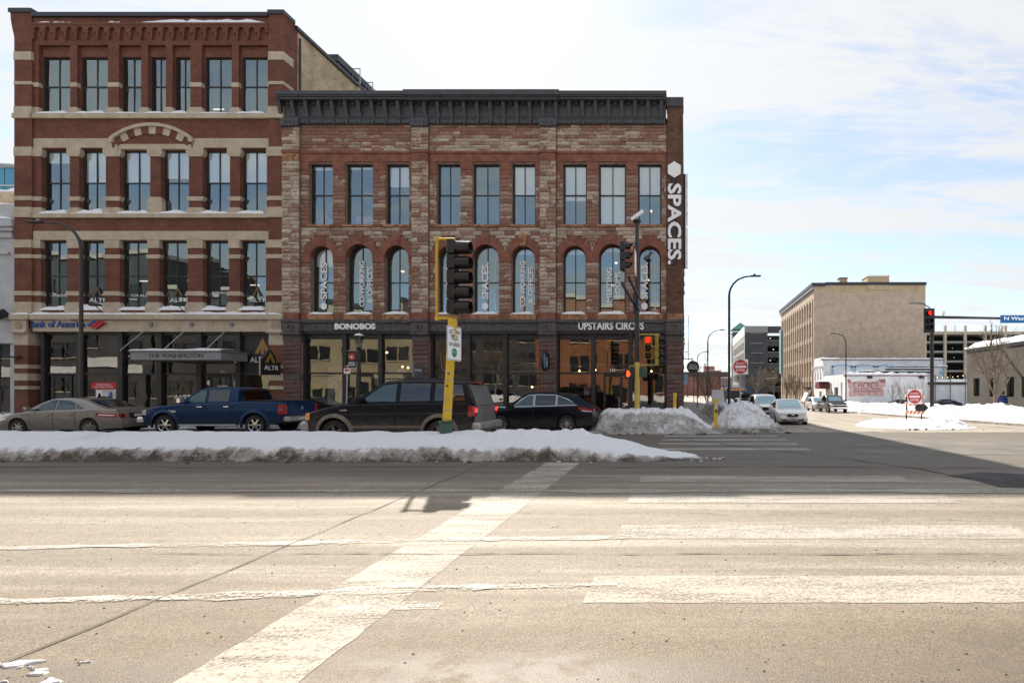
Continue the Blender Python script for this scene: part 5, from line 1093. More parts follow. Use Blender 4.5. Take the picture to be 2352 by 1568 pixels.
o = thing('blade_sign', 'square dark grey projecting shop sign with small white letters', 'shop sign', (-13.67, 27.7, 2.5)); MB().cbox(-13.72, -13.62, 27.25, 28.15, 2.48, 3.18, .01).build('sign_box', 'grey_metal', o); text('BONOBOS', (-13.615, 27.33, 2.78), (0, 1, 0), (0, 0, 1), .74, .12, .003, .02).build('lettering', 'decal_white', o); MB().tube([(-13.67, 28.15, 2.85), (-13.67, YF - .1, 2.85)], .03, 6).build('bracket', 'black_paint', o)
o = thing('oval_sign', 'black and teal oval projecting sign on the shop pier', 'shop sign', (-7.08, 27.5, 2.8)); m = MB(); m.prism_yz([(27.5 + .62*math.cos(t), 3.28 + .5*math.sin(t)) for t in [2*math.pi*k/24 for k in range(24)]], -7.14, -7.02); m.build('sign_disc', 'sign_black', o)
m = MB(); m.prism_yz([(27.05 + .14*math.cos(t), 3.28 + .38*math.sin(t)) for t in [2*math.pi*k/16 for k in range(16)]], -7.019, -7.012); m.build('teal_stripe', 'poster_teal', o); m = MB(); m.prism_yz([(27.45, 3.0), (27.58, 3.0), (27.58, 3.3), (27.54, 3.5), (27.49, 3.5), (27.45, 3.3)], -7.019, -7.012); m.build('bottle_emblem', 'decal_white', o); MB().tube([(-7.08, 28.1, 3.28), (-7.08, YF - .1, 3.28)], .03, 6).build('bracket', 'black_paint', o)
VS = thing('vertical_sign', 'tall white hexagon and capital letters running down the brick corner pier', 'shop sign', (fx(1549), YF - .15, fz(610)))
hexagon(fx(1549), fz(393), .42, YF - .22, YF - .14).build('hexagon', 'sign_white', VS); letters(VS, 'SPACES.', (fx(1534), YF - .16, fz(424)), (0, 0, -1), (1, 0, 0), fz(424) - fz(609), fx(1565) - fx(1534), 'sign_white', .06, .03)
MB().box(fx(1543), fx(1552), YF - .14, YF - .052, fz(608), fz(410)).build('mounting_strip', 'brown_pole', VS)
VS2 = thing('vertical_sign', 'white lettered sign seen edge-on down the side wall', 'shop sign', (XR + .1, 29.3, fz(610))); MB().box(XR + .001, XR + .16, 28.95, 29.95, fz(603), fz(390)).build('sign_panel', 'brown_pole', VS2); letters(VS2, 'SPACES.', (XR + .26, 29.05, fz(420)), (0, 0, -1), (0, 1, 0), fz(420) - fz(610), .8, 'sign_white', .08, .03)
hexagon(0, 0, .4, -.04, .04); m = MB(); m.prism_yz([(29.45 + .37*math.sin(k*math.pi/3), fz(398) + .4*math.cos(k*math.pi/3)) for k in range(6)], XR + .18, XR + .26); m.build('hexagon', 'sign_white', VS2)
FE = thing('fire_escape', 'thin steel fire escape ladder on the side wall', 'ladder', (XR + .3, 34, 3))
for y in (33.6, 34.1): MB().tube([(XR + .32, y, 3.6), (XR + .32, y, 6.4)], .02, 6).build('rail', 'grey_metal', FE)
for k in range(10): MB().tube([(XR + .32, 33.6, 3.75 + k*.28), (XR + .32, 34.1, 3.75 + k*.28)], .014, 5).build('rung', 'grey_metal', FE)
for z in (4.2, 5.8): MB().tube([(XR - .02, 33.85, z), (XR + .32, 33.85, z)], .014, 5).build('bracket', 'grey_metal', FE)

for zz in (fz(515), fz(712)):                          # a few sash windows on the side wall
    for k in range(5):
        y = 31.5 + k*4.0; o = MB().box(XR - .018, XR + .02, y, y + .08, zz, zz + 2.4).box(XR - .018, XR + .02, y + 1.02, y + 1.1, zz, zz + 2.4).box(XR - .018, XR + .02, y + .08, y + 1.02, zz + 2.32, zz + 2.4).box(XR - .018, XR + .02, y + .08, y + 1.02, zz, zz + .08).box(XR - .018, XR + .018, y + .08, y + 1.02, zz + 1.17, zz + 1.23).build('side_window', 'window_frame', SB)
        MB().box(XR - .017, XR + .006, y + .08, y + 1.02, zz + .08, zz + 2.32).build('pane', 'glass_side', o); MB().box(XR - .018, XR + .08, y - .1, y + 1.2, zz - .15, zz - .002).build('window_sill', 'orange_stone', SB)
# ---------------------------------------------------------------- signals, lamps, signs
SCL = [1.0]; PI_ = math.pi
def bolt_base(mb, x, y, z, r, h): mb.lathe([(r*1.25, 0), (r*1.25, .05), (r*1.1, .08), (r*1.05, h*.85), (r*1.2, h*.9), (r*1.2, h)], 14, Matrix.Translation((x, y, z)))
def visor_unit(root, M4_, r=.15, L=.30, lit=None, cut=False, lens='lens_dark', body='visor_black', vis='visor_black', w=.345):
    """one signal section; local +x is the way it faces"""
    M4 = M4_ @ Matrix.Scale(SCL[0], 4)
    MB().cbox(-.17, 0, -w/2, w/2, -.168, .168, .02, M4).build('signal_section', body, root)
    m = MB(); n = 20; vs_ = []
    for k in range(n + 1):
        t = R(-250 + 320*k/n) if not cut else R(-20 + 220*k/n); l = L*(1.0 if not cut else 1.0 - .45*(1 - math.sin(max(t, 0)) if 0 < t < math.pi else 1))
        l = max(l, .08)
        for x, rr in ((0, r), (l, r*.94)): vs_.append((x, rr*math.cos(t), rr*math.sin(t)))
    m.add(vs_, [(2*k, 2*k + 1, 2*k + 3, 2*k + 2) for k in range(n)], M4); m.build('visor', vis, root, True)
    m = MB(); m.lathe([(.02, .03), (.09, .02), (r*.9, .004)], 16, M4 @ Matrix.Rotation(R(90), 4, 'Y')); m.build('lens', lit or lens, root, True)
def signal(root, pos, ang, n=3, r=.15, L=.30, lit=None, cut=False, body='visor_black', back=False, w=.345):
    for k in range(n):
        M4 = Matrix.Translation((pos[0], pos[1], pos[2] - k*.35*SCL[0])) @ Matrix.Rotation(ang, 4, 'Z')
        visor_unit(root, M4, r, L, 'lamp_red' if (lit == k) else None, cut, 'lens_green' if k == n - 1 else 'lens_dark', body, w=w)
    if back:
        M4 = Matrix.Translation((pos[0], pos[1], pos[2] - (n - 1)*.175)) @ Matrix.Rotation(ang, 4, 'Z'); h = n*.175 + .13; m = MB(); w2 = w/2 + .14
        for a, b, c, d in ((-w2, -w/2 - .004, -h, h), (w/2 + .004, w2, -h, h), (-w/2 - .003, w/2 + .003, n*.175 + .002, h), (-w/2 - .003, w/2 + .003, -h, -n*.175 - .002)): m.box(-.045, -.03, a, b, c, d, M4)
        m.build('backplate', 'visor_black', root)
# -- five-section left-turn signal on the leaning yellow post
YS = 14.0; SCL[0] = 1.09; base = PX(1025, 992, YS); top = PX(1039.5, 737, YS)
S5 = thing('traffic_signal', 'leaning yellow post with a five lamp black signal and yield sign on the median', 'traffic light', (base.x, YS, base.z - .2))
m = MB(); m.tube([(base.x - .01, YS, base.z - .25), (base.x, YS, base.z), (top.x, YS, top.z)], [.112, .110, .098], 16); m.build('post', 'yellow_paint', S5, 40)
m = MB(); bolt_base(m, base.x - .005, YS, base.z - .2, .15, .50); m.build('post_base', 'green_base', S5, 40)
m = MB(); m.tube([top - Vector((0.002, 0, .16)), top - Vector((0, 0, .10)), top, top + Vector((0, 0, .06))], [.10, .115, .115, .09], 14); m.build('collar', 'yellow_paint', S5, 40)
def pxs(x, y): return PX(x, y, YS)
pa, pb, pc_, pd = pxs(1045, 549), pxs(1003.5, 549), pxs(1003.5, 731), pxs(1041, 731)
for p, q in ((pa, pb), (pb, pc_), (pc_, pd)): MB().tube([p, q], .033, 10).build('bracket_pipe', 'yellow_paint', S5, 40)
for p in (pb, pc_): m = MB(); m.lathe([(.0, -.06), (.05, -.055), (.055, 0), (.05, .055), (0, .06)], 10, Matrix.Translation(p)); m.build('pipe_elbow', 'yellow_paint', S5, 40)
xs5 = pxs(1047, 0).x; z0 = pxs(0, 569).z
signal(S5, (xs5 + .02, YS, z0), 0, 5, .155, .335, w=.36)
for k in range(5): m = MB(); m.lathe([(.15, 0), (.10, .05), (.035, .09), (.0, .10)], 12, Matrix.Translation((xs5 - .15, YS, z0 - k*.35*1.09)) @ Matrix.Rotation(R(-90), 4, 'Y')); m.build('housing_back', 'visor_black', S5, 40)
SCL[0] = 1.0
def along(t): return base + (top - base)*t
for t_ in (.20, .47, .92): p_ = along(t_); m = MB(); m.lathe([(.112, -.012), (.114, 0), (.112, .012)], 16, Matrix.Translation(p_), cap=False); m.build('steel_band', 'galvanised', S5)
p_ = along(.30); MB().cbox(p_.x - .055, p_.x + .055, YS - .118, YS - .10, p_.z - .12, p_.z + .12, .01).build('hand_hole_cover', 'yellow_faded', S5)
for dx, dz, mt, t_ in ((-.03, .0, 'poster_white', .55), (.02, -.09, 'sign_blue', .56), (.0, .05, 'sign_black', .40)): p_ = along(t_); MB().box(p_.x + dx - .025, p_.x + dx + .03, YS - .112, YS - .106, p_.z + dz - .025, p_.z + dz + .02).build('sticker', mt, S5)
for k in range(4): a_ = k*PI_/2 + .6; MB().tube([(base.x + .17*math.cos(a_), YS + .17*math.sin(a_), base.z - .2), (base.x + .17*math.cos(a_), YS + .17*math.sin(a_), base.z - .09)], .02, 6).build('base_bolt', 'galvanised', S5)
for z_ in (.22, -.22): MB().box(top.x + .0, top.x + .07, YS - .16, YS + .12, pxs(0, 789).z + z_ - .015, pxs(0, 789).z + z_ + .015).build('sign_clamp', 'galvanised', S5)
sp = pxs(1052, 789); Ms = Matrix.Translation((top.x + .06, YS - .04, sp.z)) @ Matrix.Rotation(R(-7), 4, 'Z')
def vsign(root, M4, w, h, mat, t=.006, corner=.05):    # upright plate facing local +x
    pts = []
    for sx, sz, a in ((1, 1, 0), (-1, 1, 90), (-1, -1, 180), (1, -1, 270)):
        for k in range(4): u = R(a + 30*k); pts.append((sx*(w/2 - corner) + corner*math.cos(u), sz*(h/2 - corner) + corner*math.sin(u)))
    m = MB(); m.prism_yz(pts, -t/2, t/2, M4); m.build('sign_plate', mat, root); return pts
def border(root, M4, w, h, mat, x=.0045, b=.012, ins=.015):
    m = MB(); w2, h2 = w/2 - ins, h/2 - ins
    for a, c, d, e in ((-w2, w2, h2 - b, h2), (-w2, w2, -h2, -h2 + b), (-w2, -w2 + b, -h2 + b, h2 - b), (w2 - b, w2, -h2 + b, h2 - b)): m.box(x - .001, x, a, c, d, e, M4)
    m.build('sign_border', mat, root)
def stext(root, M4, body, z, w, h, mat, x=.006, y0=0.0): V, FS = text_mesh(body, w, h, .001, .015); m = MB(); m.add([(x, p[0] - w/2 + y0, p[1] + z) for p in V], FS, M4); m.build('lettering', mat, root)
vsign(S5, Ms, .68, .88, 'sign_white'); border(S5, Ms, .68, .88, 'ink_black')
for b, z, w, h in (('LEFT TURN', .24, .50, .10), ('YIELD', .085, .36, .12), ('ON GREEN', -.075, .48, .10)): stext(S5, Ms, b, z, w, h, 'ink_black')
m = MB(); m.prism_yz([(.12*math.cos(t), -.235 + .12*math.sin(t)) for t in [2*math.pi*k/20 for k in range(20)]], .004, .006, Ms); m.build('green_ball', 'sign_green', S5)

# -- corner group: tall dark mast with an arm towards the viewer, and the yellow pedestal
YP = 25.0; xp = (1463.5 - CX)*YP/F
MA = thing('signal_mast', 'tall dark mast with a truss arm carrying a black three lamp signal', 'traffic light', (xp, YP, .1))
zt = PX(0, 512, YP).z
MB().tube([(xp, YP, -.05), (xp, YP, 3.2), (xp, YP, zt)], [.13, .12, .085], 14).build('mast', 'brown_pole', MA, 40)
m = MB(); m.lathe([(.05, 0), (.16, .03), (.20, .10), (.19, .14), (.03, .17)], 12, Matrix.Translation((xp, YP, zt - .02))); m.build('camera_mount', 'black_paint', MA)
m = MB(); m.cbox(-.36, .32, -.07, .07, -.075, .075, .02, Matrix.Translation((xp + .02, YP, zt + .36)) @ Matrix.Rotation(R(-38), 4, 'Y')); m.build('camera_housing', 'sign_white', MA); MB().tube([(xp, YP, zt + .12), (xp + .03, YP, zt + .3)], .035, 8).build('camera_neck', 'galvanised', MA)
za = CAMH + (CY - 700)*YP/F; ye = 19.7
for dx, dz, e in ((-.05, -.12, .0), (.12, .22, .6)): MB().tube([(xp + dx, YP, za + dz), (xp + dx, ye - .1 + e, za + dz + .05)], .06, 10).build('mast_arm', 'brown_pole', MA, 40)
MB().tube([(xp - .05, YP, za - .4), (xp - .05, YP, za + .55)], .14, 12).build('arm_clamp', 'brown_pole', MA, 40)
signal(MA, (xp - .02 + .05, ye, za + 1.27), 0, 3, .15, .30, cut=True); MB().tube([(xp - .12, ye, za + .3), (xp - .12, ye, za + 1.45)], .035, 8).build('signal_bracket', 'galvanised', MA)
Mk = Matrix.Translation((xp + .33, ye + .9, za + .9)) ; vsign(MA, Mk, .75, .9, 'sign_white'); border(MA, Mk, .75, .9, 'sign_red', ins=.06, b=.05); m = MB(); 
Mb = Matrix.Translation((xp + .16, YP - .75, za - .10)); vsign(MA, Mb, 1.15, .36, 'sign_blue', corner=.03); border(MA, Mb, 1.15, .36, 'sign_white'); stext(MA, Mb, '1st Ave N', -.08, .9, .17, 'sign_white')
# signals bracketed to the mast
YC = 24.75
for z in (PX(0, 768, YC).z, PX(0, 838, YC).z):
    a = PX(1466, 0, YC).x; b = PX(1514, 0, YC).x; MB().tube([(a, YP, z), (a + .12, YC, z), (b, YC, z), (b, YC, z - .05 if z > 3.7 else z + .05)], .03, 8).build('signal_bracket', 'yellow_faded', MA)
signal(MA, (PX(1489, 0, YC).x, YC - .1, PX(0, 781.5, YC).z), R(-90), 3, .15, .22, lit=0, body='yellow_dark', w=.38)
signal(MA, (PX(1507, 0, YC).x + .12, YC, PX(0, 778, YC).z), 0, 4, .145, .28, body='yellow_dark', w=.34)
YQ = 24.2; xq = (1463.5 - CX)*YQ/F
PD = thing('pedestal_post', 'faded yellow pedestal post with an orange hand crossing signal', 'crossing signal', (xq, YQ, .1))
zq = PX(0, 834, YQ).z
MB().tube([(xq, YQ, -.05), (xq, YQ, zq)], .112, 16).build('post', 'yellow_faded', PD, 40); m = MB(); m.lathe([(.118, 0), (.118, .03), (.0, .06)], 16, Matrix.Translation((xq, YQ, zq))); m.build('post_cap', 'yellow_faded', PD)
p = PX(1446, 857, YQ); MB().cbox(p.x - .22, p.x + .23, YQ - .12, YQ + .12, p.z - .23, p.z + .23, .05).build('hand_signal_box', 'visor_black', PD); MB().tube([(p.x, YQ, p.z + .2), (p.x, YQ, p.z + .32), (xq, YQ, p.z + .32)], .025, 8).build('bracket', 'yellow_faded', PD)
m = MB(); hx, hz, yy = p.x - .05, p.z - .02, YQ - .127                        # open palm symbol
m.prism_xz([(hx - .06, hz - .14), (hx + .05, hz - .14), (hx + .075, hz - .02), (hx + .06, hz + .03), (hx - .065, hz + .03), (hx - .075, hz - .05)], yy, yy + .004)
for i, (dx, l) in enumerate(((-.055, .10), (-.018, .135), (.019, .125), (.05, .09))): m.prism_xz([(hx + dx - .015, hz + .02), (hx + dx + .015, hz + .02), (hx + dx + .013, hz + .02 + l), (hx + dx - .013, hz + .02 + l)], yy - .001, yy + .003)
m.prism_xz([(hx + .06, hz - .08), (hx + .12, hz + .0), (hx + .105, hz + .02), (hx + .06, hz - .03)], yy - .0015, yy + .0035); m.build('hand_symbol', 'lamp_hand', PD)
MB().cbox(xq + .13, xq + .42, YQ - .1, YQ + .2, PX(0, 867, YQ).z, PX(0, 844, YQ).z, .04).build('control_box', 'green_base', PD)

# -- street lamps (tall dark pole, quarter-circle arm, slim head)
def street_lamp(x, y, label, d=1, reach=1.75, h=9.15, group=None, rad=.085):
    zb = zroad(y); L = thing('street_lamp', label, 'street lamp', (x, y, zb), group=group)
    r = 1.25; zc_ = h - r + (1.84 - 1.84); pts = [(x, y, zb), (x, y, zb + 1), (x, y, zb + h - r)] + [(x + d*(r - r*math.cos(t)), y, zb + h - r + r*math.sin(t)*.96) for t in [R(a) for a in range(12, 91, 13)]] + [(x + d*(reach - .35), y, zb + h - r + r*.98)]
    MB().tube(pts, [rad*1.1, rad] + [rad*.9] + [rad*(.85 - .05*i) for i in range(len(pts) - 3)], 10).build('pole', 'brown_pole', L, 40); m = MB(); bolt_base(m, x, y, zb - .05, rad*1.4, .5); m.build('pole_base', 'brown_pole', L)
    zz = zb + h - r + r*.98; m = MB(); m.cbox(-.05, .62, -.11, .11, -.045, .045, .03, Matrix.Translation((x + d*(reach - .4), y, zz)) @ Matrix.Rotation(0 if d > 0 else math.pi, 4, 'Z')); m.build('lamp_head', 'black_paint', L)
    m = MB(); m.cbox(-.05, .09, -.05, .05, 0, .1, .02, Matrix.Translation((x + d*(reach - .2), y, zz + .046))); m.build('photocell', 'grey_metal', L); return L
street_lamp(2.70, 33.8, 'tall dark curved street lamp rising from the corner snow heap', h=9.1)
street_lamp(2.48, 61, 'second curved street lamp along the left side pavement', h=9.2, group=None); street_lamp(1.95, 91, 'third curved street lamp along the left side pavement', h=9.4); street_lamp(2.0, 135, 'small distant street lamp beyond the round hanging sign', h=9.0)
street_lamp((1943 - CX)*72/F, 72, 'curved street lamp before the white painted wall', -1, 1.9, 10.15); street_lamp((1849.6 - CX)*103/F, 103, 'curved street lamp before the tan brick warehouse', -1, 1.9, 10.5); street_lamp((1789 - CX)*129/F, 129, 'curved street lamp beyond the tan brick warehouse', -1, 1.9, 10.4)
x = (186.5 - CX)*23.9/F; street_lamp(x, 23.9, 'tall dark street lamp in front of the striped brick building', -1, 2.1, CAMH + (CY - 509)*23.9/F - zroad(23.9), rad=.075)

# -- lantern with the district banner, parking sign
xl_ = (824.4 - CX)*25/F; LN = thing('lantern_post', 'black lantern post with a dark district banner by the shop', 'street lamp', (xl_, 25, .15)); z1 = PX(0, 798, 25).z; z2 = PX(0, 774, 25).z
MB().tube([(xl_, 25, .05), (xl_, 25, .8), (xl_, 25, z1)], [.10, .085, .075], 12).build('post', 'black_paint', LN, 40); m = MB(); bolt_base(m, xl_, 25, .05, .13, .7); m.build('post_base', 'black_paint', LN)
glass('lantern_glass', 0.12, (0.55, 0.55, 0.52)); m = MB(); m.lathe([(.10, 0), (.20, z2 - z1)], 6, Matrix.Translation((xl_, 25, z1)), cap=False); m.build('lantern_glazing', 'lantern_glass', LN)
for k in range(6): t = k*math.pi/3; MB().tube([(xl_ + .10*math.cos(t), 25 + .10*math.sin(t), z1), (xl_ + .20*math.cos(t), 25 + .20*math.sin(t), z2)], .013, 5).build('lantern_bar', 'black_paint', LN)
m = MB(); m.lathe([(.08, -.10), (.11, 0), (.11, .02)], 12, Matrix.Translation((xl_, 25, z1))); m.build('lantern_cup', 'black_paint', LN); m = MB(); m.lathe([(.25, 0), (.25, .03), (.15, .10), (.05, .15), (.02, .26), (.0, .30)], 12, Matrix.Translation((xl_, 25, z2))); m.build('lantern_roof', 'black_paint', LN); m = MB(); m.lathe([(.22, .035), (.16, .12), (.05, .165)], 12, Matrix.Translation((xl_, 25, z2)), cap=False); m.build('snow_cap', 'snow_clean', LN, True)
bx0, bx1 = PX(799, 0, 25).x, PX(817.5, 0, 25).x; bz0, bz1 = PX(0, 844, 25).z, PX(0, 806, 25).z
for z in (bz0 - .02, bz1 + .02): MB().tube([(bx0, 25, z), (xl_, 25, z)], .014, 6).build('banner_arm', 'galvanised', LN)
MB().box(bx0 + .01, bx1, 24.995, 25.005, bz0, bz1).build('banner', 'sign_black', LN); m = MB(); disc_xz(m, (bx0 + bx1)/2, bz1 - .26, .15, 24.988, 24.994, 18); m.build('banner_roundel', 'sign_red', LN); m = MB(); arc_ring(m, (bx0 + bx1)/2, bz1 - .26, .15, .165, 0, 2*math.pi, 24.987, 24.993, 18); m.build('roundel_rim', 'gold', LN)
for b, z, h in (('nL', bz1 - .32, .13), ('NORTH', bz0 + .19, .065), ('LOOP', bz0 + .08, .085)): text(b, ((bx0 + bx1)/2, 24.985, z), (1, 0, 0), (0, 0, 1), {'nL': .15}.get(b, .29), h, .002, .03, True).build('lettering', 'decal_white', LN)
xk = (797.5 - CX)*24.4/F; PK = thing('parking_sign', 'small white parking sign on a leaning galvanised post by the lantern', 'sign', (xk, 24.4, .1)); MB().tube([(xk - .06, 24.4, .1), (xk + .02, 24.4, PX(0, 838, 24.4).z)], .03, 8).build('post', 'galvanised', PK); z = PX(0, 851, 24.4).z
MB().box(xk - .12, xk + .16, 24.35, 24.355, z - .14, z + .10).build('sign_plate', 'sign_white', PK); MB().box(xk - .08, xk + .12, 24.345, 24.349, z - .02, z + .07).build('printed_block', 'sign_red', PK); text('NO\nPARKING', (xk + .02, 24.345, z - .12), (1, 0, 0), (0, 0, 1), .2, .09, .001, 0, True).build('lettering', 'sign_red', PK); MB().box(xk - .09, xk - .02, 24.35, 24.354, z + .12, z + .26).build('sign_plate', 'sign_red', PK)

# -- do not enter sign in the snow heap
def dne(root, c, r, Y0):
    m = MB(); disc_xz(m, c.x, c.z, r, Y0 - .008, Y0 - .005, 32); m.build('red_disc', 'sign_red', root); MB().box(c.x - r*.78, c.x + r*.78, Y0 - .013, Y0 - .009, c.z - r*.14, c.z + r*.14).build('white_bar', 'sign_white', root)
    for b, z in (('DO NOT', c.z + r*.28), ('ENTER', c.z - r*.66)): text(b, (c.x, Y0 - .0095, z), (1, 0, 0), (0, 0, 1), r*1.2, r*.34, .001, .012, True).build('lettering', 'sign_white', root)
YD = 26.3; c = PX(1701, 842, YD); DN = thing('do_not_enter_sign', 'red do not enter sign on a steel post in the tall snow heap', 'sign', (c.x, YD, .3)); MB().tube([(c.x + .01, YD + .04, .2), (c.x - .03, YD + .04, c.z + .34)], .035, 8).build('post', 'galvanised', DN)
s_ = .36; MB().cbox(c.x - s_, c.x + s_, YD - .004, YD, c.z - s_, c.z + s_, .0015).build('sign_plate', 'sign_white', DN); dne(DN, c, .345, YD); cz_ = PX(0, 876, YD).z; MB().box(c.x - .02, c.x + .22, YD + .10, YD + .105, cz_ - .27, cz_ + .33).build('sign_back', 'grey_metal', DN)
# -- bollards
for (d, t, b, Y0, lb) in ((1550, 903, 955, 25.2, 'yellow bollard at the building corner behind the snow'), (1644, 917, 975, 24.5, 'yellow crossing button post between the two corner snow heaps')):
    p = PX(d, t, Y0); q = PX(d, b, Y0); B = thing('bollard', lb, 'bollard', (p.x, Y0, q.z)); MB().tube([(p.x, Y0, q.z - .3), (p.x, Y0, p.z)], .085, 14).build('post', 'yellow_paint', B, 40); m = MB(); m.lathe([(.09, 0), (.09, .02), (0, .035)], 14, Matrix.Translation((p.x, Y0, p.z))); m.build('cap', 'yellow_paint', B)
    if d > 1600: MB().box(p.x - .05, p.x + .07, Y0 - .10, Y0 - .086, p.z - .42, p.z - .18).build('instruction_plate', 'poster_white', B); MB().cbox(p.x - .04, p.x + .06, Y0 - .14, Y0 - .08, p.z - .58, p.z - .46, .02).build('push_button', 'black_paint', B)
    else: MB().cbox(p.x + .06, p.x + .2, Y0 - .05, Y0 + .05, p.z - .75, p.z - .2, .02).build('push_button', 'black_paint', B)
# -- round hanging sign on the side wall
YU = 33.0; c = PX(1591.5, 842.5, YU); US = thing('hanging_sign', 'round dark green hanging sign with white lettering on the side wall', 'shop sign', (c.x, YU, c.z)); m = MB(); disc_xz(m, c.x, c.z, .38, YU - .06, YU + .06, 32); m.build('sign_disc', 'green_base', US); m = MB(); disc_xz(m, c.x, c.z, .31, YU - .068, YU - .061, 32); m.build('sign_face', 'sign_black', US)
text('CIRCUS', (c.x, YU - .072, c.z - .14), (1, 0, 0), (0, 0, 1), .5, .22, .002, .01, True).build('lettering', 'decal_white', US); text('upstairs', (c.x, YU - .072, c.z + .11), (1, 0, 0), (0, 0, 1), .4, .08, .002, .01, True).build('lettering', 'decal_white', US)
zb = PX(0, 824, YU).z; MB().tube([(XR - .02, YU, zb), (c.x, YU, zb), (c.x, YU, c.z + .37)], .025, 8).build('bracket', 'black_paint', US)
# -- striped barricade on the snow island
YB = 29.5; s = F/YB; BA = thing('road_barricade', 'orange and white striped barricade carrying a red do not enter sign', 'barricade', ((2097 - CX)/s, YB, .1))
def bxz(d): return (d - CX)/s
for d in (2082.5, 2117): MB().box(bxz(d) - .03, bxz(d) + .03, YB, YB + .06, PX(0, 966, YB).z - .15, PX(0, 905, YB).z).build('upright', 'sign_black', BA)
for t, b in ((905.5, 912.5), (923, 931.5), (942, 951)):
    x0, x1, z0, z1 = bxz(2078), bxz(2124), PX(0, b, YB).z, PX(0, t, YB).z; MB().box(x0, x1, YB - .03, YB - .005, z0, z1).build('board', 'sign_white', BA); n = 5; w = (x1 - x0)/n
    for k in range(n): a = x0 + k*w; MB().prism_xz([(a + .01, z0), (a + w*.5, z0), (a + w*.98, z1), (a + w*.48, z1)], YB - .036, YB - .031).build('stripe', 'orange_barrier', BA)
c = PX(2100, 910.5, YB); MB().box(c.x - .38, c.x + .38, YB - .05, YB - .045, c.z - .4, c.z + .4).build('sign_plate', 'sign_white', BA); dne(BA, c, .37, YB - .047); m = MB(); q = PX(2117, 936, YB); m.prism_xz([(q.x - .42, q.z), (q.x - .3, q.z + .18), (q.x + .18, q.z + .18), (q.x + .35, q.z), (q.x + .18, q.z - .18), (q.x - .3, q.z - .18)], YB - .06, YB - .04); m.build('arrow_board', 'sign_black', BA)
# -- right-hand corner signal with mast arm and street name
YR = 40.8; s = F/YR; xr_ = (2140.5 - CX)/s; RS_ = thing('signal_mast', 'dark mast with a red lit signal and a long arm holding a blue street sign', 'traffic light', (xr_, YR, -.1))
zr_ = lambda d: CAMH + (CY - d)/s
MB().tube([(xr_, YR, -.4), (xr_, YR, zr_(748)), (xr_ + .02, YR, zr_(724))], [.15, .12, .11], 12).build('mast', 'brown_pole', RS_, 40); MB().tube([(xr_ + .1, YR, zr_(728)), (xr_ + 8.5, YR, zr_(733))], [.11, .08], 10).build('mast_arm', 'brown_pole', RS_, 40)
MB().tube([(xr_ - .02, YR, zr_(720)), (xr_ - .2, YR, zr_(706)), (xr_ - .7, YR, zr_(697)), (xr_ - 1.1, YR, zr_(696.5))], .045, 8).build('lamp_arm', 'brown_pole', RS_, 40); MB().cbox(xr_ - 1.75, xr_ - 1.0, YR - .12, YR + .12, zr_(698.5), zr_(694.5), .03).build('lamp_head', 'grey_metal', RS_)
gx = (2129.5 - CX)/s; MB().box(gx - .41, gx + .41, YR - .35, YR - .33, zr_(765.5), zr_(709.5)).build('backplate', 'visor_black', RS_)
for k, (d, mt) in enumerate(((721, 'lamp_red'), (738, 'lens_dark'), (753, 'lens_green'))):
    M4 = Matrix.Translation((gx, YR - .40, zr_(d))) @ Matrix.Rotation(R(-90), 4, 'Z'); visor_unit(RS_, M4, .19, .25, mt if k == 0 else None, lens=mt, w=.5)
p0 = (2294.5 - CX)/s; MB().box(p0, p0 + 4.2, YR - .2, YR - .17, zr_(742.5), zr_(724.5)).build('street_name_plate', 'sign_blue', RS_); text('N Washington Av', (p0 + .28, YR - .202, zr_(738)), (1, 0, 0), (0, 0, 1), 3.7, .33, .002, .02).build('lettering', 'sign_white', RS_); MB().tube([(p0 + 2, YR, zr_(731)), (p0 + 2, YR - .2, zr_(732))], .04, 6).build('plate_clamp', 'brown_pole', RS_)
q = (2167 - CX)/s; MB().cbox(q - .12, q + .12, YR - .1, YR + .1, zr_(722), zr_(714), .03).build('detector', 'sign_white', RS_); MB().tube([(q, YR, zr_(728)), (q, YR, zr_(722))], .03, 6).build('detector_stem', 'grey_metal', RS_)
# ---------------------------------------------------------------- vehicles
def car_paint(name, c, rough=0.28, metal=0.3, dirt=((0.17, 0.155, 0.14), 0.15, 0.95, 0.8)): plain(name, c, rough, metal, var=0.04, dirt=dirt, coat=0.5 if max(c) > .1 else 0.12, spec=0.5 if max(c) > .1 else 0.22)
car_paint('paint_beige', (0.27, 0.245, 0.215)); car_paint('paint_blue', (0.003, 0.030, 0.10), dirt=((0.035, 0.043, 0.055), 0.3, 1.15, 0.6)); car_paint('paint_black', (0.006, 0.007, 0.011), dirt=((0.085, 0.08, 0.076), 0.35, 1.12, 0.8)); car_paint('paint_navy', (0.008, 0.010, 0.018), dirt=((0.06, 0.056, 0.052), 0.2, 0.95, 0.7)); car_paint('paint_white', (0.72, 0.71, 0.69), dirt=((0.36, 0.33, 0.29), 0.15, 0.75, 0.7)); car_paint('paint_silver', (0.42, 0.43, 0.44)); car_paint('paint_green', (0.02, 0.03, 0.025), dirt=((0.2, 0.18, 0.15), 0.3, 1.2, .85)); car_paint('paint_red', (0.3, 0.02, 0.02)); car_paint('dusty_glass', (0.13, 0.125, 0.12), 0.7, 0.0)
def interp(pts, x):
    if x <= pts[0][0]: return pts[0][1]
    for (a, b), (c, d) in zip(pts, pts[1:]):
        if x <= c: t = (x - a)/(c - a) if c > a else 1; return b + (d - b)*t
    return pts[-1][1]
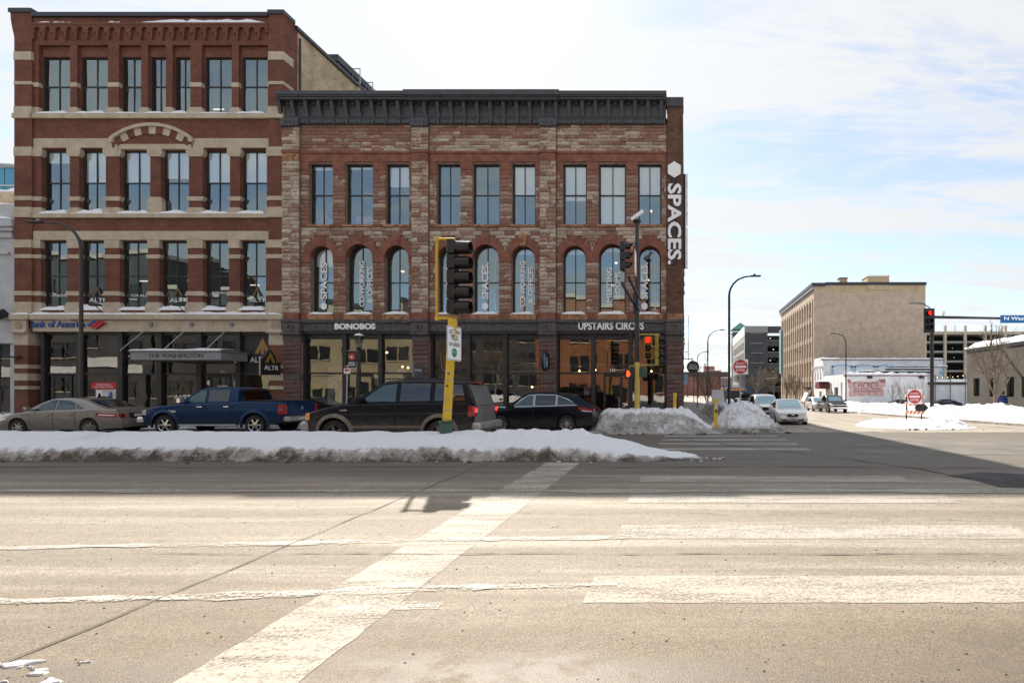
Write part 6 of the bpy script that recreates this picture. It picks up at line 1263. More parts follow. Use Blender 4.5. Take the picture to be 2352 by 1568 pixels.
def smooth_pts(pts, n=6):                              # Catmull-Rom through the outline points
    out = []
    for i in range(len(pts) - 1):
        p0 = pts[max(i - 1, 0)]; p1 = pts[i]; p2 = pts[i + 1]; p3 = pts[min(i + 2, len(pts) - 1)]
        for k in range(n):
            t = k/n; q = [0.5*((2*p1[j]) + (-p0[j] + p2[j])*t + (2*p0[j] - 5*p1[j] + 4*p2[j] - p3[j])*t*t + (-p0[j] + 3*p1[j] - 3*p2[j] + p3[j])*t**3) for j in (0, 1)]
            q[0] = max(q[0], out[-1][0] + 1e-4) if out else q[0]; out.append(tuple(q))
    out.append(pts[-1]); return out
class Car:
    """local frame: front +x, left +y, ground z=0, middle of the wheelbase at x=0"""
    def __init__(s, name, label, cat, loc, rz, wb, xf, xr, width, deck, roof, sill, rw, arch, paint, plan=None, tumble=.17, wfront=.80, wrear=.86, group=None, crown=.03, wheel=None, rim='alloy', spokes=5, flare=None):
        s.r = thing(name, label, cat, loc, rz, group); s.wb = wb; s.xf = xf; s.xr = xr; s.hw = width/2; s.paint = paint; s.sill = sill; s.rw = rw; s.arch = arch
        s.deck = smooth_pts(deck); s.roof = smooth_pts(roof, 5); s.tumble = tumble; s.wf, s.wre = wfront, wrear; s.crown = crown; s.body(); s.cabin(); s.wheels(rim, spokes)
        if flare: s.flares(flare)
    def W(s, x):
        L = s.xf - s.xr; u = (x - s.xr)/L; f = 1.0
        if u > .80: t = (u - .80)/.20; f = 1 - (1 - s.wf)*t**2.6
        if u < .16: t = (.16 - u)/.16; f = 1 - (1 - s.wre)*t**2.6
        return s.hw*f
    def zb(s, x):
        z = s.sill + .10*sm((x - s.xf + .5)/.5)*0 + .05*sm((s.xr + .7 - x)/.5)
        for xw in (s.wb/2, -s.wb/2):
            d = abs(x - xw)
            if d < s.arch: z = max(z, s.rw + math.sqrt(s.arch**2 - d*d))
        return z
    def D(s, x): return interp(s.deck, x)
    def side(s, x, z):                                 # outer surface of the lower body
        zd = s.D(x); z0 = s.sill; t = max(0, min(1, (z - z0)/(zd - z0))); w = s.W(x); return w - .055*(1 - t)**2.2*0.8 - .03*max(0, (t - .55)/.45)**2 - .012*math.exp(-((t - .62)/.10)**2)*0
    def body(s):
        xs = set(fr(s.xr, s.xf, 46))
        for xw in (s.wb/2, -s.wb/2):
            for k in range(25): xs.add(xw + s.arch*math.cos(math.pi*k/24)*.9999)
            xs.add(xw - s.arch - .002); xs.add(xw + s.arch + .002)
        xs = sorted(x for x in xs if s.xr <= x <= s.xf); rows_ = 9; m = MB(); prof = []
        for x in xs:
            zb, zd, w = s.zb(x), s.D(x), s.W(x); pts = []
            endf = min(1, max(0, (s.xf - x)/.10)); endr = min(1, max(0, (x - s.xr)/.08)); e = .90 + .10*math.sqrt(min(endf, endr)*(2 - min(endf, endr)))
            pts.append((w*e*.55, zb + .02)); 
            for k in range(rows_ + 1): z = zb + (zd - .045 - zb)*k/rows_; pts.append((s.side(x, z)*e, z))
            pts += [((w - .055)*e, zd - .012), ((w - .12)*e, zd), (w*e*.5, zd + s.crown*.8), (0, zd + s.crown)]
            prof.append([(x, -y, z) for y, z in pts] + [(x, y, z) for y, z in reversed(pts[:-1])])
        n = len(prof[0]); vs_ = [p for q in prof for p in q]
        fs = [(i*n + j, i*n + j + 1, (i + 1)*n + j + 1, (i + 1)*n + j) for i in range(len(xs) - 1) for j in range(n - 1)] + [(i*n, (i + 1)*n, (i + 2)*n - 1, (i + 1)*n - 1) for i in range(0)]
        fs += [tuple(range(n - 1, -1, -1)), tuple(range((len(xs) - 1)*n, len(xs)*n))]
        m.add(vs_, fs); s.b = m.build('body', s.paint, s.r, 28, world=False)
        m = MB(); m.box(s.xr + .25, s.xf - .25, -s.hw*.72, s.hw*.72, s.sill - .03, s.rw + s.arch - .08); m.build('underbody', 'under_black', s.r, world=False)
    def wbase(s, x): return s.W(x) - .075
    def wroof(s, x): return s.W(x) - .075 - s.tumble
    def RZ(s, x): return interp(s.roof, x)
    def cab_y(s, x, z):
        zd = s.D(x) - .02; zr = max(interp(s.roof, x), zd + .01); full = s.full - zd; t = max(0, min(1.1, (z - zd)/max(full, .1))); return s.wbase(x) - s.tumble*t**1.15
    def cabin(s):
        s.full = max(z for _, z in s.roof); xs = sorted({p[0] for p in s.roof}); m = MB(); prof = []; nr = 6
        for x in xs:
            zd = s.D(x) - .02; zr = max(s.RZ(x), zd + .004); pts = []
            for k in range(nr + 1): z = zd + (zr - .05*min(1, (zr - zd)/.2) - zd)*k/nr; pts.append((s.cab_y(x, z), z))
            w = pts[-1][0]; h = min(1, (zr - zd)/.2); pts += [(w - .035*h, zr - .018*h), (w - .10*h, zr), (w*.5, zr + .018), (0, zr + .022)]
            prof.append([(x, -y, z) for y, z in pts] + [(x, y, z) for y, z in reversed(pts[:-1])])
        n = len(prof[0]); m.add([p for q in prof for p in q], [(i*n + j, i*n + j + 1, (i + 1)*n + j + 1, (i + 1)*n + j) for i in range(len(xs) - 1) for j in range(n - 1)] + [tuple(range(n - 1, -1, -1)), tuple(range((len(xs) - 1)*n, len(xs)*n))])
        s.c = m.build('cabin', s.paint, s.r, 32, world=False)
    def side_panel(s, name, pts, mat, off=.006, both=True, where='cab', parent=None, rim=None):
        """flat outline (x,z) wrapped on the car's side"""
        f = s.cab_y if where == 'cab' else s.side; res = []
        for sg in ((1, -1) if both else (1,)):
            m = MB(); n = len(pts); cx = sum(p[0] for p in pts)/n; cz = sum(p[1] for p in pts)/n; vs_ = []
            for k in (1.0, .55): vs_ += [(cx + (x - cx)*k, sg*(f(cx + (x - cx)*k, cz + (z - cz)*k) + off), cz + (z - cz)*k) for x, z in pts]
            vs_.append((cx, sg*(f(cx, cz) + off), cz)); vs_ += [(x, sg*(f(x, z) - .02), z) for x, z in pts]; fs = []
            for i in range(n):
                j = (i + 1) % n; q = [(i, j, n + j, n + i), (n + i, n + j, 2*n), (2*n + 1 + i, 2*n + 1 + j, j, i)]; fs += q if sg > 0 else [tuple(reversed(t)) for t in q]
            m.add(vs_, fs); res.append(m.build(name, mat, parent or s.r, 35, world=False))
        return res
    def outline(s, pts, n=4):
        """resample an outline so that it can follow the curved side"""
        out = []
        for i, p in enumerate(pts):
            q = pts[(i + 1) % len(pts)]
            for k in range(n): out.append((p[0] + (q[0] - p[0])*k/n, p[1] + (q[1] - p[1])*k/n))
        return out
    def window(s, pts, mat='pane_car', chrome=None):
        if chrome:
            cx = sum(p[0] for p in pts)/len(pts); cz = sum(p[1] for p in pts)/len(pts); s.side_panel('window_trim', s.outline([(cx + (x - cx)*1.0 + .02*(1 if x > cx else -1), cz + (z - cz)*1.0 + .02*(1 if z > cz else -1)) for x, z in pts]), chrome, .008)
        s.side_panel('side_window', s.outline(pts), 'glass_backing', .011); return s.side_panel('side_window', s.outline(pts), mat, .014)
    def top_glass(s, name, x0, x1, w0, w1, mat, off=.012):
        """windscreen or rear glass lying on the cabin's sloping top between x0 and x1"""
        for dz, mt in ((0, 'glass_backing'), (.004, mat)):
            m = MB(); N = 10
            def fn(i, j):
                x = x0 + (x1 - x0)*i/N; w = w0 + (w1 - w0)*i/N; y = -w + 2*w*j/10; zr = s.RZ(x); return (x, y, zr + .022 - .012*abs(y/max(w, .1))**2 + off + dz)
            m.grid(fn, N, 10); m.build(name, mt, s.r, True, world=False)
    def door(s, x0, x1, zlo, handle='chrome', zh=None, parent_mat=None, hx=.12):
        zt = lambda x: s.D(x) - .07
        for sg in (1, -1):
            m = MB(); N = 8
            def fn(i, j): x = x0 + (x1 - x0)*i/N; z = zlo + (zt(x) - zlo)*j/8; return (x, sg*(s.side(x, z) + .006), z)
            m.grid(fn, N, 8)
            b = len(m.v)
            per = [(i, 0) for i in range(N)] + [(N, j) for j in range(8)] + [(i, 8) for i in range(N, 0, -1)] + [(0, j) for j in range(8, 0, -1)]
            for i, j in per: q = m.v[i*9 + j]; m.v.append((q[0], q[1] - sg*.012, q[2]))
            for k, (i, j) in enumerate(per): i2, j2 = per[(k + 1) % len(per)]; m.f.append((i*9 + j, i2*9 + j2, b + (k + 1) % len(per), b + k))
            d = m.build('door', parent_mat or s.paint, s.r, 30, world=False)
            z = zh or zt(x0) - .10; xx = x0 + hx; y = s.side(xx, z); MB().cbox(xx - .02, xx + .19, sg*(y + .045) - .014, sg*(y + .045) + .014, z - .018, z + .018, .008).build('door_handle', handle or s.paint, d, world=False)
            seam = MB()
            for xx in (x0 - .008, x1 + .008):
                for k in range(6): za = zlo + (zt(xx) - zlo)*k/6; zb_ = zlo + (zt(xx) - zlo)*(k + 1)/6; ya, yb = s.side(xx, za) + .0022, s.side(xx, zb_) + .0022; seam.add([(xx - .006, sg*ya, za), (xx + .006, sg*ya, za), (xx + .006, sg*yb, zb_), (xx - .006, sg*yb, zb_)], [(0, 1, 2, 3)])
            q = seam.build('door_gap', 'under_black', s.r, world=False); q['kind'] = 'stuff'
    def wheels(s, rim, spokes):
        r = s.rw; rr = r*.66; w = .22; t = MB(); t.lathe([(rr, -w/2), (r*.93, -w/2), (r*.985, -w/2 + .025), (r, -w/2 + .06), (r, w/2 - .06), (r*.985, w/2 - .025), (r*.93, w/2), (rr, w/2), (rr*.97, w/2 - .04), (rr*.97, -w/2 + .04), (rr, -w/2)], 32, cap=False); tm = t.mesh('wheel', 'tyre', 35)
        q = MB(); q.lathe([(rr*.99, w/2 - .012), (rr*.92, w/2 - .02), (rr*.90, w/2 - .07)], 32, cap=False); q.lathe([(rr*.24, w/2 - .06), (rr*.22, w/2 - .02), (rr*.10, w/2 - .015), (0.001, w/2 - .012)], 16, cap=False)
        for k in range(spokes):
            a = 2*math.pi*k/spokes; ww = rr*(.17 if spokes < 8 else .09); q.add([(rr*.18, -ww, w/2 - .055), (rr*.18, ww, w/2 - .055), (rr*.18, ww*.9, w/2 - .022), (rr*.18, -ww*.9, w/2 - .022), (rr*.93, -ww*.75, w/2 - .06), (rr*.93, ww*.75, w/2 - .06), (rr*.93, ww*.6, w/2 - .03), (rr*.93, -ww*.6, w/2 - .03)], [(3, 2, 6, 7), (0, 3, 7, 4), (2, 1, 5, 6), (0, 4, 5, 1)], Matrix.Rotation(a, 4, 'Z'))
        rm = q.mesh('rim', rim, 30); h = MB(); h.lathe([(0.001, .0), (rr*.95, .0)], 24, Matrix.Translation((0, 0, w/2 - .10)), cap=False); hm = h.mesh('brake_disc', 'under_black')
        for xw in (s.wb/2, -s.wb/2):
            for sg in (1, -1):
                o = link('wheel', tm, s.r, world=False); o.location = (xw, sg*(s.hw - w/2 - .012), r); o.rotation_euler = (R(-90) if sg > 0 else R(90), 0, 0)
                for n_, me in (('rim', rm), ('brake_disc', hm)): link(n_, me, o, world=False)
    def flares(s, mat):
        for xw in (s.wb/2, -s.wb/2):
            for sg in (1, -1):
                m = MB(); n = 22; a0 = R(-12); pts = []
                for k in range(n + 1): t = a0 + (math.pi - 2*a0)*k/n; pts.append((xw + math.cos(t), math.sin(t)))
                vs_ = []
                for k in range(n + 1):
                    t = a0 + (math.pi - 2*a0)*k/n; c, sn = math.cos(t), math.sin(t)
                    for rad, off in ((s.arch - .01, -.02), (s.arch - .01, .05), (s.arch + .045, .05), (s.arch + .10, .008)): x = xw + rad*c; z = max(s.rw + rad*sn, .22); vs_.append((x, sg*(s.side(x, max(z, s.sill)) + off), z))
                m.add(vs_, [(4*k + j, 4*k + 4 + j, 4*k + 5 + j, 4*k + 1 + j) for k in range(n) for j in range(3)]); m.build('wheel_arch_flare', mat, s.r, 40, world=False)
    def box(s, name, x0, x1, y0, y1, z0, z1, mat, c=.015, both=False):
        for sg in ((1, -1) if both else (1,)): a, b = sorted((sg*y0, sg*y1)); MB().cbox(x0, x1, a, b, z0, z1, c).build(name, mat, s.r, world=False)
    def mirror(s, x, z, mat, w=.20, h=.15):
        for sg in (1, -1):
            y = s.W(x) - .05; m = MB(); m.cbox(x - .06, x + .08, min(sg*(y + .06), sg*(y + .06 + w)), max(sg*(y + .06), sg*(y + .06 + w)), z, z + h, .035); m.build('wing_mirror', mat, s.r, 40, world=False); MB().tube([(x, sg*(y - .06), z + .03), (x, sg*(y + .1), z + .05)], .025, 6).build('mirror_stalk', 'under_black', s.r, world=False)
    def end_panel(s, name, front, y0, y1, z0, z1, mat, off=.012, both=False, th=.03):
        x = s.xf if front else s.xr; sg2 = 1 if front else -1
        for sg in ((1, -1) if both else (1,)):
            a, b = sorted((sg*y0, sg*y1)); MB().cbox(min(x - sg2*.05, x + sg2*off), max(x - sg2*.05, x + sg2*off), a, b, z0, z1, .012).build(name, mat, s.r, world=False)
plain('glass_backing', (0.008, 0.010, 0.012), 0.3)
glass('pane_car', 0.10, (0.9, 0.95, 0.95), (0.55, 0.75, 0.8))
PI = math.pi
def place(Yn, width, zoff=0.0): return Yn + width/2
# --- beige saloon, facing left
Yn = 21.2
c = Car('parked_car', 'dusty beige four door saloon parked at the far kerb', 'car', ((114 - CX)/59.2, Yn + .91, zroad(Yn)), PI, 2.776, 2.36, -2.44, 1.82,
        [(-2.44, .60), (-2.40, .98), (-2.1, 1.045), (-1.5, 1.06), (-1.0, 1.02), (.4, .965), (1.15, .93), (1.8, .82), (2.2, .68), (2.36, .50)],
        [(-1.98, 1.04), (-1.55, 1.19), (-1.0, 1.39), (-.5, 1.455), (-.1, 1.465), (.3, 1.42), (.75, 1.22), (1.22, .93)], .24, .325, .385, 'paint_beige', spokes=7, wrear=.80)
c.window([(.80, .99), (.02, 1.01), (.02, 1.40), (.20, 1.385), (.58, 1.21)]); c.window([(-.05, 1.01), (-.78, 1.035), (-.72, 1.27), (-.50, 1.36), (-.05, 1.40)]); c.window([(-.84, 1.04), (-1.16, 1.055), (-.80, 1.24)])
c.top_glass('windscreen', 1.10, .36, .62, .52, 'pane_car'); c.top_glass('rear_glass', -1.86, -1.02, .62, .53, 'pane_car_dark'); c.door(.0, .92, .30, 'paint_beige'); c.door(-.86, -.02, .30, 'paint_beige')
c.side_panel('tail_lamp', c.outline([(-2.34, .86), (-1.72, .90), (-1.66, .80), (-1.9, .74), (-2.36, .72)]), 'tail_red', .010, where='side'); c.side_panel('lamp_stripe', c.outline([(-2.30, .815), (-1.78, .835), (-1.80, .80), (-2.32, .775)]), 'sign_white', .014, where='side')
c.end_panel('tail_lamp', False, .52, .72, .72, .86, 'tail_red', .012, True); c.end_panel('number_plate', False, -.18, .18, .72, .84, 'poster_white', .03); c.end_panel('plate_recess', False, -.32, .32, .68, .88, 'under_black', .02); c.side_panel('head_lamp', c.outline([(2.16, .66), (1.82, .72), (1.86, .62), (2.14, .58)]), 'head_lens', .01, where='side'); c.mirror(.86, .98, 'paint_beige'); c.side_panel('fuel_flap', c.outline([(-1.15, .92), (-1.38, .92), (-1.38, .77), (-1.15, .77)]), 'paint_beige', .006, where='side')
# --- blue crew-cab pickup, facing left
Yn = 21.55
c = Car('pickup_truck', 'dark blue crew cab pickup truck with chrome trim at the far kerb', 'pickup truck', ((480 - CX)/58, Yn + 1.0, zroad(Yn)), PI, 3.57, 2.86, -2.95, 2.0,
        [(-2.95, 1.32), (-1.2, 1.33), (-.85, 1.29), (1.0, 1.24), (1.35, 1.22), (2.2, 1.12), (2.6, 1.0), (2.80, .86), (2.86, .62)],
        [(-1.10, 1.28), (-1.04, 1.72), (-.95, 1.84), (-.4, 1.90), (.2, 1.885), (.55, 1.80), (1.0, 1.50), (1.42, 1.22)], .44, .405, .50, 'paint_blue', spokes=6, rim='chrome', wrear=.97, wfront=.86, tumble=.15, flare='paint_blue', crown=.02)
c.window([(1.0, 1.30), (.22, 1.31), (.22, 1.78), (.46, 1.75), (.78, 1.52)]); c.window([(.10, 1.31), (-.72, 1.33), (-.72, 1.80), (.10, 1.80)], 'pane_car_dark')
c.top_glass('windscreen', 1.30, .62, .72, .62, 'pane_car'); c.box('bed_cover', -2.90, -1.14, -.90, .90, 1.325, 1.375, 'under_black', .02); c.box('rear_window', -1.118, -1.10, -.68, .68, 1.36, 1.76, 'pane_car_dark', .004); c.box('window_backing', -1.105, -1.09, -.70, .70, 1.34, 1.78, 'glass_backing', .004); c.box('high_brake_lamp', -1.09, -1.06, -.2, .2, 1.815, 1.86, 'tail_red', .006)
c.door(.16, 1.12, .52, 'chrome', 1.12); c.door(-.90, .12, .52, 'chrome', 1.13); c.mirror(1.02, 1.26, 'chrome', .24, .20)
c.side_panel('tail_lamp', c.outline([(-2.94, 1.20), (-2.76, 1.24), (-2.70, .82), (-2.92, .82)]), 'tail_red', .012, where='side'); c.end_panel('tail_lamp', False, .80, .96, .82, 1.22, 'tail_red', .015, True); c.end_panel('tailgate', False, -.77, .77, .76, 1.30, 'paint_blue', .03); c.end_panel('emblem', False, -.07, .07, 1.0, 1.14, 'chrome', .04)
c.box('rear_bumper', -3.16, -2.90, -.98, .98, .52, .74, 'dirty_chrome', .05); c.box('number_plate', -3.18, -3.155, .05, .36, .58, .70, 'poster_white', .004); c.box('front_bumper', 2.72, 2.98, -.94, .94, .46, .72, 'chrome', .06); c.side_panel('head_lamp', c.outline([(2.80, .98), (2.60, 1.02), (2.56, .80), (2.80, .80)]), 'head_lens', .012, where='side'); c.box('running_board', -1.05, 1.25, .86, 1.0, .36, .43, 'galvanised', .02, True)
c.box('exhaust_pipe', -2.95, -2.6, -.6, -.45, .36, .46, 'under_black', .03); V, FS = text_mesh('1500', .34, .09, .002, .02); m = MB(); m.add([(1.62 - p[0]*-1 - .34, 1.0, p[1]) for p in V], FS)
m = MB(); m.add([(1.30 + p[0], -1.008 + 0, 1.02 + p[1]) for p in V], FS); mm = MB(); mm.add([(1.66 - p[0], c.side(1.5, .95) + .012 + p[2]*-1, .90 + p[1]) for p in V], FS); mm.build('badge', 'chrome', c.r, world=False)
c.side_panel('fuel_flap', [(-1.58 + .10*math.cos(t), 1.08 + .10*math.sin(t)) for t in [2*PI*k/16 for k in range(16)]], 'paint_blue', .006, where='side')
# --- black full-size SUV in the moving lane, facing left
Yn = 16.0
c = Car('sport_utility_vehicle', 'large black sport utility vehicle with dusty flanks and tan wheel flares', 'car', ((888 - CX)/78, Yn + 1.0, zroad(Yn)), PI, 3.03, 2.42, -2.50, 2.0,
        [(-2.50, .60), (-2.47, 1.10), (-2.2, 1.26), (1.0, 1.22), (1.4, 1.19), (2.0, 1.07), (2.28, .97), (2.40, .82), (2.42, .60)],
        [(-2.46, 1.14), (-2.40, 1.42), (-2.24, 1.76), (-2.0, 1.86), (-1.0, 1.90), (-.05, 1.88), (.24, 1.80), (.70, 1.52), (1.24, 1.20)], .40, .385, .47, 'paint_black', spokes=5, rim='trim_tan', wrear=.94, wfront=.90, tumble=.14, flare='trim_tan')
c.window([(.74, 1.28), (-.24, 1.29), (-.24, 1.79), (.14, 1.75), (.46, 1.54)]); c.window([(-.36, 1.30), (-1.22, 1.31), (-1.22, 1.80), (-.36, 1.80)], 'pane_car_dark'); c.window([(-1.36, 1.31), (-2.24, 1.32), (-2.12, 1.76), (-1.36, 1.80)], 'pane_car_dark'); c.top_glass('windscreen', 1.14, .30, .72, .62, 'pane_car')
c.door(-.24, .92, .50, 'under_black', 1.10); c.door(-1.00, -.28, .50, 'under_black', 1.10); c.mirror(.80, 1.24, 'under_black', .20, .18)
m = MB(); m.add([(-2.487, -.72, 1.24), (-2.487, .72, 1.24), (-2.30, .64, 1.72), (-2.30, -.64, 1.72)], [(0, 1, 2, 3)]); 
c.box('rear_door', -2.53, -2.47, -.86, .86, .62, 1.16, 'dusty_glass', .02); MB().prism_xz([(-2.50, 1.18), (-2.44, 1.18), (-2.22, 1.76), (-2.30, 1.76)], -.70, .70).build('rear_glass', 'dusty_glass', c.r, world=False)
c.side_panel('tail_lamp', c.outline([(-2.50, 1.16), (-2.36, 1.17), (-2.34, .86), (-2.48, .86)]), 'tail_red', .014, where='side'); c.end_panel('tail_lamp', False, .76, .94, .86, 1.17, 'tail_red', .03, True); c.box('brake_lamp', -2.56, -2.50, .80, .92, .98, 1.10, 'tail_lit', .01, True); c.box('high_brake_lamp', -2.36, -2.20, -.22, .22, 1.80, 1.84, 'tail_red', .01)
c.box('rear_bumper', -2.70, -2.42, -.98, .98, .46, .70, 'dirty_chrome', .06); c.box('front_bumper', 2.30, 2.56, -.96, .96, .42, .74, 'dirty_chrome', .07); c.side_panel('turn_lamp', c.outline([(2.40, .96), (2.26, .98), (2.24, .78), (2.40, .76)]), 'amber', .014, where='side'); c.box('roof_rail', -1.9, .3, .62, .66, 1.92, 1.95, 'black_paint', .01, True)
c.side_panel('side_moulding', c.outline([(1.02, .62), (-.98, .62), (-.98, .54), (1.02, .54)], 8), 'trim_tan', .016, where='side'); c.side_panel('side_badge', c.outline([(1.34, 1.06), (1.14, 1.06), (1.14, 1.03), (1.34, 1.03)]), 'chrome', .01, where='side'); c.box('door_sill', -1.0, 1.0, .93, 1.0, .34, .40, 'trim_tan', .02, True); c.r.scale = (1.02, 1, 1.05)
# --- dark crossover at the corner, facing left
Yn = 22.6
c = Car('parked_car', 'dark navy crossover wagon with alloy wheels beside the corner snow heap', 'car', ((1223.6 - CX)/55.4, Yn + .95, zroad(Yn)), PI, 2.775, 2.30, -2.48, 1.9,
        [(-2.48, .60), (-2.44, .95), (-2.2, 1.10), (-1.2, 1.10), (.3, 1.04), (1.1, .99), (1.7, .92), (2.1, .80), (2.30, .58)],
        [(-2.38, 1.05), (-2.22, 1.20), (-1.95, 1.40), (-1.75, 1.48), (-1.0, 1.57), (-.3, 1.61), (.2, 1.58), (.65, 1.38), (1.25, .99)], .26, .365, .41, 'paint_navy', spokes=10, wrear=.80, tumble=.19)
c.window([(.86, 1.06), (.02, 1.075), (.02, 1.50), (.24, 1.49), (.52, 1.32)], chrome='chrome'); c.window([(-.05, 1.08), (-.92, 1.10), (-.92, 1.50), (-.05, 1.52)], 'pane_car_dark', 'chrome'); c.window([(-.98, 1.105), (-1.80, 1.13), (-1.42, 1.33), (-.98, 1.48)], 'pane_car_dark', 'chrome')
c.top_glass('windscreen', 1.12, .28, .64, .54, 'pane_car'); c.top_glass('rear_glass', -2.30, -1.86, .60, .55, 'pane_car_dark'); c.door(.0, .94, .34, 'paint_navy'); c.door(-.94, -.03, .34, 'paint_navy'); c.side_panel('tail_lamp', c.outline([(-2.42, .95), (-1.88, 1.06), (-1.86, .98), (-2.10, .88), (-2.42, .86)]), 'tail_red', .012, where='side'); c.side_panel('lamp_stripe', c.outline([(-2.42, .875), (-2.12, .89), (-2.0, .92), (-2.0, .90), (-2.12, .865), (-2.42, .85)]), 'sign_white', .016, where='side')
c.end_panel('tail_lamp', False, .50, .72, .86, .98, 'tail_red', .02, True); c.box('rear_bumper', -2.52, -2.30, -.78, .78, .36, .56, 'under_black', .06); c.mirror(.92, 1.02, 'paint_navy'); c.box('rear_spoiler', -1.98, -1.70, -.58, .58, 1.475, 1.51, 'paint_navy', .012); snow_cap(c.r, 1.2, 2.0, -.6, .6, .98, .05, 4).matrix_parent_inverse.identity(); c.r.scale = (1, 1, 1.06)
# --- white saloon waiting on the side street, facing the viewer
def away(x, y): return (x, y, zroad(y))
c = Car('waiting_car', 'white saloon stopped in the side street by the snow heap', 'car', away(6.05, 32.4), R(-90) - R(3), 2.74, 2.30, -2.43, 1.835,
        [(-2.43, .60), (-2.38, .95), (-1.6, 1.0), (-1.0, .98), (.4, .94), (1.15, .90), (1.8, .78), (2.15, .66), (2.30, .48)],
        [(-1.95, .98), (-1.4, 1.22), (-.9, 1.38), (-.3, 1.435), (.2, 1.40), (.7, 1.18), (1.22, .90)], .22, .325, .38, 'paint_white', spokes=5, wfront=.74)
c.window([(.76, .97), (.0, .98), (.0, 1.36), (.18, 1.345), (.52, 1.2)], 'pane_car_dark'); c.window([(-.06, .98), (-1.05, 1.01), (-.8, 1.25), (-.06, 1.37)], 'pane_car_dark'); c.top_glass('windscreen', 1.14, .26, .66, .55, 'pane_car'); c.door(.0, .92, .28, 'paint_white'); c.door(-.9, -.02, .28, 'paint_white'); c.mirror(.82, .94, 'paint_white')
c.box('grille', 2.20, 2.335, -.30, .30, .52, .66, 'under_black', .03); c.box('grille_emblem', 2.33, 2.345, -.08, .08, .57, .63, 'chrome', .004); c.box('lower_intake', 2.24, 2.325, -.62, -.30, .30, .37, 'under_black', .02); c.box('lower_intake', 2.24, 2.325, .30, .62, .30, .37, 'under_black', .02); c.box('number_plate', 2.30, 2.345, -.16, .16, .32, .46, 'poster_white', .006); c.box('plate_text', 2.344, 2.347, -.13, .13, .36, .42, 'sign_blue', .0005); c.box('front_bumper', 2.10, 2.315, -.70, .70, .26, .52, 'paint_white', .08)
c.box('head_lamp', 2.04, 2.20, .36, .74, .60, .69, 'head_lens', .03, True)
# --- silver SUV with roof box behind it
def suv(name, label, loc, rz, paint, box_=False, h=1.68, cat='car', grille='under_black', scale=1.0):
    c = Car(name, label, cat, loc, rz, 2.75, 2.25, -2.35, 1.88, [(-2.35, .62), (-2.30, 1.05), (-2.0, 1.12), (.6, 1.10), (1.2, 1.08), (1.9, 1.0), (2.15, .88), (2.25, .60)],
        [(-2.30, 1.08), (-2.15, h*.85), (-1.9, h*.96), (-.8, h), (.1, h*.985), (.4, h*.93), (.85, 1.32), (1.24, 1.08)], .32, .36, .42, paint, spokes=5, wfront=.84, wrear=.90, tumble=.16)
    c.window([(.84, 1.14), (.05, 1.15), (.05, h*.92), (.30, h*.89), (.62, 1.38)], 'pane_car_dark'); c.window([(-.03, 1.15), (-.95, 1.15), (-.95, h*.92), (-.03, h*.93)], 'pane_car_dark'); c.window([(-1.03, 1.15), (-2.0, 1.16), (-1.9, h*.88), (-1.03, h*.92)], 'pane_car_dark'); c.top_glass('windscreen', 1.16, .46, .66, .56, 'pane_car')
    c.door(.0, .96, .4, None); c.door(-1.0, -.03, .4, None); c.mirror(.86, 1.10, paint); c.box('grille', 2.16, 2.29, -.42, .42, .70, .92, grille, .03); c.box('head_lamp', 2.06, 2.23, .46, .80, .74, .92, 'head_lens', .03, True); c.box('front_bumper', 2.10, 2.32, -.80, .80, .42, .68, 'dirty_chrome' if grille == 'chrome' else paint, .05); c.box('lower_grille', 2.2, 2.335, -.5, .5, .46, .58, 'under_black', .02); c.box('number_plate', 2.29, 2.345, -.15, .15, .58, .70, 'poster_white', .004)
    if box_: MB().cbox(-1.6, .5, -.38, .38, h + .10, h + .46, .14).build('roof_box', 'under_black', c.r, world=False); c.box('roof_bar', -1.1, -1.04, -.6, .6, h + .03, h + .10, 'under_black', .01); c.box('roof_bar', -.1, -.04, -.6, .6, h + .03, h + .10, 'under_black', .01)
    return c
suv('sport_utility_vehicle', 'silver sport utility vehicle queued behind the white saloon', away(5.75, 40.0), R(-90), 'paint_silver', False, 1.78)
suv('sport_utility_vehicle', 'grey car with a black roof box at the left kerb of the side street', away(5.2, 47.5), R(-90), 'paint_silver', True, 1.55)
suv('sport_utility_vehicle', 'white boxy sport utility vehicle parked before the white painted wall', away(16.1, 66.5), R(-90), 'paint_white', False, 1.72, grille='chrome')
# --- dark pickup on the right
Yt = 56.5
c = Car('pickup_truck', 'dark dusty pickup truck parked at the right kerb of the side street', 'pickup truck', away(15.9, Yt + 2.6), R(-90), 3.6, 2.75, -2.95, 1.98,
        [(-2.95, 1.22), (-1.3, 1.23), (-.85, 1.2), (1.0, 1.18), (1.4, 1.16), (2.3, 1.08), (2.65, 1.0), (2.75, .70)], [(-1.15, 1.2), (-1.08, 1.65), (-.9, 1.82), (-.3, 1.87), (.3, 1.85), (.6, 1.76), (1.0, 1.48), (1.42, 1.16)], .46, .40, .48, 'paint_green', rim='dirty_chrome', wrear=.97, wfront=.9, tumble=.14)
c.window([(1.0, 1.24), (.2, 1.25), (.2, 1.74), (.46, 1.70), (.78, 1.48)], 'pane_car_dark'); c.window([(.10, 1.25), (-.72, 1.25), (-.72, 1.74), (.10, 1.75)], 'pane_car_dark'); c.top_glass('windscreen', 1.32, .66, .72, .62, 'pane_car'); c.door(.1, 1.1, .52, None); c.door(-.9, .06, .52, None); c.mirror(1.0, 1.2, 'under_black', .22, .2)
c.box('grille', 2.66, 2.80, -.72, .72, .76, 1.02, 'under_black', .03); c.box('grille_bar', 2.80, 2.83, -.9, .9, .86, .92, 'chrome', .01); c.box('head_lamp', 2.62, 2.79, .60, .90, .74, 1.02, 'head_lens', .03, True); c.box('front_bumper', 2.68, 2.95, -.95, .95, .46, .70, 'chrome', .06)
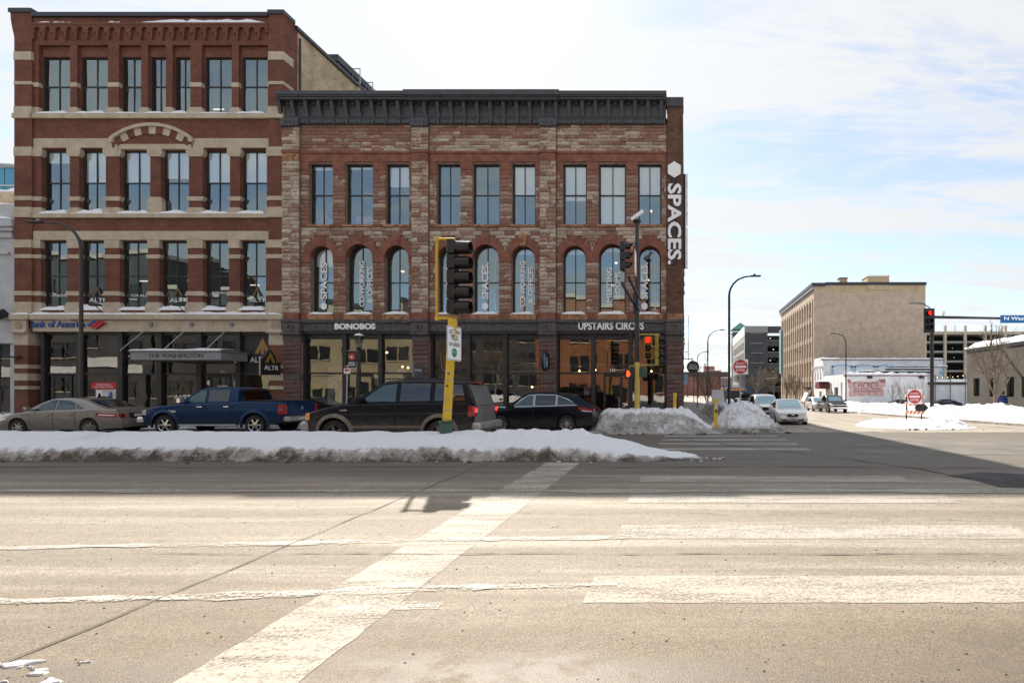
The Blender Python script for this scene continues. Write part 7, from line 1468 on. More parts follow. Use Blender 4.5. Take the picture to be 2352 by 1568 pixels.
# --- cars further down the street and in the lot
def far_car(x, y, rz, paint, label):
    c = Car('distant_car', label, 'car', away(x, y), rz, 2.7, 2.25, -2.3, 1.8, [(-2.3, .6), (-2.25, .95), (-1.6, 1.0), (.5, .95), (1.2, .92), (1.9, .78), (2.25, .5)], [(-1.9, .98), (-1.3, 1.25), (-.8, 1.4), (.0, 1.43), (.6, 1.2), (1.2, .92)], .25, .32, .37, paint); c.window([(.7, .99), (-1.1, 1.02), (-.8, 1.3), (.15, 1.36)], 'pane_car_dark'); c.top_glass('windscreen', 1.12, .2, .62, .52, 'pane_car'); c.box('head_lamp', 2.05, 2.22, .40, .74, .58, .68, 'head_lens', .02, True); return c
far_car(12.4, 86, R(-90), 'paint_green', 'dark car driving far up the side street'); far_car(10.9, 78, R(-90), 'paint_white', 'pale car driving far up the side street'); far_car(4.9, 64, R(-90), 'paint_white', 'white car parked far up the left kerb'); far_car(5.0, 84, R(-90), 'paint_silver', 'small silver car parked far up the left kerb')
far_car(27.5, 71, PI, 'paint_green', 'green car half hidden by snow before the white painted wall'); far_car(34.5, 73, PI, 'paint_black', 'black car half hidden by snow behind the dark signal mast')
# --- city bus far up the street
YB_ = 70; BU = thing('city_bus', 'blue and yellow city bus far up the side street', 'bus', away(6.6, YB_)); z = zroad(YB_)
MB().cbox(5.3, 7.9, YB_, YB_ + 12, z + .35, z + 2.95, .12).build('body', 'sign_blue', BU); MB().box(5.28, 7.92, YB_ + .3, YB_ + 12, z + 2.55, z + 2.8).build('yellow_band', 'yellow_paint', BU); MB().cbox(5.45, 7.75, YB_ - .03, YB_ + .02, z + 1.15, z + 2.45, .06).build('windscreen', 'glass_backing', BU); MB().box(5.6, 7.6, YB_ - .04, YB_ - .005, z + 2.55, z + 2.85).build('destination_sign', 'amber', BU); MB().cbox(5.25, 7.95, YB_ - .1, YB_ + .1, z + .4, z + .75, .04).build('bumper', 'under_black', BU)
for x in (5.45, 7.75): 
    for y in (YB_ + 2.5, YB_ + 9): m = MB(); m.lathe([(.2, -.12), (.48, -.12), (.5, 0), (.48, .12), (.2, .12)], 18, Matrix.Translation((x, y, z + .5)) @ Matrix.Rotation(R(90), 4, 'Y')); m.build('wheel', 'tyre', BU)
for y in range(5): MB().box(7.89, 7.925, YB_ + 1 + y*2.1, YB_ + 2.8 + y*2.1, z + 1.3, z + 2.4).build('side_window', 'glass_backing', BU); MB().box(5.275, 5.31, YB_ + 1 + y*2.1, YB_ + 2.8 + y*2.1, z + 1.3, z + 2.4).build('side_window', 'glass_backing', BU)
# ---------------------------------------------------------------- buildings beyond the crossing
plain('pane_opaque', (0.025, 0.032, 0.04), 0.06, 0.0, spec=0.9); plain('beige_band', (0.50, 0.38, 0.25), 0.85, var=0.12, vscale=1); plain('white_wall', (0.74, 0.75, 0.77), 0.8, var=0.10, vscale=0.6); plain('mural_blue', (0.30, 0.52, 0.70), 0.8, var=0.2, vscale=1.5); plain('mural_pink', (0.60, 0.38, 0.36), 0.85, var=0.3, vscale=2); plain('mural_pink_dark', (0.36, 0.17, 0.18), 0.85, var=0.2); plain('maroon', (0.13, 0.02, 0.02), 0.7); plain('grey_stucco', (0.082, 0.074, 0.06), 0.9, var=0.22, vscale=0.7, bump=0.4, bscale=20); plain('dark_brick', (0.07, 0.072, 0.08), 0.85, var=0.2, vscale=0.6); plain('concrete_pale', (0.50, 0.44, 0.35), 0.85, var=0.12, vscale=0.3); plain('concrete_grey', (0.30, 0.30, 0.29), 0.85, var=0.12); plain('ramp_dark', (0.022, 0.028, 0.026), 0.9); plain('copper_green', (0.02, 0.22, 0.16), 0.6); plain('red_brick_far', (0.30, 0.13, 0.10), 0.85, var=0.15, vscale=.4); plain('bark', (0.21, 0.165, 0.13), 0.9, var=0.25, vscale=8); plain('cream_wall', (0.38, 0.34, 0.225), 0.85, var=0.1, vscale=.5); plain('steel_bridge', (0.10, 0.07, 0.06), 0.7, var=0.2)
def yz_wall(mb, x0, x1, y0, y1, z0, z1, holes):
    for a, b, c, d in wall_cells(y0, y1, z0, z1, holes): mb.box(x0, x1, a, b, c, d)
# --- tan brick warehouse
TW = thing('brick_warehouse', 'tall tan brick warehouse with rows of narrow windows', 'building', (30, 100, -1.3)); zt = 20.2
ys_ = fr(94.6, 124.2, 14); wins = []
for j in range(5):
    for a, b in zip(ys_, ys_[1:]): wins.append((a + .45, b - .35, 0.7 + j*3.45, 3.3 + j*3.45))
m = MB(); yz_wall(m, 22, 22.55, 93.5, 125.5, -1.5, zt - .6, wins); m.build('street_wall', 'brick_beige_far', TW)
wm = MB().box(0, .08, 0, 1, 0, 1).mesh('window', 'pane_opaque')
for a, b, c, d in wins: o = link('window', wm, TW); o.location = (22.36, a, c); o.scale = (1, b - a, d - c)
for a in ys_: MB().box(21.86, 21.999, a - .3, a + .22, -1.4, 17.6).build('pilaster', 'brick_beige_far', TW)
MB().box(22.551, 41.2, 93.5, 94.1, -1.5, zt - 1.7).build('front_wall', 'brick_beige_far', TW); MB().box(22.551, 41.2, 93.49, 94.1, zt - 1.698, zt - .4).build('parapet', 'beige_band', TW); MB().box(40.6, 41.2, 94.11, 125.5, -1.5, zt - .4).build('side_wall', 'brick_beige_far', TW); MB().box(22.56, 40.59, 94.2, 125, zt - 1.2, zt - 1).build('roof', 'roof_cap', TW)
MB().box(21.6, 24.0, 93.2, 126, zt - .598, zt - .02).build('cornice', 'roof_cap', TW); MB().box(21.7, 21.98, 93.3, 126, zt - 1.1, zt - .6).build('cornice_band', 'canopy_grey', TW); MB().box(24.002, 41.3, 93.3, 94.3, zt - .398, zt + .1).build('parapet_cap', 'roof_cap', TW)
MB().box(31.2, 34.9, 93.35, 96.5, zt - 1.2, zt + 1.1).build('raised_parapet', 'beige_band', TW); MB().box(31.1, 35.0, 93.25, 96.6, zt + 1.102, zt + 1.3).build('parapet_cap', 'snow_clean', TW); MB().box(26.8, 28.1, 94.6, 95.9, zt - 1, zt + 1.0).build('chimney', 'beige_band', TW); MB().box(26.7, 28.2, 94.5, 96, zt + 1.002, zt + 1.15).build('chimney_cap', 'roof_cap', TW)
MB().box(21.0, 21.99, 94.6, 97.6, 2.0, 2.3).build('awning_box', 'brown_pole', TW); m = MB(); m.prism_xz([(20.6, -.2), (20.75, -.2), (21.98, 1.9), (21.5, 1.9)], 94.7, 97.5); m.build('awning', 'white_wall', TW); MB().box(21.55, 21.85, 123.4, 125.4, 5.5, 15.5).build('wall_banner', 'poster_teal', TW)
# --- white painted market building
CB = thing('painted_shop', 'white painted low building with a faded pink scroll mural', 'building', (27, 75, -.9)); zl = 3.75
MB().box(22, 33.3, 75, 75.35, -1.2, zl).build('front_wall', 'white_wall', CB); m = MB(); yz_wall(m, 22.0, 22.35, 75.36, 87, -1.2, zl + .25, [(76.4, 77.2, .4, 2.9), (78.6, 80.6, -1.1, 2.2), (82, 82.8, .4, 2.9), (84.5, 85.3, .4, 2.9)]); m.build('street_wall', 'white_wall', CB)
for a, b, c, d in ((76.4, 77.2, .4, 2.9), (78.6, 80.6, -1.1, 2.2), (82, 82.8, .4, 2.9), (84.5, 85.3, .4, 2.9)): MB().box(22.2, 22.28, a, b, c, d).build('window', 'pane_opaque', CB)
MB().box(21.8, 33.4, 74.85, 75.5, zl + .002, zl + .12).build('coping', 'maroon', CB); MB().box(22.4, 33.2, 75.4, 86.9, zl - .6, zl - .4).build('roof', 'snow_clean', CB); snow_cap(CB, 21.9, 33.3, 74.85, 76.4, zl + .12, .42, 3, hump=False)
mz = lambda d: CAMH + (CY - d)*75/F; mx_ = lambda d: (d - CX)*75/F
pts = [(1946, 871), (1953, 870.5), (1955, 877), (1975, 874), (1995, 876.5), (2013, 875), (2019, 870.5), (2033, 870), (2035, 878), (2029, 890), (2031, 905), (2028, 910), (1990, 908), (1955, 911), (1949, 909), (1951, 895), (1947, 882)]
MB().prism_xz([(mx_(a), mz(b)) for a, b in pts], 74.985, 74.999).build('mural_scroll', 'mural_pink', CB)
for q in ([(1946, 871), (1953, 870.5), (1955, 879), (1949, 881)], [(2018, 870.5), (2033, 870), (2034, 878), (2023, 880)]): MB().prism_xz([(mx_(a), mz(b)) for a, b in q], 74.975, 74.984).build('mural_curl', 'mural_pink_dark', CB)
letters(CB, 'CHOICE', (mx_(1959.5), 74.98, mz(893)), (1, 0, 0), (0, 0, 1), mx_(2018) - mx_(1959.5), mz(877.5) - mz(893), 'ink_black', .006, -.012)
for k in range(12): x = mx_(1962 + k*4.6); MB().box(x, x + .17, 74.972, 74.979, mz(900.5), mz(896.5)).build('faded_letter', 'mural_pink_dark' if k % 3 else 'grey_metal', CB)
TH = 6.6
MB().box(22, 41.2, 87.1, 87.5, -1.2, TH).build('tall_wall', 'white_wall', CB); m = MB(); yz_wall(m, 22.0, 22.35, 87.51, 93.3, -1.2, TH + .5, [(88.3, 89, 2.2, 4.6), (90.2, 90.9, 2.2, 4.6), (92, 92.7, 2.2, 4.6), (88.2, 89.6, -1, 1.6)]); m.build('street_wall', 'white_wall', CB)
for a, b, c, d in ((88.3, 89, 2.2, 4.6), (90.2, 90.9, 2.2, 4.6), (92, 92.7, 2.2, 4.6), (88.2, 89.6, -1, 1.6)): MB().box(22.2, 22.28, a, b, c, d).build('window', 'pane_opaque', CB)
for k in range(4): MB().cbox(21.6, 21.99, 87.6 + k*1.8, 87.9 + k*1.8, TH - 1.3, TH - .9, .04).build('cornice_bracket', 'white_wall', CB)
MB().box(21.7, 41.3, 86.95, 87.6, TH + .002, TH + .12).build('coping', 'maroon', CB); snow_cap(CB, 21.9, 41.2, 86.95, 88.2, TH + .12, .3, 5, hump=False)
for k in range(5):                                    # painted blue arches on the tall wall
    xa = 23.3 + k*3.6; m = MB(); m.box(xa, xa + .38, 87.085, 87.099, zl + .5, TH - .9); m.box(xa + 3.1, xa + 3.48, 87.085, 87.099, zl + .5, TH - .9); cx = xa + 1.74; arc_ring(m, cx, TH - 6.7, 5.75, 6.0, R(73), R(107), 87.085, 87.099, 8); m.build('painted_arch', 'mural_blue', CB)
for x0, x1, y, z, mt in ((29.5, 36, 80, zl + 1.1, 'brown_pole'), (30.5, 37, 79, zl + .65, 'under_black'), (22.6, 32.5, 77.5, zl + .5, 'bark'), (24.5, 33, 77.4, zl + .62, 'under_black'), (30, 39, 81, zl + 1.5, 'grey_metal')): MB().box(x0, x1, y, y + .5, z - .14, z + .12).build('roof_beam', mt, CB); snow_cap(CB, x0, x1, y, y + .5, z + .12, .16, x0, hump=False)
for x in (26.9, 35.3): m = MB(); m.prism_xz([(x + (.8 if k % 2 == 0 else .42)*math.cos(k*PI/6), zl + .75 + (.6 if k % 2 == 0 else .35)*math.sin(k*PI/6)) for k in range(12)], 76.6, 76.75); m.build('star_lamp', 'galvanised', CB)
m = MB(); m.prism_yz([(83.0, 2.0)] + [(83.0 + 1.4 - 1.4*math.cos(t), 2.0 + 1.2*math.sin(t)) for t in [PI*k/8 for k in range(1, 8)]] + [(85.8, 2.0)], 20.4, 21.99); m.build('awning', 'maroon', CB); snow_cap(CB, 20.4, 21.99, 83.2, 85.6, 3.1, .25, 8)
for d in (22.8, 29.9): MB().cbox(d + 2.2, d + 2.8, 74.5, 74.98, zl - .35, zl - .05, .05).build('wall_lamp', 'black_paint', CB)
# --- lower white wing with warm string lights
LW = thing('patio_annex', 'low white annex with a dark fascia beyond the signal mast', 'building', (38, 80, -1)); MB().box(33.6, 47, 80, 84, -1.2, 2.6).build('wall', 'white_wall', LW); MB().box(33.4, 47.2, 79.8, 84.2, 2.602, 3.0).build('fascia', 'brown_pole', LW); snow_cap(LW, 33.5, 47, 79.8, 82, 3.0, .5, 4, hump=False)
for k in range(9): m = MB(); m.lathe([(.01, .05), (.05, 0), (.01, -.05)], 6, Matrix.Translation((34.5 + k*.75, 79.5, 3.9 - .25*math.sin(PI*k/8)))); m.build('string_bulb', 'bulb', LW)
MB().tube([(34.2 + k*.75, 79.5, 4.0 - .25*math.sin(PI*max(0, min(1, (k - .4)/8)))) for k in range(10)], .015, 4).build('string_cable', 'black_paint', LW)
for x in (34.1, 36.4, 38.6, 40.8): MB().tube([(x, 79.4, -1), (x, 79.4, 4.1)], .07, 6).build('timber_post', 'trim_tan', LW)
# --- grey windowed building on the right
GB = thing('stucco_building', 'low grey stucco building with square dark windows and a snowy roof', 'building', (22, 36, -.2)); gw = [(40.75, 41.6, 1.36, 2.72), (38.55, 39.4, 1.36, 2.72), (36.45, 37.3, 1.36, 2.72), (34.8, 35.65, 1.36, 2.72), (32.6, 33.45, 1.36, 2.72), (30.4, 31.25, 1.36, 2.72)]
m = MB(); yz_wall(m, 22, 22.35, 28.5, 42.6, -.6, 5.0, gw); m.build('street_wall', 'grey_stucco', GB); MB().box(22.36, 40, 42.2, 42.6, -.6, 5.0).build('end_wall', 'grey_stucco', GB); MB().box(22.36, 40, 28.5, 28.9, -.6, 5.0).build('end_wall', 'grey_stucco', GB); MB().box(22.36, 40, 28.91, 42.19, 4.4, 4.6).build('roof', 'roof_cap', GB)
for a, b, c, d in gw: o = MB().box(22.18, 22.30, a + .003, a + .09, c, d).box(22.18, 22.30, b - .09, b - .003, c, d).box(22.18, 22.30, a + .09, b - .09, c, c + .09).box(22.18, 22.30, a + .09, b - .09, d - .09, d).build('window', 'window_frame', GB); MB().box(22.22, 22.26, a + .09, b - .09, c + .09, d - .09).build('pane', 'pane_opaque', o)
MB().box(21.9, 40.1, 28.4, 42.75, 5.002, 5.16).build('coping', 'white_wall', GB); MB().box(21.93, 22.3, 28.4, 42.7, 4.8, 4.99).build('fascia', 'roof_cap', GB)
m = MB(); m.grid(lambda i, j: (21.95 + .9*j/4, 28.5 + 14.1*i/40, 5.16 + (.0 if j == 0 else (.30 + .10*fbm(i*.3, 1.2))*min(1, (40 - i)/3 + .05)*(.7 if j == 4 else 1)) ), 40, 4); m.build('snow_cap', 'snow_clean', GB, True)
# --- concrete car park behind on the right
PR = thing('car_park', 'pale concrete multi storey car park with open decks behind the grey building', 'building', (90, 170, -1.4)); S_ = 170/F; px_ = lambda d: (d - CX)*S_; pz_ = lambda d: CAMH + (CY - d)*S_
for k in range(6): z = pz_(761) - k*3.02; MB().box(74, 125, 170, 190, z - (.9 if k == 0 else .55), z).build('deck', 'concrete_pale' if k == 0 else 'concrete_grey', PR)
for k in range(7): d = 2123 + k*46; MB().box(px_(d) - .35, px_(d) + .35, 169.2, 169.99, -1.5, pz_(748)).build('column', 'concrete_pale', PR)
MB().box(74, 125, 178, 178.5, -1.5, pz_(765)).build('back_wall', 'ramp_dark', PR)
for k in range(10): m = MB(); m.lathe([(.01, .12), (.12, 0), (.01, -.12)], 6, Matrix.Translation((78 + (k*7.3) % 36, 174, pz_(775) - (k % 4)*3.02))); m.build('deck_lamp', 'led', PR)
for d in (2203, 2230, 2330, 2345): MB().tube([(px_(d), 180, pz_(760)), (px_(d), 180, pz_(738))], .12, 5).build('lamp_pole', 'grey_metal', PR)
# --- dark car park and tower at the end of the street
DR = thing('car_park', 'dark brick multi storey car park with a pale top band at the street end', 'building', (30, 170, -1.4)); zt = pz_(748.5)
MB().box(18.5, 25.6, 170, 171, -1.5, zt - 2).build('front_wall', 'dark_brick', DR); MB().box(18.5, 25.6, 169.9, 171, zt - 1.998, zt).build('top_band', 'concrete_grey', DR); MB().box(25.61, 44, 170.2, 171, zt - 2.2, zt - .05).build('upper_wall', 'dark_brick', DR)
for k in range(5): MB().box(25.61, 44, 170.2, 186, zt - 6.2 - k*3.6, zt - 4.6 - k*3.6).build('deck', 'dark_brick', DR); MB().box(25.61, 44, 170.1, 170.19, zt - 4.6 - k*3.6, zt - 4.45 - k*3.6).build('deck_rail', 'concrete_grey', DR)
MB().box(25.61, 44, 180, 180.5, -1.5, zt - 2).build('back_wall', 'ramp_dark', DR)
for k in range(4): MB().box(27.2 + (k % 2), 27.5 + (k % 2), 176, 176.3, zt - 3.4 - k*3.6, zt - 3.1 - k*3.6).build('deck_lamp', 'led', DR)
for k in range(4): MB().tube([(20.2, 169.7, zt - 2.3 - k*3.1), (24.2, 169.7, zt - 2.3 - k*3.1)], .12, 6).build('wall_rail', 'concrete_grey', DR)
MB().box(18.4, 18.5, 170, 212, -1.5, zt - 3).build('street_wall', 'concrete_grey', DR); MB().box(18.3, 18.5, 170, 212, zt - 2.99, zt).build('top_band', 'white_wall', DR)
for k in range(6):
    for j in range(5): MB().box(18.34, 18.399, 172.5 + k*6.4, 177 + k*6.4, 1.5 + j*3.3, 3.7 + j*3.3).build('wall_panel', 'dark_brick', DR)
GP_ = thing('pyramid_tower', 'grey tower with a green pyramid roof at the street end', 'building', (21, 216, -1.4)); MB().box(18.4, 25, 213, 220, -1.5, 25.5).build('wall', 'dark_brick', GP_); MB().box(18.2, 25.2, 212.8, 220.2, 24.2, 25).build('glass_band', 'tower_fin', GP_); m = MB(); m.add([(18.0, 212.6, 25.5), (25.4, 212.6, 25.5), (25.4, 220.4, 25.5), (18.0, 220.4, 25.5), (21.7, 216.5, 28.6)], [(0, 1, 4), (1, 2, 4), (2, 3, 4), (3, 0, 4), (3, 2, 1, 0)]); m.build('pyramid_roof', 'copper_green', GP_)
RK = thing('rear_block', 'brown brick block behind the sandstone building along the side street', 'building', (-10, 70, -.8)); m = MB(); rw_ = [(56 + k*4.2, 57.6 + k*4.2, 1.2 + j*4, 3.4 + j*4) for k in range(20) for j in range(3)]; yz_wall(m, -1.0, -.6, 53, 142, -1.5, 13.5, rw_); m.build('street_wall', 'brick_brown', RK)
wm2 = MB().box(0, .06, 0, 1, 0, 1).mesh('window', 'pane_opaque')
for a, b, c, d in rw_: o = link('window', wm2, RK); o.location = (-.85, a, c); o.scale = (1, b - a, d - c)
MB().box(-20.8, -1.01, 53, 53.4, -1.5, 13.5).build('end_wall', 'brick_brown', RK); MB().box(-20.8, -1.01, 53.41, 142, 12.6, 12.9).build('roof', 'roof_cap', RK); MB().box(-20.8, -20.4, 53.41, 142, -1.5, 13.5).build('back_wall', 'brick_brown', RK); MB().box(-1.1, -.5, 52.9, 142.2, 13.502, 13.8).build('parapet_cap', 'roof_cap', RK)
# --- bridge and brick blocks closing the view
BG = thing('street_bridge', 'dark steel bridge crossing far up the side street', 'bridge', (8, 235, -1.4))
for z0, z1, y in ((7.4, 9.6, 235), (5.4, 5.7, 234.5), (6.5, 6.75, 234.5)): MB().box(-30, 18.2, y, y + (6 if y == 235 else .3), z0, z1).build('girder', 'steel_bridge', BG)
for k in range(10): MB().box(-27 + k*4.6, -26.5 + k*4.6, 234.6, 235.4, -1.5, 7.4).build('bridge_pier', 'steel_bridge', BG)
RB = thing('brick_block', 'stepped red brick block beyond the far bridge', 'building', (12, 300, -1.4)); MB().box(10.6, 19.5, 300, 320, -1.5, 12.5).build('lower_wall', 'red_brick_far', RB); MB().box(10.6, 16, 301, 318, 12.502, 15).build('upper_wall', 'red_brick_far', RB); MB().box(-40, 10.5, 290, 310, -1.5, 9.5).build('side_wall', 'red_brick_far', RB); snow_cap(RB, 10.6, 19.5, 300, 303, 12.5, .4, 1)
TRS = thing('grey_block', 'long grey block far behind the car parks', 'building', (60, 330, -1.4)); MB().box(20, 150, 330, 350, -1.5, 9).build('wall', 'concrete_grey', TRS); MB().box(19, 151, 329, 351, 9.002, 9.6).build('roof', 'snow_clean', TRS)
# --- small pieces along the left side pavement
UB = thing('notice_board', 'large blank white board standing on the left side pavement', 'board', (2.75, 45, -.3)); MB().box(2.15, 3.35, 45, 45.06, .8, 1.85).build('board', 'white_wall', UB)
for x in (2.3, 3.2): MB().box(x - .04, x + .04, 45.07, 45.13, zroad(45), 1.8).build('leg', 'grey_metal', UB)
o = thing('wall_flag', 'small bright blue flag on the side wall', 'flag', (0, 40, 2.3)); MB().box(XR + .05, XR + .3, 40, 40.03, 2.25, 3.0).build('cloth', 'mural_blue', o); MB().tube([(XR - .02, 40.05, 3.0), (XR + .35, 40.05, 3.05)], .015, 5).build('pole', 'grey_metal', o)
FS2 = thing('signal_mast', 'small distant dark signal on a long arm before the bare tree', 'traffic light', (17.2, 118, -1.3)); MB().tube([(17.2, 118, -1.4), (17.2, 118, 4.4)], .1, 6).build('mast', 'brown_pole', FS2); MB().tube([(17.2, 118, 4.2), (20.2, 118, 4.6)], .07, 6).build('mast_arm', 'galvanised', FS2); MB().cbox(20.0, 20.6, 117.8, 118.2, 4.0, 5.1, .05).build('signal_head', 'visor_black', FS2)
# ---------------------------------------------------------------- bare trees
def bare_tree(x, y, h, label, seed, spread=.55, base=None, depth=5, trunk=.035, mat='bark', group=None):
    rnd = random.Random(seed); zb = zroad(y) if base is None else base; T = thing('bare_tree', label, 'tree', (x, y, zb), group=group); tk = MB(); br = MB()
    def grow(p, d, l, r, lev):
        n = 3; pts = [p]; dd = d.copy()
        for k in range(n): dd = (dd + Vector((rnd.gauss(0, .09), rnd.gauss(0, .09), .05))).normalized(); pts.append(pts[-1] + dd*l/n)
        (tk if lev == 0 else br).tube(pts, [r*(1 - .35*k/n) for k in range(n + 1)], 6 if lev < 2 else 4, cap=False)
        if lev >= depth: return
        for k in range(rnd.choice((2, 3, 3)) if lev else 5):
            t = rnd.uniform(.45, 1.0) if lev else rnd.uniform(.55, 1.0); q = pts[0] + (pts[-1] - pts[0])*t if t < .98 else pts[-1]; a = rnd.uniform(0, 6.28); tilt = spread*rnd.uniform(.6, 1.25)
            u = dd.cross(Vector((1, .3, .2))).normalized(); v = dd.cross(u); nd = (dd*math.cos(tilt) + (u*math.cos(a) + v*math.sin(a))*math.sin(tilt)).normalized(); grow(q, nd, l*rnd.uniform(.55, .78), r*.55, lev + 1)
        grow(pts[-1], dd, l*.7, r*.62, lev + 1)
    grow(Vector((x, y, zb - .1)), Vector((0, 0, 1)), h*.40, h*trunk*.6, 0)
    tk.build('trunk', mat, T, True); br.build('crown', mat, T, True); return T
bare_tree(19.0, 33.3, 5.9, 'bare street tree rising from the snow before the grey windowed wall', 4, .62, depth=4, trunk=.03)
bare_tree(25.8, 68, 4.3, 'thin bare sapling beside the pink mural', 8, .5, depth=3, trunk=.02); bare_tree(27.4, 69, 4.6, 'thin bare sapling in the snow before the white wall', 12, .6, depth=3, trunk=.02); bare_tree(29.0, 67, 4.8, 'wide bare sapling near the striped barricade', 17, .8, depth=3, trunk=.02)
bare_tree(17.9, 138, 9.0, 'brown bare tree before the dark car park', 21, .6, trunk=.03); bare_tree(15.6, 150, 8.5, 'brown bare tree left of the dark car park corner', 29, .6, trunk=.03); bare_tree(22.0, 134, 8.5, 'bare tree behind the tan warehouse corner', 25, .6); bare_tree(20.4, 110, 6.4, 'slim bare tree before the tan warehouse pilasters', 31, .5, depth=4); bare_tree(20.6, 101, 6.2, 'slim bare tree beside the warehouse awning', 35, .5, depth=4)
bare_tree(2.5, 48, 4.6, 'thin bare sapling in the side kerb snow', 41, .35, depth=3, trunk=.02); bare_tree(2.9, 42, 3.6, 'leaning bare sapling by the tall street lamp', 43, .35, depth=3, trunk=.02); bare_tree(2.6, 66, 6.5, 'bare sapling far along the left pavement', 47, .4, depth=4, trunk=.02)
# ---------------------------------------------------------------- people
def person(name, label, loc, rz, coat, trousers, hair, h=1.72):
    P = thing(name, label, 'person', loc, rz); s = h/1.72
    def skin(nm, pts, edges, rad, mat, root=0):
        me = bpy.data.meshes.new(nm); me.from_pydata([tuple(Vector(p)*s) for p in pts], edges, []); o = link(nm, me, P, False); md = o.modifiers.new('skin', 'SKIN'); 
        for i, v in enumerate(me.skin_vertices[0].data): v.radius = (rad[i]*s, rad[i]*s*.9); v.use_root = (i == root)
        sb_ = o.modifiers.new('sub', 'SUBSURF'); sb_.levels = 1; sb_.render_levels = 2; md.use_smooth_shade = True; me.materials.append(M[mat]); return o
    body = [(0, 0, .95), (0, 0, 1.18), (0, .01, 1.40), (0, .02, 1.50), (0, 0, 1.60), (0, 0, 1.70), (-.19, 0, 1.40), (-.26, 0, 1.14), (-.24, -.06, .90), (-.24, -.09, .82), (.19, 0, 1.40), (.26, 0, 1.14), (.24, -.06, .90), (.24, -.09, .82), (-.09, 0, .90), (-.10, -.03, .50), (-.10, .03, .10), (-.10, -.10, .05), (.09, 0, .90), (.10, .05, .50), (.10, .10, .10), (.10, -.03, .05)]
    ed = [(0, 1), (1, 2), (2, 3), (3, 4), (4, 5), (2, 6), (6, 7), (7, 8), (8, 9), (2, 10), (10, 11), (11, 12), (12, 13), (0, 14), (14, 15), (15, 16), (16, 17), (0, 18), (18, 19), (19, 20), (20, 21)]
    skin('body', body, ed, [.13, .12, .13, .05, .085, .07, .055, .045, .036, .034, .055, .045, .036, .034, .085, .058, .045, .04, .085, .058, .045, .04], 'skin')
    skin('coat', [(0, 0, .82), (0, 0, 1.0), (0, 0, 1.2), (0, .01, 1.40), (0, .02, 1.49), (-.20, 0, 1.42), (-.275, 0, 1.15), (-.25, -.06, .90), (.20, 0, 1.42), (.275, 0, 1.15), (.25, -.06, .90)], [(0, 1), (1, 2), (2, 3), (3, 4), (3, 5), (5, 6), (6, 7), (3, 8), (8, 9), (9, 10)], [.19, .18, .165, .165, .09, .085, .075, .062, .085, .075, .062], coat, 1)
    skin('trousers', [(0, 0, .92), (-.095, 0, .86), (-.10, -.03, .50), (-.10, .03, .10), (.095, 0, .86), (.10, .05, .50), (.10, .10, .10)], [(0, 1), (1, 2), (2, 3), (0, 4), (4, 5), (5, 6)], [.14, .105, .078, .062, .105, .078, .062], trousers)
    m = MB(); m.lathe([(.02, .10), (.07, .085), (.098, .03), (.10, -.04), (.085, -.10)], 14, Matrix.Translation(Vector((0, .02, 1.66))*s) @ Matrix.Scale(s, 4)); m.build('hair', hair, P, True, False)
    m = MB(); m.cbox(-.013, .013, -.115, -.07, 1.60, 1.645, .008, Matrix.Scale(s, 4)); m.build('nose', 'skin', P, True, False)
    for x in (-.032, .032): m = MB(); m.lathe([(.001, .01), (.012, 0), (.001, -.01)], 8, Matrix.Translation(Vector((x, -.083, 1.655))*s) @ Matrix.Scale(s, 4)); m.build('eye', 'ink_black', P, False, False)
    m = MB(); m.cbox(-.025, .025, -.088, -.075, 1.565, 1.577, .004, Matrix.Scale(s, 4)); m.build('mouth', 'maroon', P, False, False); return P
plain('coat_black', (0.012, 0.012, 0.014), 0.8); plain('coat_blue', (0.02, 0.05, 0.20), 0.75); plain('denim', (0.03, 0.04, 0.07), 0.85); plain('hair_dark', (0.02, 0.013, 0.009), 0.6)
p = PX(806, 0, 26.2); person('person', 'person in a dark coat walking on the pavement behind the black vehicle', (p.x, 26.2, zroad(26.2) + .14), R(70), 'coat_black', 'coat_black', 'hair_dark', 1.62)
p = PX(2303, 0, 35.2); person('person', 'person in a blue hooded coat walking beside the grey windowed wall', (p.x, 35.2, zroad(35.2) + .14), R(180), 'coat_blue', 'denim', 'hair_dark', 1.78)
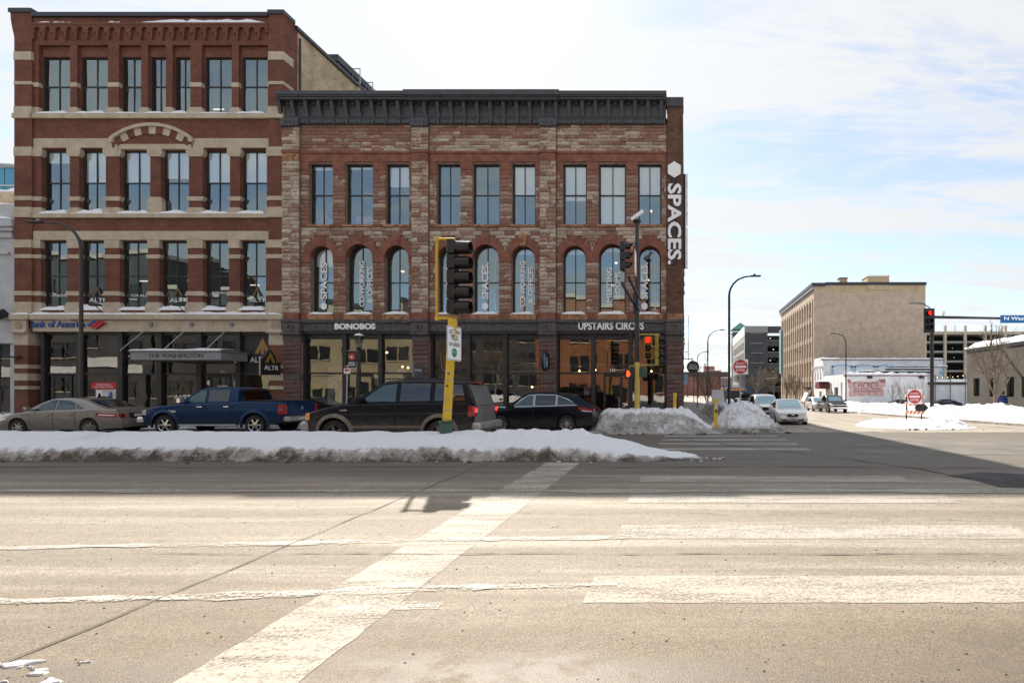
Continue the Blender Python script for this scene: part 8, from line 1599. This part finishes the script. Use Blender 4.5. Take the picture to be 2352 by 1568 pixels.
# ---------------------------------------------------------------- buildings across the avenue, seen in the shop glass
def across(name, label, x0, x1, h, wall, rowsz, nwin, ww, wh, yb=-14.0, band=None):
    B = thing(name, label, 'building', ((x0 + x1)/2, yb - 5, 0)); MB().box(x0, x1, yb - 14, yb, -.3, h).build('wall', wall, B); MB().box(x0 - .2, x1 + .2, yb - 14.2, yb + .25, h + .002, h + .5).build('cornice', 'concrete_pale' if wall != 'cream_wall' else 'roof_cap', B); st = (x1 - x0)/nwin
    for z in rowsz:
        for k in range(nwin):
            cx = x0 + st*(k + .5)
            for dx in (-.62*ww, .62*ww): window(B, cx + dx - ww/2, cx + dx + ww/2, z, z + wh, yb + .02, pane='pane_opaque', mull=False); MB().box(cx + dx - ww/2 - .08, cx + dx + ww/2 + .08, yb + .001, yb + .14, z - .16, z - .005).build('window_sill', 'concrete_pale', B)
    if band: MB().box(x0 + 1, x1 - 1, yb + .001, yb + .2, band[0], band[1]).build('sign_band', 'white_wall', B)
    return B
across('brick_block', 'orange brick block across the avenue mirrored in the corner shop glass', -20.5, 8, 13.0, 'brick_opposite', (1.0, 4.6, 8.4), 6, 1.05, 2.1); across('cream_block', 'cream block across the avenue mirrored in the first shop glass', -54, -36, 12.5, 'cream_wall', (1.2, 4.8, 8.4), 4, 1.3, 1.7)
across('cafe_block', 'low dark block across the avenue mirrored in the bank windows', -69, -58, 14.0, 'dark_brick', (1.2, 6.8, 10.2), 3, 1.3, 1.9); across('cafe_block', 'tall dark block across the avenue mirrored in the brick building', -102, -69.5, 19.5, 'dark_brick', (1.2, 6.8, 10.2, 14), 5, 1.6, 1.9, band=(4.3, 5.6)); across('slab_block', 'dark brown slab block beyond the car lot across the avenue', -60, 2, 15.0, 'dark_brick', (2, 6, 10), 12, 1.6, 2.0, yb=-46.0); across('brick_block', 'brown brick block far along the avenue behind the viewer', 24, 70, 11.5, 'brick_opposite', (1.2, 4.8, 8.2), 7, 1.2, 1.9)
for x, y, s in ((-30.5, -12.5, 51), (-24.5, -12.0, 55)): bare_tree(x, y, 8.5, 'bare tree in the car lot across the avenue' if s == 51 else 'bare tree beside the orange brick block across the avenue', s, .65, 0.0)
far_car(-33.2, -15, R(-60), 'paint_white', 'white car in the lot across the avenue'); far_car(-29.4, -15.5, R(-60), 'paint_red', 'red car in the lot across the avenue'); far_car(-25.4, -15, R(-60), 'paint_blue', 'blue car in the lot across the avenue')
def h_opp(x, y): h = (.9 + .4*fbm(x*.5, 4.0))*sm((y + 6.2)/.8)*sm((-3.5 - y)/.9) + lumps(x, y, 1.6, .08); return (h if -6.2 < y < -3.4 and h > .03 else -.05), .25
o = snow('snow_bank', -40, 14, -6.4, -3.3, 300, 18, h_opp); tag(o, 'snow ridge on the viewer side kerb across from the shops', 'snow bank', kind='stuff')
